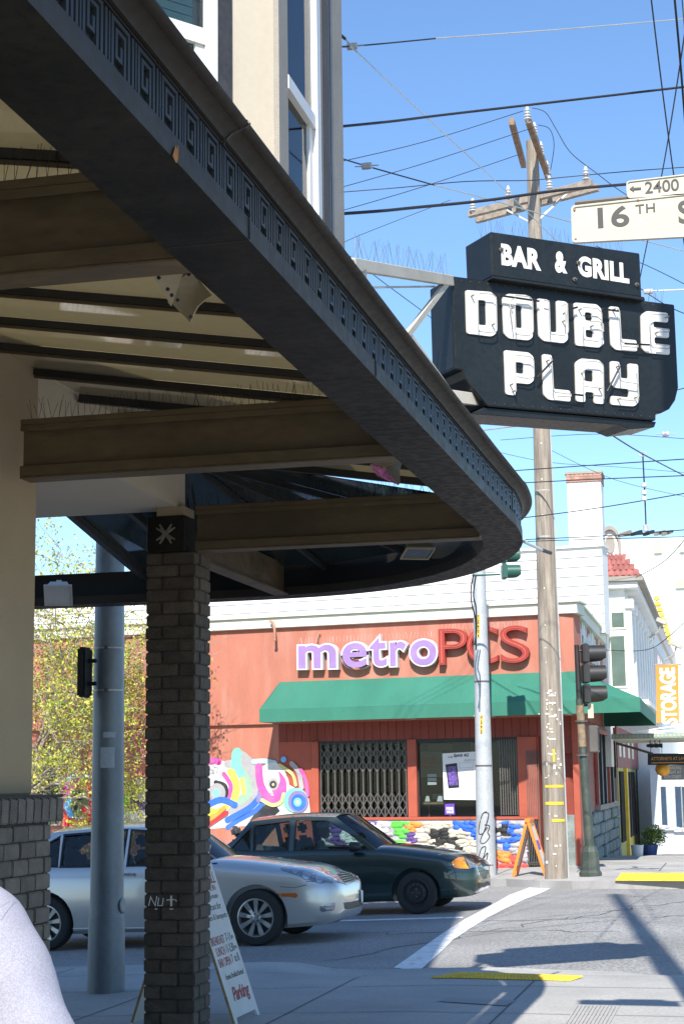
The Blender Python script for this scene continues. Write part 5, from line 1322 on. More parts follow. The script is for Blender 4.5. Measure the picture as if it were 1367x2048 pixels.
for z in (2.10, 2.70): MB().lathe([(.11, -.015), (.11, .015)], 12, gb+V(-.065, 0, z)).build('clamp', 'gate', gp, world=True)
MB().box(.06, .16, -.03, .02, 2.75, 3.0).xf(Matrix.Translation(gb)).build('plate', 'ssign', gp, world=True)
MB().box(.04, .12, -.03, .02, 3.02, 3.10).xf(Matrix.Translation(gb)).build('plate', 'frame_grey', gp, world=True)
pb = thing('pedestrian_signal', 'small grey pedestrian signal box clamped to the green signal pole', 'pedestrian signal', gb+V(.12, .05, 2.38))
MB().box(-.06, .11, -.12, .12, -.24, .24).build('case', 'gate', pb, bevel=.02)
MB().box(.111, .116, -.1, .1, -.2, .2).build('face', 'dark', pb)
t3 = thing('traffic_signal', 'black three lamp traffic signal seen from the side on the green pole', 'traffic signal', gb+V(.1, 0, 3.9))
sighead(t3, gb+V(.045, 0, 3.90), 3, 1.0, 'iron')
for z in (3.95, 2.98): MB().tube([gb+V(-.08, 0, z), gb+V(.08, 0, z)], .025, 6).build('bracket', 'iron', t3, world=True)
# ================================================================== NEAR GREY STREET POLE
nbp = V(-5.47, 13.9, 0); nbp.z = gz(-5.47, 13.9)+.135
np_ = thing('street_light_pole', 'thick blue grey steel street pole with torn flyers, left of the brick column', 'street pole', nbp)
MB().tube([nbp-V(0, 0, .02), nbp+V(0, 0, .62)], [.165, .158], 24).build('base_sleeve', 'galv', np_, world=True, smooth=50)
MB().tube([nbp+V(0, 0, .62), nbp+V(0, 0, 3), nbp+V(0, 0, 9)], [.148, .135, .10], 24).build('shaft', 'galv', np_, world=True, smooth=50)
rn = lambda t: .148-.012*t
YA, YB = 1826, 1220; base_ = nbp+V(0, 0, .62); axn = atD(206, 1220, 14.6)-base_; axn = V(0, 0, axn.z)
for y in (1293, 1378): shaftpatch(np_, base_, axn, YA, YB, rn, 206, y, .5, .012, 'wirel', 'steel_band'); 
mb = MB()
for y in (1293, 1378):
    o, fr_ = shaftpatch(np_, base_, axn, YA, YB, rn, 212, y, .03, .03, 'gate', 'buckle', .006)
M['paper'] = mat('faded_flyer', (.42, .46, .50), .9, .15, 9, 50, dirt=.4, dirtcol=(.25, .29, .33), dscale=9)
shaftpatch(np_, base_, axn, YA, YB, rn, 215, 1512, .13, .18, 'paper', 'flyer'); shaftpatch(np_, base_, axn, YA, YB, rn, 219, 1467, .11, .05, 'paper', 'flyer_scrap')
MB().lathe([(.05, 0), (.05, .01)], 16, (0, 0, 0), 0).build('x', 'galv').name = 'tmpcover'
bpy.data.objects.remove(bpy.data.objects['tmpcover'])
MB().lathe([(.07, 0), (.07, .012), (.055, .018)], 18, nbp+V(.138, 0, .73), 0).build('hand_hole_cover', 'galv', np_, world=True)
bs = thing('traffic_signal', 'black signal housing seen edge on at the left of the grey street pole', 'traffic signal', atD(168, 1345, 14.6))
c = atD(168, 1345, 14.55); MB().box(-.028, .045, -.10, .10, -.22, .22).xf(Matrix.Translation(c)).build('housing', 'black', bs, bevel=.018, seg=2, world=True)
MB().tube([c+V(.03, 0, .1), c+V(.12, 0, .1)], .02, 6).build('bracket', 'black', bs, world=True)
MB().tube([c+V(.03, 0, -.1), c+V(.12, 0, -.1)], .02, 6).build('bracket', 'black', bs, world=True)
# ================================================================== OVERHEAD WIRES
gW = 'overhead wires crossing the street corner'
def wire(label, pxs, deps, w_, m='wire', sag=0): return cable('overhead_wire', label, pxs, deps, w_, m, sag, 'wire', gW)
wire('topmost wire, dark at the bay window and pale toward the right edge', [(668, 94), (735, 90), (870, 77)], (13, 14.5), 3.4)
wire('pale upper stretch of the topmost wire reaching the right edge', [(870, 77), (1120, 59), (1400, 35)], (14.5, 20), 3.0, 'wirel')
wire('second wire from the top, a thick twisted black cable', [(660, 255), (780, 243), (893, 229), (1125, 202), (1400, 170)], (13, 16), 5.5)
wire('wire dropping from the bay window past a clay insulator', [(660, 310), (732, 332), (867, 370)], (13, 15), 3)
wire('pale span wire running under the crossarm toward the street sign', [(867, 370), (970, 397), (1141, 444), (1367, 502)], (15, 22), 2.6, 'wirel')
wire('thickest black cable bundle passing in front of the lower crossarm', [(660, 429), (760, 422), (830, 415), (970, 401), (1115, 381), (1260, 368)], (13, 15), 6.5)
wire('pale diagonal guy wire descending from the bay window to the neon sign', [(700, 92), (845, 228), (1000, 372), (1130, 500)], (12, 24), 2.4, 'wirel')
wire('faint wire rising to the top insulator of the pole', [(660, 328), (850, 283), (1045, 222)], (26, 28), 1.6)
wire('faint wire rising to the second insulator of the pole', [(660, 381), (850, 326), (1066, 255)], (26, 28), 1.6)
wire('faint wire rising to the third insulator of the pole', [(660, 428), (850, 372), (1040, 308)], (26, 28), 1.6)
wire('wavy thin wire passing behind the pole above the lower crossarm', [(660, 386), (800, 375), (930, 363), (1050, 361), (1100, 357), (1250, 343), (1400, 332)], (24, 24), 2.0)
wire('jumper wire arching from the top insulator down to the right', [(1064, 216), (1090, 225), (1112, 260), (1140, 305), (1190, 345), (1260, 395), (1400, 470)], (27, 25), 1.6)
wire('small jumper loop beside the upper crossarm', [(1075, 250), (1098, 258), (1107, 290), (1100, 340)], (27, 28), 1.4)
wire('steep dark wire at upper right, leftmost of three', [(1300, -10), (1322, 170), (1346, 350), (1372, 520)], (12, 16), 2.8)
wire('thick steep cable hugging the upper right edge', [(1347, -10), (1358, 110), (1370, 260)], (12, 13), 4.5)
wire('steep wire leaning left that passes behind the street sign', [(1375, 20), (1346, 210), (1322, 350), (1290, 500), (1270, 600)], (14, 22), 2.6)
wire('wire below the neon sign, upper of the level pair', [(1018, 942), (1190, 930), (1400, 916)], (30, 26), 2.2)
wire('wire below the neon sign, lower of the level pair', [(1038, 966), (1200, 958), (1400, 950)], (30, 26), 2.2)
wire('wire crossing the white chimney halfway up', [(1040, 1036), (1100, 1029), (1220, 1012), (1400, 981)], (28, 26), 2.2)
wire('upper of two trolley wires meeting at the switch gear', [(1050, 1079), (1220, 1071), (1400, 1057)], (26, 24), 2.0)
wire('lower of two trolley wires meeting at the switch gear', [(1050, 1083), (1230, 1077), (1400, 1073)], (26, 24), 1.8)
wire('dark diagonal wire falling rightward from under the neon sign', [(1186, 846), (1284, 908), (1400, 968)], (14, 24), 2.6)
wire('pale rod like wire tying the trolley pole to the wooden pole', [(955, 862), (1010, 855), (1072, 848)], (30, 28), 3.0, 'wirel')
wire('thin wire behind the sign falling to the white building', [(1400, 1040), (1330, 1120), (1270, 1155)], (30, 38), 1.8)
wire('thin wire sagging over the white side facade toward a floodlight', [(1210, 1300), (1290, 1300), (1340, 1270), (1400, 1210)], (38, 30), 1.6)
wire('faint crossing wire low at the right of the wooden pole', [(1100, 900), (1230, 960), (1400, 1000)], (40, 40), 1.0)
wire('faint wire from the canopy rim behind the wooden pole', [(990, 903), (1100, 925), (1250, 935), (1400, 948)], (40, 40), 1.0)
wire('thin wire above the twisted cable slanting over the bay corner', [(660, 500), (720, 470), (900, 400)], (20, 26), 1.2)
wire('dark wire running low behind the neon sign toward the right edge', [(1255, 560), (1330, 610), (1400, 640)], (24, 22), 2.0)
wire('thin wire under the street name sign crossing toward the neon sign', [(1190, 492), (1290, 530), (1400, 585)], (26, 22), 1.6)
wire('thin wire left of the neon sign behind the bracket', [(668, 488), (760, 560), (880, 650), (960, 720)], (16, 24), 1.6)
wire('short wire at the right edge below the neon sign', [(1352, 780), (1400, 768)], (22, 22), 2.2)
wire('faint wire under the sign going up to the right edge', [(1000, 880), (1200, 868), (1400, 880)], (34, 34), 1.2)
wire('third steep wire at the far upper right corner', [(1362, -10), (1368, 60), (1378, 160)], (14, 14), 2.4)
# strain insulators
for (x, y), D, s_, lab in (((704, 93), 13.4, 1, 'pale block insulator on the topmost wire beside the bay'), ((733, 332), 13.6, 1, 'clay block insulator on the wire above the sign bracket'), ((1295, 583), 19, 1.2, 'white insulator on a rod just right of the neon sign'), ((1330, 868), 18, .8, 'white insulator on the wire beneath the sign at right')):
    t = thing('strain_insulator', lab, 'insulator', atD(x, y, D), 'strain insulators on the wires'); 
    MB().lathe([(.016, -.045*s_), (.03, -.04*s_), (.032, 0), (.03, .04*s_), (.016, .045*s_)], 8, (0, 0, 0), 0).build('body', 'ceramic', t, bevel=.002)
    MB().tube([(-.10, 0, .004), (-.05, 0, .0), (.05, 0, 0), (.1, 0, -.004)], .005, 5).build('wire_loop', 'wirel', t)
wire('pale rod wire entering from the right to the white insulator beside the sign', [(1300, 582), (1400, 578)], (19, 19), 3, 'wirel')
t = thing('turnbuckle', 'dark turnbuckle anchored at the bay window corner', 'turnbuckle', atD(690, 78, 12)); MB().tube([atD(664, 55, 11.9), atD(690, 78, 12)], .011, 8).build('body', 'trimblack', t, world=True); MB().tube([atD(690, 78, 12), atD(713, 104, 12.1)], .006, 8).build('rod', 'wirel', t, world=True)
t = thing('trolley_switch', 'dark trolley wire switch gear hanging at right of the chimney', 'wire gear', atD(1290, 1068, 26))
MB().bar(atD(1235, 1072, 26), atD(1345, 1062, 26), .06, .025).build('rail', 'iron', t, world=True); 
for x in (1250, 1272, 1296, 1318, 1333): MB().bar(atD(x-9, 1069, 25.9), atD(x+9, 1063, 26.2), .05, .05).build('clamp', 'trimgrey' if x % 4 else 'iron', t, world=True)
t = thing('hanger', 'vertical hanger of white insulators above the trolley switch gear', 'insulator string', atD(1287, 990, 26))
MB().tube([atD(1284, 908, 26), atD(1288, 985, 26), atD(1291, 1062, 26)], .012, 6).build('rod', 'trimblack', t, world=True)
for y in (970, 985, 997): MB().lathe([(.02, -.04), (.045, -.03), (.045, .03), (.02, .04)], 10, atD(1287, y, 25.95)).build('insulator', 'ceramic', t, world=True)
MB().lathe([(.045, -.05), (.05, .05)], 10, atD(1291, 1056, 25.9)).build('insulator', 'ceramic', t, world=True)
mb = MB(); c = atD(1284, 908, 26); mb.tube([c+V(.06*math.cos(a), 0, .035*math.sin(a)) for a in [i*math.pi/6 for i in range(13)]], .01, 5, caps=False); mb.build('ring', 'ceramic', t, world=True)
t = thing('pole_spigot', 'short white rod with black tip reaching from the canopy tip', 'rod', atD(1053, 1087, 11.2)); MB().tube([atD(1046, 1083, 11.2), atD(1082, 1100, 12)], .012, 8).build('rod', 'white_frame', t, world=True); MB().tube([atD(1080, 1099, 12), atD(1100, 1106, 12.3)], .014, 8).build('tip', 'iron', t, world=True)
# ================================================================== BUILDINGS DOWN THE SIDE STREET
def FU(u_, n_=0): return Frame(F2.M @ V(u_, 0, n_), F2.N)
def part2(par, name, m, u0, u1, v0, v1, n0, n1, bevel=0): return MB().box(u0, u1, v0, v1, n0, n1).xf(F2.M).build(name, m, par, world=True, bevel=bevel)
uo = L2+.02; Fo = FU(uo)
nR = Fo.px(1252, 1300)[0]            # how far the white house stands proud of the shop wall
zt = Fo.px(1230, 1156)[1]; zlow = Fo.px(1250, 1400)[1]; nL = Fo.px(1204, 1300)[0]
print('ornate', nR, zt, zlow, nL)
M['owhite'] = mat('ornate_white', (.76, .76, .73), .6, .05, 2, 20, dirt=.2, dirtcol=(.55, .55, .5)); M['tile'] = mat('red_roof_tile', (.34, .12, .10), .7, .15, per=.15)
ob = thing('ornate_house', 'white ornate upper storey with red tiled hip roof beside the clapboard wall', 'house', F2.M @ V(uo, 0, 0))
part2(ob, 'wall', 'owhite', uo, uo+13.5, zlow, zt-.3, nL-.6, nR)
part2(ob, 'cornice', 'owhite', uo-.25, uo+13.8, zt-.299, zt-.12, nL-.6, nR+.35, .02); part2(ob, 'cornice', 'trimgrey', uo-.35, uo+13.9, zt-.119, zt, nL-.6, nR+.5)
part2(ob, 'ledge', 'owhite', uo-.1, uo+13.8, zlow-.12, zlow-.001, nL-.6, nR+.5, .01)
for i in range(9):
    q = uo+.1+i*1.6; part2(ob, 'pilaster', 'owhite', q, q+.5, zlow, zt-.8, nR+.001, nR+.15, .01); part2(ob, 'capital', 'owhite', q-.08, q+.58, zt-.799, zt-.55, nR+.001, nR+.22, .02)
    if i < 8: part2(ob, 'window', 'dimgreen', q+.65, q+1.4, zlow+.4, zt-1.1, nR+.001, nR+.03)
    part2(ob, 'bracket', 'owhite', q+.1, q+.35, zlow-.42, zlow-.121, nR+.001, nR+.35, .02)
for x0, x1, y0, y1 in ((1224, 1247, 1272, 1372), (1223, 1246, 1225, 1255)):
    A = Fo.px(x0, y1); Bq = Fo.px(x1, y0)
    f = MB().prism([(A[0]-.05, A[1]-.05), (Bq[0]+.05, A[1]-.05), (Bq[0]+.05, Bq[1]+.05), (A[0]-.05, Bq[1]+.05)], .001, .04, fl).xf(Fo.M).build('window_frame', 'dimframe' if 'dimframe' in M else 'ywall' if 0 else 'cream', ob, world=True)
    MB().box(A[0], Bq[0], A[1], Bq[1], .0405, .05).xf(Fo.M).build('pane', 'dimgreen', f, world=True)
# roof tiles: rows of rounded tiles on the hip
rl = nL-.6; zr1 = zt+.75
for r in range(4):
    for c in range(7):
        t0, t1 = r/4, (r+1)/4
        x0 = (nL-.1)+(nR+.5-nL)*(c/7)*(1-.45*t0); x1 = x0+(nR+.5-nL)/7*(1-.45*t0)*.98
        y0 = uo-.35+1.5*t0; y1 = uo-.35+1.5*t1+.05; z0_ = zt+.01+(zr1-zt)*t0; z1_ = zt+.01+(zr1-zt)*t1
        mb = MB(); rows = []
        for yy, zz_ in ((y0, z0_), (y1, z1_)):
            rows.append([F2.M @ V(yy, zz_+.035*math.sin(math.pi*k/4), x0+(x1-x0)*k/4) for k in range(5)])
        mb.grid(rows).build('roof_tile', 'tile', ob, world=True, solid=.02)
MB().add([F2.M @ V(*p) for p in ((uo-.34, zt+.001, nL-.5), (uo-.34, zt+.001, nR+.49), (uo+1.2, zr1-.02, nR-.1), (uo+1.2, zr1-.02, nL-.5), (uo+13.8, zt+.001, nR+.49), (uo+13, zr1-.02, nR-.1), (uo+13.8, zt, nL-2), (uo+13, zr1-.02, nL-2))], [(0, 1, 2, 3), (1, 4, 5, 2), (3, 2, 5, 7)]).build('roof', 'tile', ob, world=True)
# oval dormer and chimney behind
Fd = FU(uo+2.6)
dm = thing('round_dormer', 'small dark arched gable with an oval window between chimney and tiled roof', 'dormer', Fd.M)
c0 = Fd.px(1219, 1085); w_ = Fd.px(1238, 1085)[0]-c0[0]; hz = Fd.px(1219, 1056)[1]-c0[1]
arch = [(c0[0]+w_*math.cos(a), c0[1]+hz*math.sin(a)) for a in [math.pi*i/12 for i in range(13)]]; full = arch+[(c0[0]-w_, c0[1]-1.4), (c0[0]+w_, c0[1]-1.4)]
v_, f_ = shape2d([full], .3); MB().add([p+V(0, 0, -.3) for p in v_], f_).build('gable', 'owhite', dm)
v_, f_ = shape2d([[(c0[0]+w_*1.12*math.cos(a), c0[1]+hz*1.12*math.sin(a)) for a in [math.pi*i/12 for i in range(13)]]+[(c0[0]-w_*1.12, c0[1]-.5), (c0[0]-w_*.86, c0[1]-.5)]+[(c0[0]+w_*.86*math.cos(math.pi-a), c0[1]+hz*.86*math.sin(a)) for a in [math.pi*i/12 for i in range(13)]]+[(c0[0]+w_*.86, c0[1]-.5), (c0[0]+w_*1.12, c0[1]-.5)]], .12); MB().add([p+V(0, 0, .001) for p in v_], f_).build('arch_rim', 'trimgrey', dm)
v_, f_ = shape2d([disc(c0[0], c0[1]-.05, w_*.5, 20, hz*.62)], .04); MB().add([p+V(0, 0, .002) for p in v_], f_).build('oval_window', 'trimgrey', dm)
FcH = FU(uo-1.0, -3)
ch = thing('chimney', 'tall white rendered chimney with a brown brick top rising behind the clapboard wall', 'chimney', FcH.M)
A = FcH.px(1138, 1115); Bq = FcH.px(1200, 962); C3 = FcH.px(1203, 941)
MB().box(A[0], Bq[0], 2, Bq[1], -.9, 0).build('shaft', 'owhite', ch)
M['cbrick'] = mat('chimney_brick', (.36, .20, .15), .8, .2, per=.2)
MB().box(A[0]-.02, Bq[0]+.02, Bq[1]+.001, C3[1]-.06, -.92, .02).build('brick_top', 'cbrick', ch)
nb_ = 8
for r in range(3):
    for i in range(nb_):
        ww = (Bq[0]-A[0]+.06)/nb_; h_ = (C3[1]-.07-Bq[1])/3
        MB().box(A[0]-.03+ww*i+.012, A[0]-.03+ww*(i+1)-.004, Bq[1]+h_*r+.008, Bq[1]+h_*(r+1), .0205, .04).build('brick', 'cbrick', ch)
MB().box(A[0]-.05, Bq[0]+.05, C3[1]-.059, C3[1], -.95, .05).build('cap', 'trimgrey', ch)
A = FcH.px(1125, 1118); Bq = FcH.px(1206, 1100); MB().box(A[0], Bq[0], 3, Bq[1], -1.5, -.95).build('base', 'owhite', ch)
# mint building far behind
Fm = FU(46, 0); M['mint'] = mat('mint_render', (.60, .68, .60), .8, .03, .3, 10)
mn = thing('mint_building', 'big plain pale mint building with louvre vents filling the right background', 'building', Fm.M)
A = Fm.px(1228, 1400); zt_ = Fm.px(1300, 1077)[1]; Bq = Fm.px(1600, 1077)
MB().box(A[0], Bq[0], -3, zt_, -20, 0).build('wall', 'mint', mn)
A2 = Fm.px(1198, 1200); MB().box(A2[0], A[0]-.01, -3, Fm.px(1210, 1130)[1], -20, -.5).build('wing', 'cream', mn)
for x0, x1, y0, y1 in ((1306, 1323, 1091, 1108), (1357, 1380, 1090, 1106), (1349, 1380, 1160, 1178)):
    a = Fm.px(x0, y1); b = Fm.px(x1, y0); f = MB().box(a[0], b[0], a[1], b[1], .001, .06).build('vent', 'frame_grey', mn)
    for k in range(6): z = a[1]+(b[1]-a[1])*(k+.2)/6; MB().box(a[0]+.05, b[0]-.05, z, z+.06, .0605, .12).build('louvre', 'ssign', f)
# storage building
us = uo+13.9; zs1 = Frame(F2.M @ V(us, 0, 0), F2.N).px(1300, 1222)[1]; Fst = FU(us)
nS = Fst.px(1300, 1300)[0]+.15
st = thing('storage_building', 'pale pinkish street building receding behind the storage banner', 'building', F2.M @ V(us, 0, 0))
M['pinkwhite'] = mat('pink_white', (.68, .60, .58), .8, .05)
print('storage', us, zs1, nS)
part2(st, 'wall', 'owhite', us, us+26, -2, zs1-.6, nS-6, nS); part2(st, 'parapet', 'pinkwhite', us-.2, us+26, zs1-.599, zs1, nS-6, nS+.1)
for i in range(9): part2(st, 'stripe', 'pinkwhite', us+.5+i*1.5, us+1.2+i*1.5, zlow+.5, zs1-1.2, nS+.001, nS+.02)
M['ylw'] = mat('yellow_ornament', (.75, .52, .05), .6)
for i in range(8):
    q = us+.6+i*1.7; c = F2.M @ V(q, zs1+.45-.03*i, nS+.1)
    t = MB()
    for k in range(3): t.lathe([(.03, 0), (.12, .04), (.04, .18)], 7, c+V(0, 0, -.45+.2*k), 2)
    t.build('finial', 'ylw', st, world=True)
for x, y, D in ((1322, 1243, 50), (1352, 1290, 52)):
    t = thing('floodlight', 'grey floodlight on a bent arm over the storage building, %s of two' % ('upper left' if x < 1340 else 'lower right'), 'floodlight', atD(x, y, D), 'floodlights on the storage building')
    MB().box(-.17, .17, -.1, .1, -.07, .07).xf(Matrix.Rotation(R_(25), 4, 'Y')).build('housing', 'frame_grey', t, bevel=.02); MB().tube([(0, 0, 0), (-.1, .1, -.3), (-.4, .3, -.45)], .03, 6).build('arm', 'frame_grey', t)
# lower shops of the side street
lw = thing('side_shop', 'pale blue grey shop front with tall windows at the far right', 'shop', F2.M @ V(us, 0, 0))
Fw = FU(us-4.6); a0 = Fw.px(1301, 1600)[0]; M['bluewhite'] = mat('pale_blue_wall', (.58, .62, .68), .7, .04)  # white wall; the blue of its shade is put into the colour
zc = Fw.px(1330, 1535)[1]
MB().box(a0, a0+5, -2, zc, -4, 0).xf(Fw.M).build('wall', 'bluewhite', lw, world=True)
for x0, x1, y0, y1 in ((1323, 1330, 1573, 1650), (1334, 1348, 1573, 1652), (1352, 1360, 1573, 1655), (1366, 1390, 1573, 1655)):
    a = Fw.px(x0, y1); b = Fw.px(x1, y0); f = MB().box(a[0]-.03, b[0]+.03, a[1]-.03, b[1]+.03, .001, .03).xf(Fw.M).build('window_frame', 'white_frame', lw, world=True)
    MB().box(a[0], b[0], a[1], b[1], .0305, .04).xf(Fw.M).build('pane', 'roomblue' if x0 != 1334 else 'paper', f, world=True)
    MB().box(a[0]-.08, b[0]+.08, a[1]-.12, a[1]-.031, .001, .12).xf(Fw.M).build('sill', 'bluewhite', lw, world=True)
part2(lw, 'white_wall', 'owhite', u2(1283)+.02, us+6, -2.5, zlow-.121, -.7, .0)
# entry canopy
Fe = FU(uo-2.6); ec = thing('entry_canopy', 'flat white entry canopy with green scalloped edge right of the awning', 'canopy', Fe.M)
a = Fe.px(1222, 1478); b = Fe.px(1500, 1463)
M['scallop'] = mat('green_scallop', (.24, .36, .27), .6, .1)
mb = MB().box(a[0], b[0], a[1], b[1], .001, .05).build('edge_board', 'scallop', ec)
n = 34
for i in range(n): x = a[0]+(b[0]-a[0])*(i+.5)/n; v_, f_ = shape2d([disc(x, (a[1]+b[1])/2, .035, 8)], .015); MB().add([p+V(0, 0, .0505) for p in v_], f_).build('scallop', 'frame_grey', ec)
MB().box(a[0], b[0], a[1]+.001, b[1], -4, 0).build('slab', 'cream', ec)
for k in range(6): MB().box(a[0]+.02, b[0], a[1]-.04, a[1]-.001, -.3-.6*k, -.24-.6*k).build('soffit_strip', 'cream', ec)
MB().tube([(a[0]+.1, a[1]-.1, -.2), (a[0]+.5, a[1]-.22, -.6), (a[0]+.9, a[1]-.35, -1.0)], .03, 6).build('strut', 'iron', ec)
# banner
Fb = FU(uo+1.0); bn = thing('banner', 'orange vertical storage banner with white block letters', 'banner', Fb.M)
P = Fb.poly([(1310, 1331), (1355, 1329), (1357, 1443), (1312, 1446)]); v_, f_ = shape2d([P], .01); MB().add(v_, f_).build('cloth', 'orange', bn)
a = Fb.px(1322, 1455); b = Fb.px(1349, 1341); v_, f_ = text_raw('STORAGE', .01, .04, 4, .95); v_ = fit(v_, 0, 1, 0, 1, 0)
MB().add([V(b[0]-(b[0]-a[0])*p.y, a[1]+(b[1]-a[1])*p.x+.08, .011+p.z*.5) for p in v_], f_).build('lettering', 'white_frame', bn)
for y in (1329, 1445): c = Fb.px(1305, y); d = Fb.px(1361, y); MB().tube([(c[0], c[1], -.01), (d[0], d[1], -.01)], .018, 6).build('rod', 'trimgrey', bn)
c = Fb.px(1310, 1447)
for i, q in enumerate(((1330, 1458), (1348, 1452), (1367, 1440))): d = Fb.px(*q); MB().tube([(c[0]-.5, c[1]-.2, -.3), (d[0], d[1]-.12, .1)], .02, 5).build('stay', 'owhite', bn)
# small hanging signs
Fa = FU(uo-1.4); at_ = thing('hanging_sign', 'long black hanging sign with orange letters ATTORNEYS AT LAW', 'sign', Fa.M)
P = Fa.poly([(1294, 1507), (1400, 1507), (1400, 1530), (1294, 1530)]); v_, f_ = shape2d([P], .05); MB().add([p+V(0, 0, -.05) for p in v_], f_).build('board', 'signblack', at_)
a = Fa.px(1301, 1521); b = Fa.px(1372, 1513); M['goldink'] = mat('gold_ink', (.55, .25, .05), .5)
mb = MB(); text_in(mb, 'ATTORNEYS AT LAW', a[0], b[0], a[1], b[1], .001, .003, .01); mb.build('lettering', 'goldink', at_)
MB().box(a[0], b[0], a[1]-.07, a[1]-.05, .0005, .004).build('underline', 'goldink', at_)
for x in (1300, 1395): c = Fa.px(x, 1507); MB().tube([(c[0], c[1], -.02), (c[0], c[1]+.5, -.02)], .008, 5).build('hanger', 'iron', at_)
ps = thing('parking_sign', 'dark grey sign with white text naming 16th Street, below the attorneys sign', 'sign', FU(uo-.4).M); Fp = FU(uo-.4)
P = Fp.poly([(1321, 1531), (1400, 1529), (1400, 1559), (1321, 1560)]); v_, f_ = shape2d([P], .04); MB().add([p+V(0, 0, -.04) for p in v_], f_).build('board', 'greyink', ps)
for s_, x0, x1, y0, y1 in (('PARKING', 1334, 1361, 1539, 1532), ('RIGHT AT', 1332, 1361, 1548, 1541), ('16TH STREET', 1327, 1361, 1557, 1550)):
    a = Fp.px(x0, y0); b = Fp.px(x1, y1); mb = MB(); text_in(mb, s_, a[0], b[0], a[1], b[1], .001, .003, .03); mb.build('lettering', 'white_frame', ps)
ln2 = thing('paper_lantern', 'round orange and yellow lantern hanging under the entry canopy', 'lantern', Fa.M @ V(Fa.px(1323, 1538)[0], Fa.px(1323, 1538)[1], -.3))
M['lantern'] = mat('lantern_paper', (.70, .32, .03), .6, .3, 5, 9)
MB().lathe([(.05, -.17), (.14, -.12), (.185, 0), (.14, .12), (.05, .17)], 14).build('shade', 'lantern', ln2, smooth=60); MB().tube([(0, 0, .17), (0, 0, .6)], .006, 5).build('cord', 'wire', ln2)
for i, x in enumerate((1296, 1306, 1316)):
    t = thing('spotlight', 'small dark spotlight under the entry canopy, number %s from the left' % ('first', 'second', 'third')[i], 'spotlight', Fe.M @ V(Fe.px(x, 1490)[0], Fe.px(x, 1490)[1], -.8), 'spotlights under the entry canopy')
    t['label'] = ('leftmost', 'middle', 'rightmost')[i]+' of three small dark spotlights under the entry canopy'
    MB().lathe([(.03, -.09), (.06, .06)], 8, (0, 0, 0), 0).build('can', 'iron', t); MB().tube([(0, 0, 0), (0, 0, .14)], .012, 5).build('stem', 'iron', t)
# bucket and bush
g = lambda x, y: atG(x, y, .13)
b0 = atD(1274, 1717, 40); bk_ = thing('bucket', 'white plastic bucket standing by the yellow doorway', 'bucket', b0)
MB().lathe([(.12, 0), (.15, .3), (.155, .3), (.155, .32), (.14, .32), (.11, .02)], 16).build('body', 'white_frame', bk_, smooth=40); MB().tube([(.15*math.cos(a), 0, .3-.1*math.sin(a)) for a in [math.pi*i/8 for i in range(9)]], .005, 5).build('handle', 'gate', bk_)
b1 = atD(1299, 1717, 42); bs_ = thing('potted_bush', 'bushy green shrub in a blue pot beside the white wall', 'shrub', b1)
M['bluepot'] = mat('blue_pot', (.03, .06, .20), .4); M['bushleaf'] = mat('bush_leaf', (.09, .16, .03), .6, .3, 3, 9, per=0); M['bushleaf2'] = mat('bush_leaf_light', (.20, .28, .05), .6, .3, 3, 9)
MB().lathe([(.15, 0), (.22, .35), (.2, .35)], 14).build('pot', 'bluepot', bs_)
def leafcloud(mb, c, rad, n, s_, rng, nm=2):
    for _ in range(n):
        while True:
            p = V(rng.uniform(-1, 1), rng.uniform(-1, 1), rng.uniform(-1, 1))
            if .25 < p.length < 1: break
        p = V(p.x*rad[0], p.y*rad[1], p.z*rad[2])+c; a = V(rng.gauss(0, 1), rng.gauss(0, 1), rng.gauss(0, 1)).normalized(); b = a.cross(V(rng.gauss(0, 1), rng.gauss(0, 1), rng.gauss(0, 1))).normalized(); q = s_*rng.uniform(.6, 1.3)
        mb.add([p-a*q, p+b*q*.45, p+a*q, p-b*q*.45], [(0, 1, 2, 3)], rng.randrange(nm))
rg = random.Random(11); mb = MB()
for i in range(16): leafcloud(mb, V(rg.uniform(-.1, .35), rg.uniform(-.2, .2), rg.uniform(.35, .75)), (.15, .15, .12), 90, .035, rg)
tag(mb.build('foliage', ['bushleaf', 'bushleaf2'], bs_, recalc=False), kind='stuff')
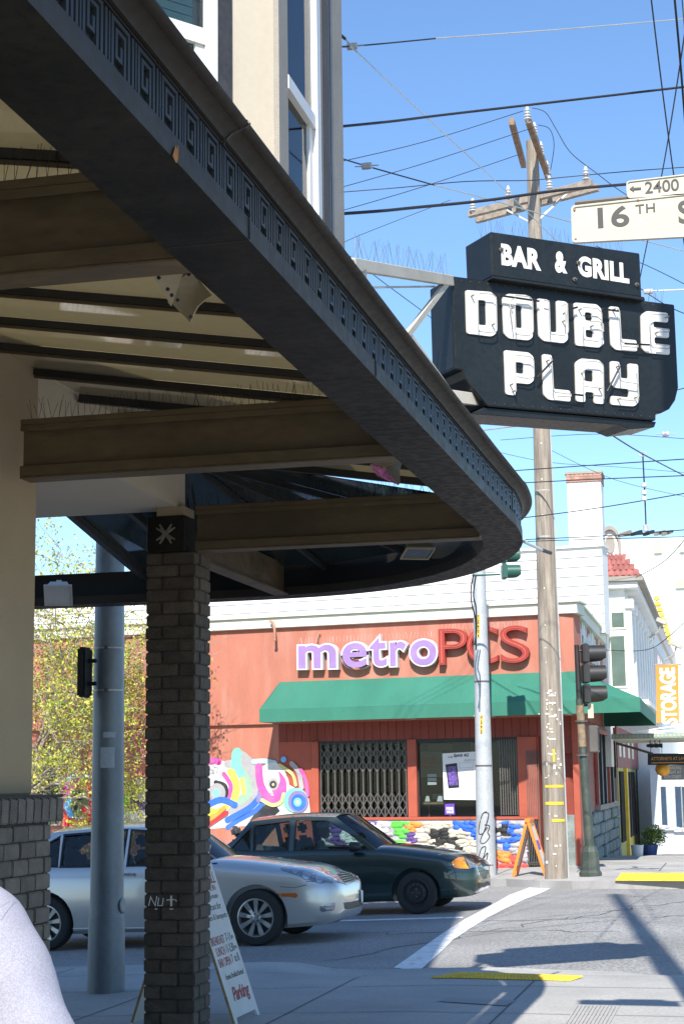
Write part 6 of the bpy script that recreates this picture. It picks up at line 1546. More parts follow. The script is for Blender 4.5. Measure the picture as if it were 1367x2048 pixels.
# ================================================================== STREET TREE
rg = random.Random(23)
tb = atG(40, 1775, .13); tr = thing('street_tree', 'sparse spring street tree with yellow green leaves against the red wall', 'tree', tb)
M['bark'] = mat('pale_bark', (.34, .29, .23), .85, .2, 8, 40); M['leaf1'] = mat('yellow_green_leaf', (.42, .42, .05), .55, .25, 5, 9); M['leaf2'] = mat('green_leaf', (.24, .33, .04), .55, .25, 5, 9); M['leaf3'] = mat('bronze_leaf', (.42, .34, .06), .55, .25, 5, 9)
br = MB(); lv = MB(); limbs = []
def grow(p, d, L_, r, dep):
    if p.x > -10.9 and dep > 1: return
    n = 4; pts = [p]; q = p
    for i in range(n):
        d = (d+V(rg.gauss(0, .16), rg.gauss(0, .16), rg.gauss(0, .12)+.02)).normalized(); q = q+d*L_/n; pts.append(q)
        if dep >= 3 :
            for _ in range(4 if q.x < -10.75 else 0):
                c = q+V(rg.gauss(0, .09), rg.gauss(0, .09), rg.gauss(0, .09)); a = V(rg.gauss(0, 1), rg.gauss(0, 1), rg.gauss(0, 1)).normalized(); b = a.cross(V(rg.gauss(0, 1), rg.gauss(0, 1), rg.gauss(0, 1))).normalized(); s_ = rg.uniform(.022, .055)
                lv.add([c-a*s_, c+b*s_*.45, c+a*s_, c-b*s_*.45], [(0, 1, 2, 3)], rg.choice((0, 0, 1, 2)))
    (br if dep > 1 else limb_mb()).tube(pts, [r*(1-.13*i) for i in range(n+1)], 8 if dep < 2 else 4, caps=dep < 2)
    if dep < 5:
        k = 4 if dep < 2 else 3
        for j in range(k):
            dd = (d*.8+V(rg.gauss(0, .6), rg.gauss(0, .6), rg.gauss(0, .42)+(.15 if dep < 3 else -.1))).normalized(); st_ = pts[-1] if j < 2 else pts[rg.choice((2, 3))]
            grow(st_, dd, L_*rg.uniform(.62, .8), r*.58, dep+1)
def limb_mb():
    m_ = MB(); limbs.append(m_); return m_
grow(tb-V(0, 0, .1), V(.12, -.05, 1), 2.3, .13, 0) if 0 else None
MB().tube([tb-V(0, 0, .1), tb+V(.05, 0, 1.2), tb+V(.1, 0, 2.1)], [.15, .12, .11], 10).build('trunk', 'bark', tr, world=True, smooth=60)
for dx, dy, dz, LL in ((.3, 0, 1.9, 2.4), (.15, .1, 1.9, 2.3), (.55, 0, 1.6, 2.3), (.6, -.1, 1.3, 2.0), (.5, -.1, 1.0, 1.5), (.95, .0, .65, 1.6), (.8, -.3, .35, 1.5), (.25, .2, 1.2, 1.6), (-.4, 0, 1, 1.4), (1.1, -.15, .25, 1.5), (.6, .1, .1, 1.3)):
    grow(tb+V(.1, 0, 1.9+rg.uniform(-.3, .2)), V(dx, dy, dz).normalized(), LL, .038, 1)
for m_ in limbs: m_.build('limb', 'bark', tr, world=True, smooth=60)
tag(br.build('twigs', 'bark', tr, world=True, recalc=False), kind='stuff'); tag(lv.build('crown', ['leaf1', 'leaf2', 'leaf3'], tr, world=True, recalc=False), kind='stuff')
print('leaf faces', len(lv.f))
# ================================================================== SANDWICH BOARDS
def aboard(name, label, foot_n, foot_f, left_foot, ridge_n, ridge_f, m, legs):
    t = thing(name, label, 'sandwich board', foot_n); return t
fn_ = atG(472, 2052, .135); ff_ = atG(533, 2045, .135); lf = atG(262, 2052, .135)
wv = V(0, .60, 0); fn_ = V(fn_.x, fn_.y, fn_.z); 
z0 = fn_.z; hb = 1.24
ridge = V((fn_.x+lf.x)/2-.01, fn_.y, z0+hb)
sb = thing('sandwich_board', 'white bar and grill sandwich board listing breakfast and lunch hours behind the brick column', 'sandwich board', V(ridge.x, ridge.y+.3, z0))
M['sbwhite'] = mat('board_white', (.60, .57, .52), .7, .06, 3, 30, dirt=.35, dirtcol=(.45, .42, .36), dscale=4); M['plywood'] = mat('plywood_edge', (.32, .22, .10), .8, .25, 9, 50); M['redscript'] = mat('red_script', (.30, .05, .05), .7)
FR = V(fn_.x, fn_.y, z0); upv = (ridge-FR).normalized(); Ls = (ridge-FR).length
Fbd = Frame(FR, V(0, 1, 0), upv)
W_ = .60
def bd(par, name, m, u0, u1, v0, v1, n0, n1, Fx=Fbd): return MB().box(u0, u1, v0, v1, n0, n1).xf(Fx.M).build(name, m, par, world=True)
pan = MB().prism([(.0, .0), (.05, .0), (.07, .05), (W_-.07, .05), (W_-.05, .0), (W_, .0), (W_, Ls), (.0, Ls)], -.018, 0, fl).xf(Fbd.M).build('front_panel', ['sbwhite'], sb, world=True)
bd(sb, 'panel_edge', 'plywood', -.006, -.0005, .0, Ls, -.018, -.0)
Fb2 = Frame(V(lf.x, lf.y+W_, z0), V(0, -1, 0), (V(ridge.x, lf.y, z0+hb)-V(lf.x, lf.y, z0)).normalized())
bd(sb, 'back_panel', 'sbwhite', 0, W_, 0, Ls, -.018, 0, Fb2); bd(sb, 'panel_edge', 'plywood', W_+.0005, W_+.006, 0, Ls, -.018, .0, Fb2)
for v0_, s_, x0, x1, h_, m, sh in ((1.125, 'DOUBLE PLAY', .04, .56, .085, 'redscript', 0), (1.02, 'BAR & GRILL', .04, .56, .09, 'redscript', 0), (.965, 'COME IN', .2, .50, .045, 'redscript', 0), (.895, 'we have private', .06, .50, .05, 'ink', .2), (.825, 'restaurant for', .06, .50, .05, 'ink', .2), (.74, 'parties & banquets', .03, .57, .055, 'ink', .2),
                        (.575, 'BREAKFAST', .02, .34, .062, 'redscript', 0), (.58, '7-11', .37, .50, .062, 'ink', 0), (.495, 'LUNCH', .07, .27, .062, 'redscript', 0), (.50, '11-2:30', .31, .50, .062, 'ink', 0), (.415, 'BAR OPEN', .05, .33, .062, 'redscript', 0), (.42, '7  to 8', .36, .54, .062, 'ink', 0),
                        (.59, 'AM', .51, .55, .025, 'ink', 0), (.51, 'PM', .51, .56, .025, 'ink', 0),
                        (.32, 'Famous Breakfast Burritos!', .10, .54, .04, 'ink', .25), (.13, 'Parking', .13, .54, .13, 'redscript', .3)):
    mb = MB(); text_in(mb, s_, x0, x1, v0_, v0_+h_, .0008, .001, .0 if h_ < .1 else .03, shear=sh, space=.9); mb.xf(Fbd.M); mb.build('lettering', m, sb, world=True)
# orange board at the far corner
o1 = atG(1025, 1754, .13); o2 = atG(1089, 1752, .13)
ob_ = thing('sandwich_board', 'orange framed sandwich board beside the foot of the wooden pole', 'sandwich board', (o1+o2)/2)
zt2 = atD(1054, 1640, (o1-CAM).dot(FW)).z; rd_ = V((o1.x+o2.x)/2+.0, (o1.y+o2.y)/2, zt2)
for k, ft in enumerate((o1, o2)):
    up2 = (rd_-ft).normalized(); Ln = (rd_-ft).length; Fq = Frame(ft, V(0, 1, 0) if k else V(0, -1, 0), up2); s_ = 0 if k else -.6
    bd(ob_, 'leg', 'orange', s_, s_+.06, 0, Ln, -.02, .03, Fq); bd(ob_, 'leg', 'orange', s_+.54, s_+.6, 0, Ln, -.02, .03, Fq); bd(ob_, 'rail', 'orange', s_+.061, s_+.539, Ln-.1, Ln, -.02, .03, Fq); bd(ob_, 'rail', 'orange', s_+.061, s_+.539, .12, .18, -.02, .03, Fq)
    p_ = bd(ob_, 'panel', 'white_frame', s_+.061, s_+.539, .181, Ln-.101, -.005, .015, Fq)
    if k:
        mb = MB(); text_in(mb, 'OPEN', s_+.12, s_+.48, Ln*.62, Ln*.72, .016, .003, .03) if 0 else mb.box(s_+.1, s_+.5, Ln*.45, Ln*.62, .0155, .018); mb.xf(Fq.M); mb.build('print', 'purpleflat', ob_, world=True)
MB().box(-.05, .05, -.02, .62, -.05, .02).xf(Matrix.Translation(rd_)).build('handle_cap', 'orange', ob_, world=True, bevel=.01)
# ================================================================== CARS
def catm(tab, x):     # smooth table lookup, tab sorted by x descending
    n = len(tab)
    if x >= tab[0][0]: return tab[0][1:]
    if x <= tab[-1][0]: return tab[-1][1:]
    for i in range(n-1):
        if tab[i][0] >= x >= tab[i+1][0]:
            t = (tab[i][0]-x)/(tab[i][0]-tab[i+1][0]); p1, p2 = tab[i], tab[i+1]; p0 = tab[max(0, i-1)]; p3 = tab[min(n-1, i+2)]; out = []
            for k in range(1, len(p1)):
                m1 = (p2[k]-p0[k])/(p0[0]-p2[0]) if p0[0] != p2[0] else 0; m2 = (p3[k]-p1[k])/(p1[0]-p3[0]) if p1[0] != p3[0] else 0
                h = p1[0]-p2[0]; m1 *= h; m2 *= h
                t2, t3_ = t*t, t*t*t
                out.append((2*t3_-3*t2+1)*p1[k]+(t3_-2*t2+t)*m1+(-2*t3_+3*t2)*p2[k]+(t3_-t2)*m2)
            return tuple(out)
def boolean(o, cutters):
    for c in cutters:
        md = o.modifiers.new('b', 'BOOLEAN'); md.object = c; md.operation = 'DIFFERENCE'; md.solver = 'EXACT'
    me = bpy.data.meshes.new_from_object(o.evaluated_get(bpy.context.evaluated_depsgraph_get()))
    o.modifiers.clear(); old = o.data; o.data = me; me.name = o.name
    for c in cutters: bpy.data.objects.remove(c)
def make_car(name, label, mtx, tab, belt, Aln, Cln, roof, wins, wb_, rw, paint, hw_roof, cowl, tub0, tub1, wy):
    t = thing(name, label, 'car', mtx)
    xs = []; x = tab[0][0]
    while x > tab[-1][0]: xs.append(x); x -= .02 if (tab[0][0]-x < .16 or x-tab[-1][0] < .16) else .06
    xs.append(tab[-1][0]); rows = []
    for x in xs:
        zt, zc, zb, w_ = catm(tab, x)
        tub = 1 if tub1 < x < tub0 else 0
        zz = lambda f: zb+(zt-zb)*f
        half = [(0, zb), (w_*.6, zb), (w_*.90, zb+.015), (w_*.965, zb+.06), (w_*.99, zz(.25)), (w_*1.0, zz(.42)), (w_*1.0, zz(.55)), (w_*.992, zz(.68)), (w_*.985, zz(.80)), (w_*.965, zz(.90)), (w_*.935, zz(.965)), (w_*.89, zt)]
        if tub: half += [(w_*.84, zt-.01), (w_*.82, .5), (w_*.4, .5), (0, .5)]
        else: half += [(w_*.80, zt+(zc-zt)*.45), (w_*.62, zt+(zc-zt)*.75), (w_*.35, zt+(zc-zt)*.95), (0, zc)]
        ring = [(x, -y, z) for y, z in half]+[(x, y, z) for y, z in half[-2:0:-1]]
        rows.append(ring)
    mb = MB().grid(rows, closed=True); n = len(rows[0]); k = len(mb.v)
    mb.f.append(tuple(range(n))); mb.m.append(0); mb.f.append(tuple(range(k-1, k-n-1, -1))); mb.m.append(0)
    body = mb.build('body', paint, t)
    cut = []
    for xc in (0, -wb_):
        for sy in (-1, 1):
            c = MB().lathe([(rw+.055, -.16), (rw+.055, .4)], 36, (0, 0, 0), 1); c.v = [V(p.x+xc, (p.y+wy)*sy, p.z+rw) for p in c.v]
            c.f = [f[::-1] for f in c.f] if sy < 0 else c.f
            o = c.build('cut', 'black'); o.matrix_world = mtx; cut.append(o)
    bpy.context.view_layer.update(); boolean(body, cut)
    body.data.shade_smooth(); body.data.set_sharp_from_angle(angle=R_(32))
    for xc in (0, -wb_):
        MB().box(xc-rw-.04, xc+rw+.04, -wy+.17, wy-.17, .2, .62).build('wheel_well', 'black', t)
    # greenhouse
    wbelt = lambda x: catm(tab, x)[3]*.905
    def sy(x, z):
        zb_ = belt(x); zr_ = roof(x); q = clamp((z-zb_)/max(.05, 1.45-zb_), -.2, 1.1); y0 = wbelt(x); y1 = hw_roof
        return y0+(y1-y0)*q+.035*math.sin(math.pi*clamp(q, 0, 1))
    def side(polys, d, name, m, par, n0=0, sides=(-1, 1)):
        v_, f_ = shape2d(polys, d)
        for s in sides:
            mb = MB().add([V(p.x, s*(sy(p.x, p.y)+n0+p.z-d), p.y) for p in v_], f_); mb.build(name, m, par)
    xa0, xa1 = Aln[0][0], Aln[-1][0]; xc0, xc1 = Cln[0][0], Cln[-1][0]
    rx = [xa1+(xc1-xa1)*i/10 for i in range(11)]
    out = [(x, z) for x, z in Aln]+[(x, roof(x)-.045*abs(0)) for x in rx[1:-1]]+[(x, z) for x, z in Cln[::-1]]
    out += [(xc0+(xa0-xc0)*i/8, belt(xc0+(xa0-xc0)*i/8)-.03) for i in range(0, 9)]
    side([out]+wins, .03, 'side_frame', paint, body)
    for w_ in wins: side([[(x, z) for x, z in w_]], .006, 'side_window', 'carglass', t, -.012)
    for w_ in wins:
        cx = sum(p[0] for p in w_)/len(w_); cz = sum(p[1] for p in w_)/len(w_); dx = max(p[0] for p in w_)-min(p[0] for p in w_); dz = max(p[1] for p in w_)-min(p[1] for p in w_)
        side([[(cx+(x-cx)*(1+.035/dx), cz+(z-cz)*(1+.035/dz)) for x, z in w_], [(cx+(x-cx)*(1-.02/dx), cz+(z-cz)*(1-.02/dz)) for x, z in w_]], .006, 'window_seal', 'rubber', t, .004)
    # roof skin
    rows = []
    for x in rx:
        z = roof(x); y = sy(x, z); rows.append([(x, -y+2*y*j/12, z+.055*(1-(2*j/12-1)**2)-.002) for j in range(13)])
    MB().grid(rows).build('roof', paint, t, smooth=60, solid=.02)
    def screen(ln, name, bulge, m='carglass', thick=.006, u0=0, u1=1):
        rows = []
        for i in range(9):
            q = u0+(u1-u0)*i/8; x = ln[0][0]+(ln[-1][0]-ln[0][0])*q; z = ln[0][1]+(ln[-1][1]-ln[0][1])*q; 
            if len(ln) > 2:
                seg = q*(len(ln)-1); k = min(int(seg), len(ln)-2); f = seg-k; x = ln[k][0]+(ln[k+1][0]-ln[k][0])*f; z = ln[k][1]+(ln[k+1][1]-ln[k][1])*f
            y = sy(x, z)-.012; rows.append([(x+bulge*(1-(2*j/12-1)**2), -y+2*y*j/12, z+.02*(1-(2*j/12-1)**2)*q) for j in range(13)])
        return MB().grid(rows).build(name, m, t, smooth=60, solid=thick)
    screen(Aln, 'windscreen', .16); screen(Cln, 'rear_window', -.12)
    # belt cowl panel
    return t, body, sy
def wheels(t, xs, wy, rw, style, wid=.21):
    ws = []
    for x in xs:
        for s in (-1, 1):
            o = MB(); prof = [(rw*.68, -wid/2), (rw*.80, -wid/2-.004), (rw*.93, -wid/2+.004), (rw*.985, -wid/2+.03), (rw, -wid/2+.06), (rw, wid/2-.06), (rw*.985, wid/2-.03), (rw*.93, wid/2-.004), (rw*.8, wid/2+.004), (rw*.68, wid/2)]
            o.lathe(prof, 40, (0, 0, 0), 1, caps=False); o.v = [V(p.x+x, s*p.y+s*(wy-wid/2), p.z+rw) for p in o.v]
            tire = o.build('wheel', 'rubber', t, smooth=40)
            yo = wy; r = rw*.66
            f = lambda p: V(x+p[0], s*(yo+p[1]), rw+p[2])
            b = MB(); b.lathe([(r*1.02, -.05), (r*1.03, .002), (r*.96, .004), (r*.93, -.03), (r*.9, -.06)], 36, (0, 0, 0), 1, caps=False)
            b.v = [f(p) for p in b.v]; b.build('rim', 'alloy' if style == 'alloy' else 'steelwheel', tire, smooth=40)
            if style == 'alloy':
                b = MB(); b.lathe([(r*.92, -.062), (r*.9, -.058)], 24, (0, 0, 0), 1); b.v = [f(p) for p in b.v]; b.build('hub_backing', 'black', tire)
                for k in range(9):
                    a = 2*math.pi*k/9+.15; ca, sa_ = math.cos(a), math.sin(a); b = MB()
                    pts = []
                    for rr__, hw, yy in ((.045, .017, -.004), (r*.5, .021, -.012), (r*.96, .030, -.006)):
                        for sg_, yq in ((-1, yy), (1, yy)): pts.append((ca*rr__-sa_*hw*sg_, yq, sa_*rr__+ca*hw*sg_))
                        for sg_ in (-1, 1): pts.append((ca*rr__-sa_*hw*sg_*1.1, yy-.035, sa_*rr__+ca*hw*sg_*1.1))
                    fcs = []
                    for i in range(2):
                        q = i*4; n_ = q+4; fcs += [(q, q+1, n_+1, n_), (q, n_, n_+2, q+2), (q+1, q+3, n_+3, n_+1)]
                    b.add([f(p) for p in pts], fcs); b.build('spoke', 'alloy', tire, bevel=.002)
                b = MB(); b.lathe([(.062, -.02), (.060, .0), (.045, .006), (.02, .009)], 20, (0, 0, 0), 1); b.v = [f(p) for p in b.v]; b.build('hub_cap', 'alloy', tire, smooth=40)
                for k in range(5): a = 2*math.pi*k/5+.4; b = MB().lathe([(.011, .0), (.011, .004)], 8, (.046*math.cos(a), 0, .046*math.sin(a)), 1); b.v = [f((p.x, p.y+.006, p.z)) for p in b.v]; b.build('lug_nut', 'black', tire)
            else:
                b = MB(); b.lathe([(r*.98, -.045), (r*.80, -.05), (r*.72, -.012), (r*.5, -.004), (r*.42, -.03), (.05, -.03), (.045, -.012), (.02, -.01)], 36, (0, 0, 0), 1); b.v = [f(p) for p in b.v]; b.build('steel_disc', 'steelwheel', tire, smooth=30)
                for k in range(12): a = 2*math.pi*k/12; b = MB().lathe([(.017, 0), (.016, .002)], 8, (r*.61*math.cos(a), 0, r*.61*math.sin(a)), 1); b.v = [f((p.x, p.y-.006, p.z)) for p in b.v]; b.build('vent_hole', 'black', tire)
                for k in range(4): a = 2*math.pi*k/4; b = MB().lathe([(.010, 0), (.008, .014)], 8, (.052*math.cos(a), 0, .052*math.sin(a)), 1); b.v = [f((p.x, p.y-.03, p.z)) for p in b.v]; b.build('lug_nut', 'alloy', tire)
def bvh(o, mtx):
    me = o.data; return BVHTree.FromPolygons([mtx @ v.co for v in me.vertices], [tuple(p.vertices) for p in me.polygons])
def cast(bv, px, py):
    d = ray(px, py).normalized(); h = bv.ray_cast(CAM, d)
    if h[0] is None: return None, None
    n = h[1]; return h[0], (n if n.dot(d) < 0 else -n)
def patch(bv, pts, name, m, par, off=.006, step=3.0, mir=None, thick=.004):
    x0 = min(p[0] for p in pts); x1 = max(p[0] for p in pts); y0 = min(p[1] for p in pts); y1 = max(p[1] for p in pts)
    P2 = subdiv(pts, step); n = len(P2); P2 = [Vector(p) for p in P2]; x = x0+step/2
    while x < x1:
        y = y0+step/2
        while y < y1:
            if in_poly(x, y, pts) and min((Vector((x, y))-q).length for q in P2) > step*.45: P2.append(Vector((x, y)))
            y += step
        x += step
    c = geometry.delaunay_2d_cdt(P2, [], [list(range(n))], 1, 1e-4); vs_ = []; ok = []
    for p in c[0]:
        h, nn_ = cast(bv, p.x, p.y); vs_.append(h+nn_*off if h is not None else None)
    good = [v for v in vs_ if v is not None]
    if not good: return None
    fs = [f for f in c[2] if all(vs_[i] is not None for i in f)]
    fs = [f for f in fs if max((vs_[f[i]]-vs_[f[i-1]]).length for i in range(len(f))) < .35]
    if not fs: return None
    vs_ = [v if v is not None else good[0] for v in vs_]
    used = sorted({i for f in fs for i in f}); mp_ = {i: k for k, i in enumerate(used)}
    o = MB().add([vs_[i] for i in used], [tuple(mp_[i] for i in f) for f in fs]).build(name, m, par, world=True, smooth=50, solid=thick)
    if mir:
        me = o.data.copy()
        for v in me.vertices: v.co.y *= -1
        me.flip_normals(); o2 = bpy.data.objects.new(name, me); scene.collection.objects.link(o2); o2.parent = par; LOCAL[o2.name] = LOCAL[par.name]
    return o
def seam(bv, pts, name, m, par, r=.004, off=.0):
    P = []
    for i in range(len(pts)-1):
        k = max(2, int(math.hypot(pts[i+1][0]-pts[i][0], pts[i+1][1]-pts[i][1])/5))
        for j in range(k):
            h, n = cast(bv, pts[i][0]+(pts[i+1][0]-pts[i][0])*j/k, pts[i][1]+(pts[i+1][1]-pts[i][1])*j/k)
            if h is not None: P.append(h+n*off)
    Q = P[:1]
    for p in P[1:]:
        if (p-Q[-1]).length < .5 and (p-Q[-1]).length > .004: Q.append(p)
    if len(Q) > 1: return MB().tube(Q, r, 5).build(name, m, par, world=True)
def carpaint(name, col, metal, rough): 
    m = mat(name, col, rough, .015, 1, 8, metal=metal, coat=1.0); return m
M['silver'] = carpaint('silver_paint', (.52, .51, .48), .55, .30); M['darkgreen'] = carpaint('dark_green_paint', (.010, .030, .028), .3, .3)
M['alloy'] = mat('alloy', (.45, .45, .44), .3, .05, metal=.8); M['steelwheel'] = mat('black_steel_wheel', (.025, .025, .025), .45, .2)
M['chrome'] = mat('chrome', (.6, .6, .6), .12, .02, metal=1); M['amber'] = mat('amber_lens', (.75, .26, .01), .15, .2, 30, 60, coat=1)
M['headlens'] = mat('headlight_lens', (.26, .28, .30), .08, .25, 9, 30, metal=.5, coat=1); M['marker'] = mat('side_marker', (.45, .10, .01), .2, .1, coat=1)
M['seatgrey'] = mat('seat_fabric', (.10, .10, .10), .9); M['plate_w'] = mat('licence_plate', (.62, .62, .62), .4, .03)
def cmat(p, slope=.033, head=0):
    return Matrix.Translation(p) @ Matrix.Rotation(head, 4, 'Z') @ Matrix.Rotation(-math.atan(slope), 4, 'Y')
# silver saloon ------------------------------------------------------
wheelpt = atG(515, 1893, 0); rwS = .332
ctr = V(wheelpt.x, wheelpt.y+.02+.88, gz(wheelpt.x, 0))
MS = cmat(ctr, .033, R_(-1.0))
#      x    zt    zc    zb    w
tabS = [(.975, .52, .50, .36, .40), (.965, .60, .60, .30, .52), (.93, .67, .69, .25, .64), (.86, .715, .755, .22, .735), (.74, .75, .80, .20, .80), (.55, .795, .855, .19, .85), (.3, .835, .90, .18, .878), (0, .87, .95, .18, .895), (-.3, .905, .99, .18, .902), (-.55, .935, 1.01, .18, .905), (-.8, .955, 1.0, .18, .907), (-1.6, .965, 1.0, .18, .91), (-2.6, .985, 1.0, .18, .905), (-3.2, 1.01, 1.06, .20, .885), (-3.6, 1.0, 1.05, .26, .83), (-3.8, .95, 1.0, .33, .76), (-3.88, .82, .86, .40, .66)]
tabS = [(a, b+(.025 if a < .6 else 0), c+(.03 if a < .7 else 0), d, e) for a, b, c, d, e in tabS]
beltS = lambda x: catm(tabS, x)[0]
def roofS(x): return 1.405+.065*math.cos(clamp((x+1.95)/1.0, -1, 1)*1.25)-.02
AS = [(-.62, .945), (-.93, 1.19), (-1.24, roofS(-1.24)-.0)]; CS = [(-3.42, 1.01), (-3.1, 1.20), (-2.72, roofS(-2.72))]
winS = [[(-.80, .985), (-1.64, .995), (-1.65, 1.41), (-1.36, 1.385), (-1.07, 1.21)], [(-1.71, .995), (-2.52, 1.01), (-2.54, 1.385), (-1.71, 1.415)], [(-2.57, 1.015), (-3.12, 1.03), (-2.90, 1.21), (-2.60, 1.365)]]
car1, body1, sy1 = make_car('silver_saloon', 'silver saloon car with alloy wheels waiting nearest the kerb, half hidden by the brick column', MS, tabS, beltS, AS, CS, roofS, winS, 2.72, rwS, 'silver', .60, None, -.66, -3.3, .89)
wheels(car1, (0, -2.72), .895, rwS, 'alloy')
bv1 = bvh(body1, MS)
Z9 = lambda *p: [(400+x/3.4175, 1580+y/3.4175) for x, y in p]
patch(bv1, Z9((545, 528), (600, 517), (690, 520), (760, 535), (850, 562), (930, 600), (962, 628), (900, 640), (830, 640), (760, 622), (700, 598), (620, 570), (565, 552)), 'headlight', 'headlens', car1, .004, mir=True)
for cx_, cy_, r_ in ((725, 583, 30), (815, 603, 32), (650, 560, 20)): patch(bv1, Z9(*disc(cx_, cy_, r_, 12)), 'lamp_reflector', 'chrome', car1, .012, 2)
patch(bv1, Z9((527, 708), (655, 703), (668, 722), (655, 737), (545, 739)), 'side_marker', 'marker', car1, .004, mir=True)
patch(bv1, Z9((818, 797), (850, 778), (925, 768), (915, 825), (835, 835), (818, 825)), 'fog_light', 'headlens', car1, .003, mir=True)
g_ = patch(bv1, Z9((935, 575), (1000, 550), (1060, 540), (1085, 570), (1080, 605), (1010, 635), (985, 630), (960, 605)), 'grille', 'black', car1, .003)
if g_:
    for k in range(5):
        y = 568+k*15; seam(bv1, Z9((938+k*12, y+12), (1010, y+2), (1082-k*2, y-14)), 'grille_bar', 'chrome', g_, .006, .006)
patch(bv1, Z9((980, 770), (1085, 750), (1152, 762), (1142, 785), (1010, 815), (985, 812)), 'bumper_grille', 'black', car1, .003)
pl_ = patch(bv1, Z9((1087, 684), (1143, 662), (1155, 755), (1092, 772)), 'licence_plate', 'plate_w', car1, .02)
def plate_text(bv, s_, pts, par, m='purpleflat'):
    # lettering laid on the plate: quad TL,TR,BR,BL in pixels
    q = [cast(bv, *p) for p in pts]
    if any(a[0] is None for a in q): return
    P = [a[0]+a[1]*.026 for a in q]; nrm = (P[1]-P[0]).cross(P[3]-P[0]).normalized()
    if nrm.dot(CAM-P[0]) < 0: nrm = -nrm
    v_, f_ = text_raw(s_, .002, .02, 3); v_ = fit(v_, 0, 1, 0, 1)
    MB().add([(P[3].lerp(P[2], p.x)).lerp(P[0].lerp(P[1], p.x), p.y)+nrm*(p.z*.3) for p in v_], f_).build('plate_lettering', m, par, world=True)
if pl_: plate_text(bv1, 'YKF3014', Z9((1092, 708), (1146, 692), (1150, 735), (1095, 750)), pl_); plate_text(bv1, 'California', Z9((1100, 683), (1136, 673), (1137, 682), (1101, 692)), pl_, 'redink')
Z7 = lambda *p: [(x/1.953, 1380+y/1.953) for x, y in p]
M['seamdark'] = mat('panel_gap', (.01, .01, .01), .8)
h_ = patch(bv1, Z7((468, 717), (500, 713), (530, 717), (528, 727), (500, 725), (470, 725)), 'door_handle', 'chrome', car1, .02, 2)
seam(bv1, Z7((190, 823), (330, 823), (570, 821), (860, 815)), 'side_moulding', 'silver', car1, .011, .004); seam(bv1, Z7((195, 933), (340, 932), (570, 930), (830, 925)), 'sill_strip', 'silver', car1, .009, .0)
seam(bv1, Z9((0, 505), (60, 460), (130, 455), (300, 420), (440, 392)), 'bonnet_gap', 'seamdark', car1, .003)
seam(bv1, Z9((545, 660), (640, 668), (720, 650), (740, 625)), 'bumper_gap', 'seamdark', car1, .003)
seam(bv1, Z9((720, 625), (960, 632), (1000, 650), (1095, 600)), 'bonnet_gap', 'seamdark', car1, .003)
seam(bv1, [(241, 1708), (241, 1760), (243, 1830), (246, 1858)], 'door_gap', 'seamdark', car1, .004)
seam(bv1, [(413, 1700), (415, 1760), (412, 1850)], 'door_gap', 'seamdark', car1, .004)
for k in (.25, -.25): MB().tube([(-.66, k, .985+.0), (-.80, k+.25, 1.075), (-.70, k+.5, 1.02)], .009, 5).build('wiper', 'black', car1)
MB().box(-.66, -.50, -.78, .78, .95, .985).build('cowl', 'black', car1, bevel=.01)
def mirror(t, x, y, z, m):
    for s in (-1, 1):
        MB().lathe([(.02, -.10), (.075, -.085), (.095, -.02), (.095, .05), (.075, .06)], 14, (0, 0, 0), 0).xf(Matrix.Translation((x, s*y, z)) @ Matrix.Scale(-1, 4, (1, 0, 0)) @ Matrix.Scale(.75, 4, (0, 0, 1))).build('door_mirror', m, t, smooth=60)
mirror(car1, -.95, .97, 1.03, 'silver')
def seats(t, xs, z, m='seatgrey', w_=.50):
    for x in xs:
        for s in (-1, 1):
            MB().box(x-.55, x, s*.38-.24, s*.38+.24, .52, .66).build('seat', m, t, bevel=.05, seg=2)
            b = MB().box(-.07, .07, s*.38-.24, s*.38+.24, 0, .55).xf(Matrix.Translation((x-.55, 0, .62)) @ Matrix.Rotation(-.3, 4, 'Y')).build('seat_back', m, t, bevel=.06, seg=2)
            MB().box(-.05, .05, s*.38-.13, s*.38+.13, .58, .74).xf(Matrix.Translation((x-.55, 0, .62)) @ Matrix.Rotation(-.25, 4, 'Y')).build('headrest', m, t, bevel=.04, seg=2)
seats(car1, (-1.2, -2.15), .9)
MB().tube([(-1.0+.05*math.sin(a)*.5, .38+.18*math.cos(a), .93+.18*math.sin(a)) for a in [i*math.pi/8 for i in range(17)]], .014, 6, caps=False).build('steering_wheel', 'black', car1)
MB().box(-1.05, -.62, -.78, .78, .80, .945).build('dashboard', 'black', car1, bevel=.03)
# dark green saloon ---------------------------------------------------
wp2 = atG(835, 1829, 0); rwM = .30
ctr2 = V(wp2.x, wp2.y+.02+.83, gz(wp2.x, 0))
MG = cmat(ctr2, .033, R_(-1.0))
tabM = [(.865, .48, .46, .34, .44), (.855, .56, .56, .29, .54), (.82, .625, .64, .25, .64), (.75, .665, .70, .22, .71), (.62, .70, .755, .20, .765), (.4, .75, .82, .19, .805), (.1, .80, .875, .18, .83), (-.2, .85, .92, .17, .842), (-.45, .885, .95, .17, .848), (-.7, .90, .95, .17, .85), (-1.6, .925, .95, .17, .852), (-2.4, .95, .97, .17, .845), (-2.9, .985, 1.04, .19, .82), (-3.3, .98, 1.04, .27, .75), (-3.50, .93, .98, .34, .66), (-3.55, .80, .83, .40, .58)]
tabM = [(a, b+(.03 if a < .6 else .01), c+(.035 if a < .7 else .01), d, e) for a, b, c, d, e in tabM]
beltM = lambda x: catm(tabM, x)[0]
def roofM(x): return 1.365+.07*math.cos(clamp((x+1.78)/.85, -1, 1)*1.25)-.0
AM = [(-.52, .885), (-.82, 1.13), (-1.20, roofM(-1.20))]; CM = [(-2.98, .985), (-2.72, 1.16), (-2.52, roofM(-2.52))]
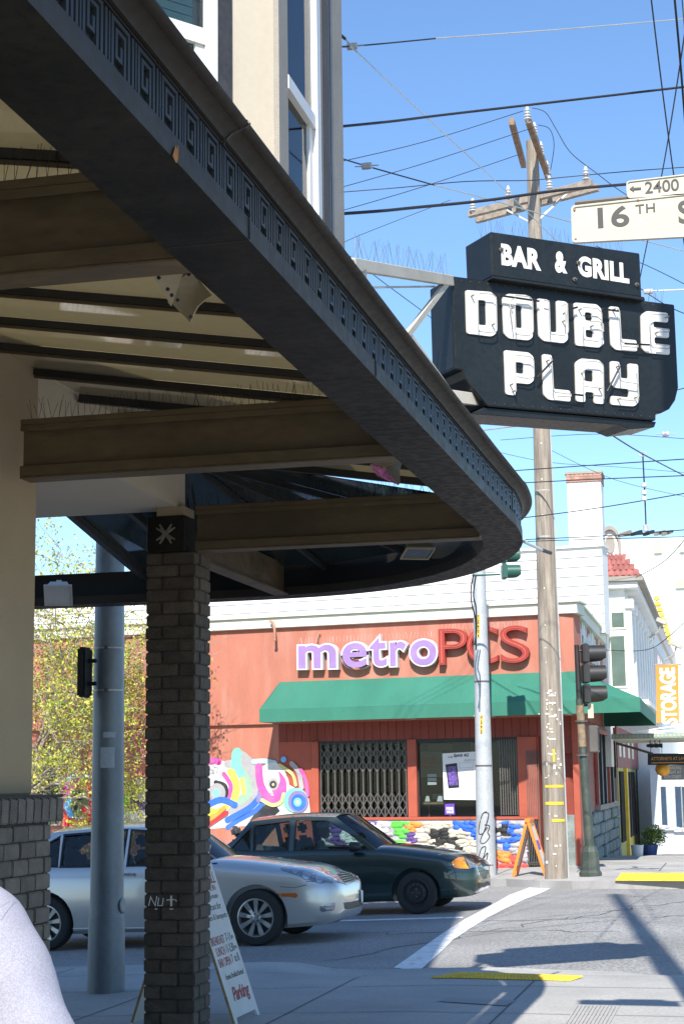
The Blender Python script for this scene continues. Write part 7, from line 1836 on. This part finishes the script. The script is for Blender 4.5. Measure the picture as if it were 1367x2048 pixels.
winM = [[(-.68, .935), (-1.80, .955), (-1.80, 1.395), (-1.34, 1.375), (-.98, 1.17)], [(-1.90, .955), (-2.42, .97), (-2.44, 1.34), (-1.90, 1.39)], [(-2.48, .975), (-2.80, .99), (-2.62, 1.18), (-2.50, 1.29)]]
car2, body2, sy2 = make_car('dark_green_saloon', 'dark green saloon car with black steel wheels in the far lane', MG, tabM, beltM, AM, CM, roofM, winM, 2.61, rwM, 'darkgreen', .56, None, -.56, -2.9, .835)
wheels(car2, (0, -2.61), .84, rwM, 'steel', .18)
bv2 = bvh(body2, MG)
ZM = lambda *p: [(667+x/3.4175, 1580+y/3.4175) for x, y in p]
patch(bv2, ZM((803, 492), (845, 462), (885, 460), (925, 537), (860, 537), (820, 530)), 'indicator', 'amber', car2, .004, mir=True)
patch(bv2, ZM((889, 460), (945, 470), (990, 522), (975, 533), (930, 537)), 'headlight', 'headlens', car2, .004, mir=True)
g_ = patch(bv2, ZM((988, 478), (1035, 465), (1055, 492), (1060, 520), (1015, 524)), 'grille', 'black', car2, .003)
seam(bv2, ZM((985, 478), (1035, 464), (1056, 492)), 'grille_chrome', 'chrome', car2, .006, .004)
patch(bv2, ZM((980, 632), (1085, 618), (1088, 650), (985, 676)), 'bumper_opening', 'black', car2, .003)
patch(bv2, ZM((1078, 553), (1108, 545), (1113, 615), (1080, 632)), 'licence_plate', 'frame_grey', car2, .02)
seam(bv2, ZM((770, 590), (830, 560), (985, 560), (1070, 545)), 'bumper_gap', 'seamdark', car2, .003); seam(bv2, ZM((470, 370), (700, 380), (900, 450), (985, 475)), 'bonnet_gap', 'seamdark', car2, .003)
seam(bv2, ZM((255, 400), (262, 500), (258, 640), (250, 760)), 'door_gap', 'seamdark', car2, .004); seam(bv2, [(575, 1700), (576, 1760)], 'door_gap', 'seamdark', car2, .004)
for k in (.25, -.3): MB().tube([(-.56, k, .93), (-.68, k+.2, 1.0), (-.60, k+.5, .96)], .009, 5).build('wiper', 'black', car2)
MB().box(-.56, -.40, -.72, .72, .89, .925).build('cowl', 'black', car2, bevel=.01)
mirror(car2, -.86, .92, .98, 'black'); seats(car2, (-1.28, -2.1), .9)
MB().tube([(-.85, .36+.18*math.cos(a), .86+.18*math.sin(a)) for a in [i*math.pi/8 for i in range(17)]], .014, 6, caps=False).build('steering_wheel', 'black', car2); MB().box(-.95, -.52, -.72, .72, .75, .88).build('dashboard', 'black', car2, bevel=.03)
a_, b_ = cast(bv2, 760, 1749)
v_, f_ = text_raw('LX', .002, .02, 3); v_ = fit(v_, 0, .06, 0, .028)
if a_ is not None:
    Fx = Frame(a_+b_*.004, MG.to_3x3() @ V(1, 0, 0)); MB().add([Fx.M @ p for p in v_], f_).build('badge', 'chrome', car2, world=True)
# ================================================================== PEOPLE
def skin_mesh(name, verts, edges, radii, m, par, sub=2, root=0):
    me = bpy.data.meshes.new(name); me.from_pydata([tuple(v) for v in verts], edges, [])
    o = bpy.data.objects.new(name, me); scene.collection.objects.link(o)
    md = o.modifiers.new('s', 'SKIN'); md.use_smooth_shade = True
    sk_ = me.skin_vertices[0].data
    for i, r in enumerate(radii): sk_[i].radius = (r, r) if not isinstance(r, tuple) else r
    sk_[root].use_root = True
    sb_ = o.modifiers.new('u', 'SUBSURF'); sb_.levels = sub; sb_.render_levels = sub
    me2 = bpy.data.meshes.new_from_object(o.evaluated_get(bpy.context.evaluated_depsgraph_get())); bpy.data.objects.remove(o)
    me2.materials.clear(); me2.materials.append(M[m]); me2.shade_smooth(); me2.name = name
    o = bpy.data.objects.new(name, me2); scene.collection.objects.link(o); o.parent = par; LOCAL[o.name] = LOCAL[par.name]; return o
def head(par, c, s, skin, face=V(1, 0, 0)):
    side = V(-face.y, face.x, 0); Fr = Matrix((face, side, V(0, 0, 1))).transposed().to_4x4(); Fr.translation = c
    rows = []
    prof = [(-.115, .045, .035, .02), (-.10, .055, .045, .025), (-.07, .075, .058, .012), (-.03, .085, .068, .004), (0, .092, .073, 0), (.04, .096, .077, -.004), (.08, .09, .072, -.008), (.11, .07, .055, -.012), (.125, .035, .03, -.012)]
    for z, a, b, o in prof:
        rows.append([V(o+a*math.cos(q)*s, b*math.sin(q)*s, z*s) for q in [2*math.pi*i/20 for i in range(20)]])
    mb = MB().grid(rows, closed=True); mb.f.append(tuple(range(19, -1, -1))); mb.m.append(0); k = len(mb.v); mb.f.append(tuple(range(k-20, k))); mb.m.append(0)
    mb.add([(.088*s, 0, .015*s), (.115*s, .0, -.03*s), (.09*s, .016*s, -.035*s), (.09*s, -.016*s, -.035*s)], [(0, 2, 1), (0, 1, 3), (1, 2, 3)])
    for sg_ in (-1, 1): mb.lathe([(.02*s, -.008*s), (.03*s, 0), (.02*s, .008*s)], 10, (0, sg_*.077*s, -.005*s), 1)
    mb.xf(Fr); h = mb.build('head', skin, par, smooth=60)
    e = MB()
    for sg_ in (-1, 1): e.lathe([(.006*s, -.004), (.011*s, 0), (.006*s, .004)], 8, (.088*s, sg_*.032*s, .012*s), 0)
    e.lathe([(.003, -.02*s), (.005*s, 0), (.003, .02*s)], 6, (.088*s, 0, -.06*s), 1)
    e.xf(Fr); e.build('eyes_and_mouth', 'hair', h); return h, Fr
# driver (left hand seat)
dr = thing('person', 'driver in a white cap and pale blue shirt inside the dark green car', 'person', MG)
q = V(-1.60, .36, .50)
M['paleblue'] = mat('pale_blue_shirt', (.35, .42, .50), .9, .1)
B0 = [q, q+V(-.06, 0, .22), q+V(-.12, 0, .40), q+V(-.11, 0, .50), q+V(-.08, 0, .57)]
sk_v = B0+[q+V(-.10, -.19, .42), q+V(.08, -.23, .22), q+V(.36, -.16, .30), q+V(.45, -.13, .33), q+V(-.10, .19, .42), q+V(.08, .23, .22), q+V(.36, .16, .30), q+V(.45, .13, .33), q+V(.42, -.10, .02), q+V(.80, -.10, -.25), q+V(.42, .10, .02), q+V(.80, .10, -.25)]
sk_e = [(0, 1), (1, 2), (2, 3), (3, 4), (2, 5), (5, 6), (6, 7), (7, 8), (2, 9), (9, 10), (10, 11), (11, 12), (0, 13), (13, 14), (0, 15), (15, 16)]
skin_mesh('body', sk_v, sk_e, [.15, .14, .12, .055, .05, .06, .048, .035, .03, .06, .048, .035, .03, .09, .06, .09, .06], 'paleblue', dr)
h, Fr = head(dr, q+V(-.05, 0, .70), 1.0, 'skin', V(1, 0, 0))
mb = MB().lathe([(.098, .05), (.102, .08), (.095, .13), (.07, .155), (.02, .16)], 18); mb.add([(.07, -.07, .055), (.18, -.045, .045), (.18, .045, .045), (.07, .07, .055), (.07, -.07, .065), (.18, -.045, .052), (.18, .045, .052), (.07, .07, .065)], [(0, 3, 2, 1), (4, 5, 6, 7), (0, 1, 5, 4), (1, 2, 6, 5), (2, 3, 7, 6)])
mb.xf(Fr); mb.build('cap', 'posterwhite', h, smooth=50)
for sg_ in (-1, 1):
    for k in range(5):
        c = q+V(.46, sg_*.13, .33)+V(.01, sg_*(-.03+.016*k), .02-.004*k); mb = MB().tube([c, c+V(.035, 0, .01), c+V(.045, 0, -.02), c+V(.02, 0, -.035)], [.009, .009, .008, .007], 6); mb.build('finger', 'skind', dr, smooth=60)
# pedestrian at lower left -------------------------------------------
sh_e = atY(10, 1775, 3.35)
pd_c = V(-1.535, 2.88, .022)
ped = thing('person', 'pedestrian in a pale lavender T-shirt walking past at the lower left corner', 'person', Matrix.Translation(pd_c) @ Matrix.Rotation(R_(80), 4, 'Z') @ Matrix.Scale(1.04, 4))
# local: x forward (away from the viewer), y left
J = dict(pel=V(0, 0, .93), sp=V(.0, 0, 1.10), ch=V(-.01, 0, 1.30), nk=V(.0, 0, 1.47), hd=V(.02, 0, 1.56),
         rs=V(-.01, -.19, 1.395), re=V(-.03, -.335, 1.08), rw=V(.10, -.34, .86), ls=V(-.01, .19, 1.395), le=V(-.03, .335, 1.08), lw=V(.10, .34, .86),
         rh=V(0, -.10, .88), rk=V(.08, -.11, .50), ra=V(.0, -.11, .09), rt=V(.16, -.12, .03), lh=V(0, .10, .88), lk=V(-.02, .11, .50), la=V(-.16, .11, .10), lt=V(-.02, .12, .03))
K = list(J); ix = {k: i for i, k in enumerate(K)}
E_ = [('pel', 'sp'), ('sp', 'ch'), ('ch', 'nk'), ('nk', 'hd'), ('ch', 'rs'), ('rs', 're'), ('re', 'rw'), ('ch', 'ls'), ('ls', 'le'), ('le', 'lw'), ('pel', 'rh'), ('rh', 'rk'), ('rk', 'ra'), ('ra', 'rt'), ('pel', 'lh'), ('lh', 'lk'), ('lk', 'la'), ('la', 'lt')]
rad = dict(pel=.13, sp=.12, ch=.13, nk=.055, hd=.05, rs=.06, re=.042, rw=.028, ls=.06, le=.042, lw=.028, rh=.085, rk=.058, ra=.04, rt=.035, lh=.085, lk=.058, la=.04, lt=.035)
skin_mesh('body', [J[k] for k in K], [(ix[a], ix[b]) for a, b in E_], [rad[k] for k in K], 'skin', ped)
S_ = [V(0, 0, .90), V(0, 0, 1.10), V(-.01, 0, 1.29), V(-.005, 0, 1.42), V(-.005, -.105, 1.385), V(-.012, -.195, 1.375), V(-.03, -.268, 1.23), V(-.035, -.345, 1.02), V(-.005, .105, 1.385), V(-.012, .195, 1.375), V(-.03, .268, 1.23), V(-.035, .345, 1.02)]
shirt = skin_mesh('t_shirt', S_, [(0, 1), (1, 2), (2, 3), (3, 4), (4, 5), (5, 6), (6, 7), (3, 8), (8, 9), (9, 10), (10, 11)], [(.17, .15), (.165, .14), (.175, .14), (.10, .09), .085, .085, .088, .098, .085, .085, .088, .098], 'shirt', ped, 3)
rs_ = random.Random(3); me_ = shirt.data
for v in me_.vertices:
    c = v.co; k = math.sin(c.z*34+c.y*21+math.sin(c.x*17)*1.5)*.5+math.sin(c.z*61-c.y*40+1.3)*.3+math.sin(c.y*75+c.z*9)*.2
    v.co = c+v.normal*.006*k
bvs = bvh(shirt, LOCAL[ped.name])
seam(bvs, [(2, 1840), (14, 1822), (27, 1806), (36, 1800)], 'shoulder_seam', 'shirt', ped, .0014, .0); seam(bvs, [(0, 1815), (12, 1806), (24, 1801)], 'shoulder_seam', 'shirt', ped, .0012, .0)
skin_mesh('trousers', [V(0, 0, .96), J['rh'], J['rk'], J['ra']+V(0, 0, .03), J['lh'], J['lk'], J['la']+V(0, 0, .03)], [(0, 1), (1, 2), (2, 3), (0, 4), (4, 5), (5, 6)], [.15, .105, .075, .06, .105, .075, .06], 'denim', ped)
h, Fr = head(ped, V(.03, 0, 1.66), 1.05, 'skin', V(1, 0, 0))
MB().lathe([(.088, -.02), (.098, .05), (.088, .10), (.05, .13), (.01, .138)], 16, (-.012, 0, 0)).xf(Fr).build('hair', 'hair', h, smooth=60)
for sg_, wk in ((-1, 'rw'), (1, 'lw')):
    c = J[wk]; MB().tube([c, c+V(.02, 0, -.05), c+V(.025, 0, -.09)], [.03, .038, .036], 8).build('palm', 'skin', ped, smooth=60)
    for k in range(4): L_f = (.065, .075, .07, .055)[k]; p0 = c+V(.045-.02*k, 0, -.085); MB().tube([p0, p0+V(.004, sg_*.0, -L_f*.5), p0+V(-.002, -sg_*.015, -L_f)], [.009, .0085, .007], 6).build('finger', 'skin', ped, smooth=60)
    MB().tube([c+V(.04, 0, -.03), c+V(.07, 0, -.06), c+V(.07, -sg_*.01, -.09)], [.011, .010, .008], 6).build('thumb', 'skin', ped, smooth=60)
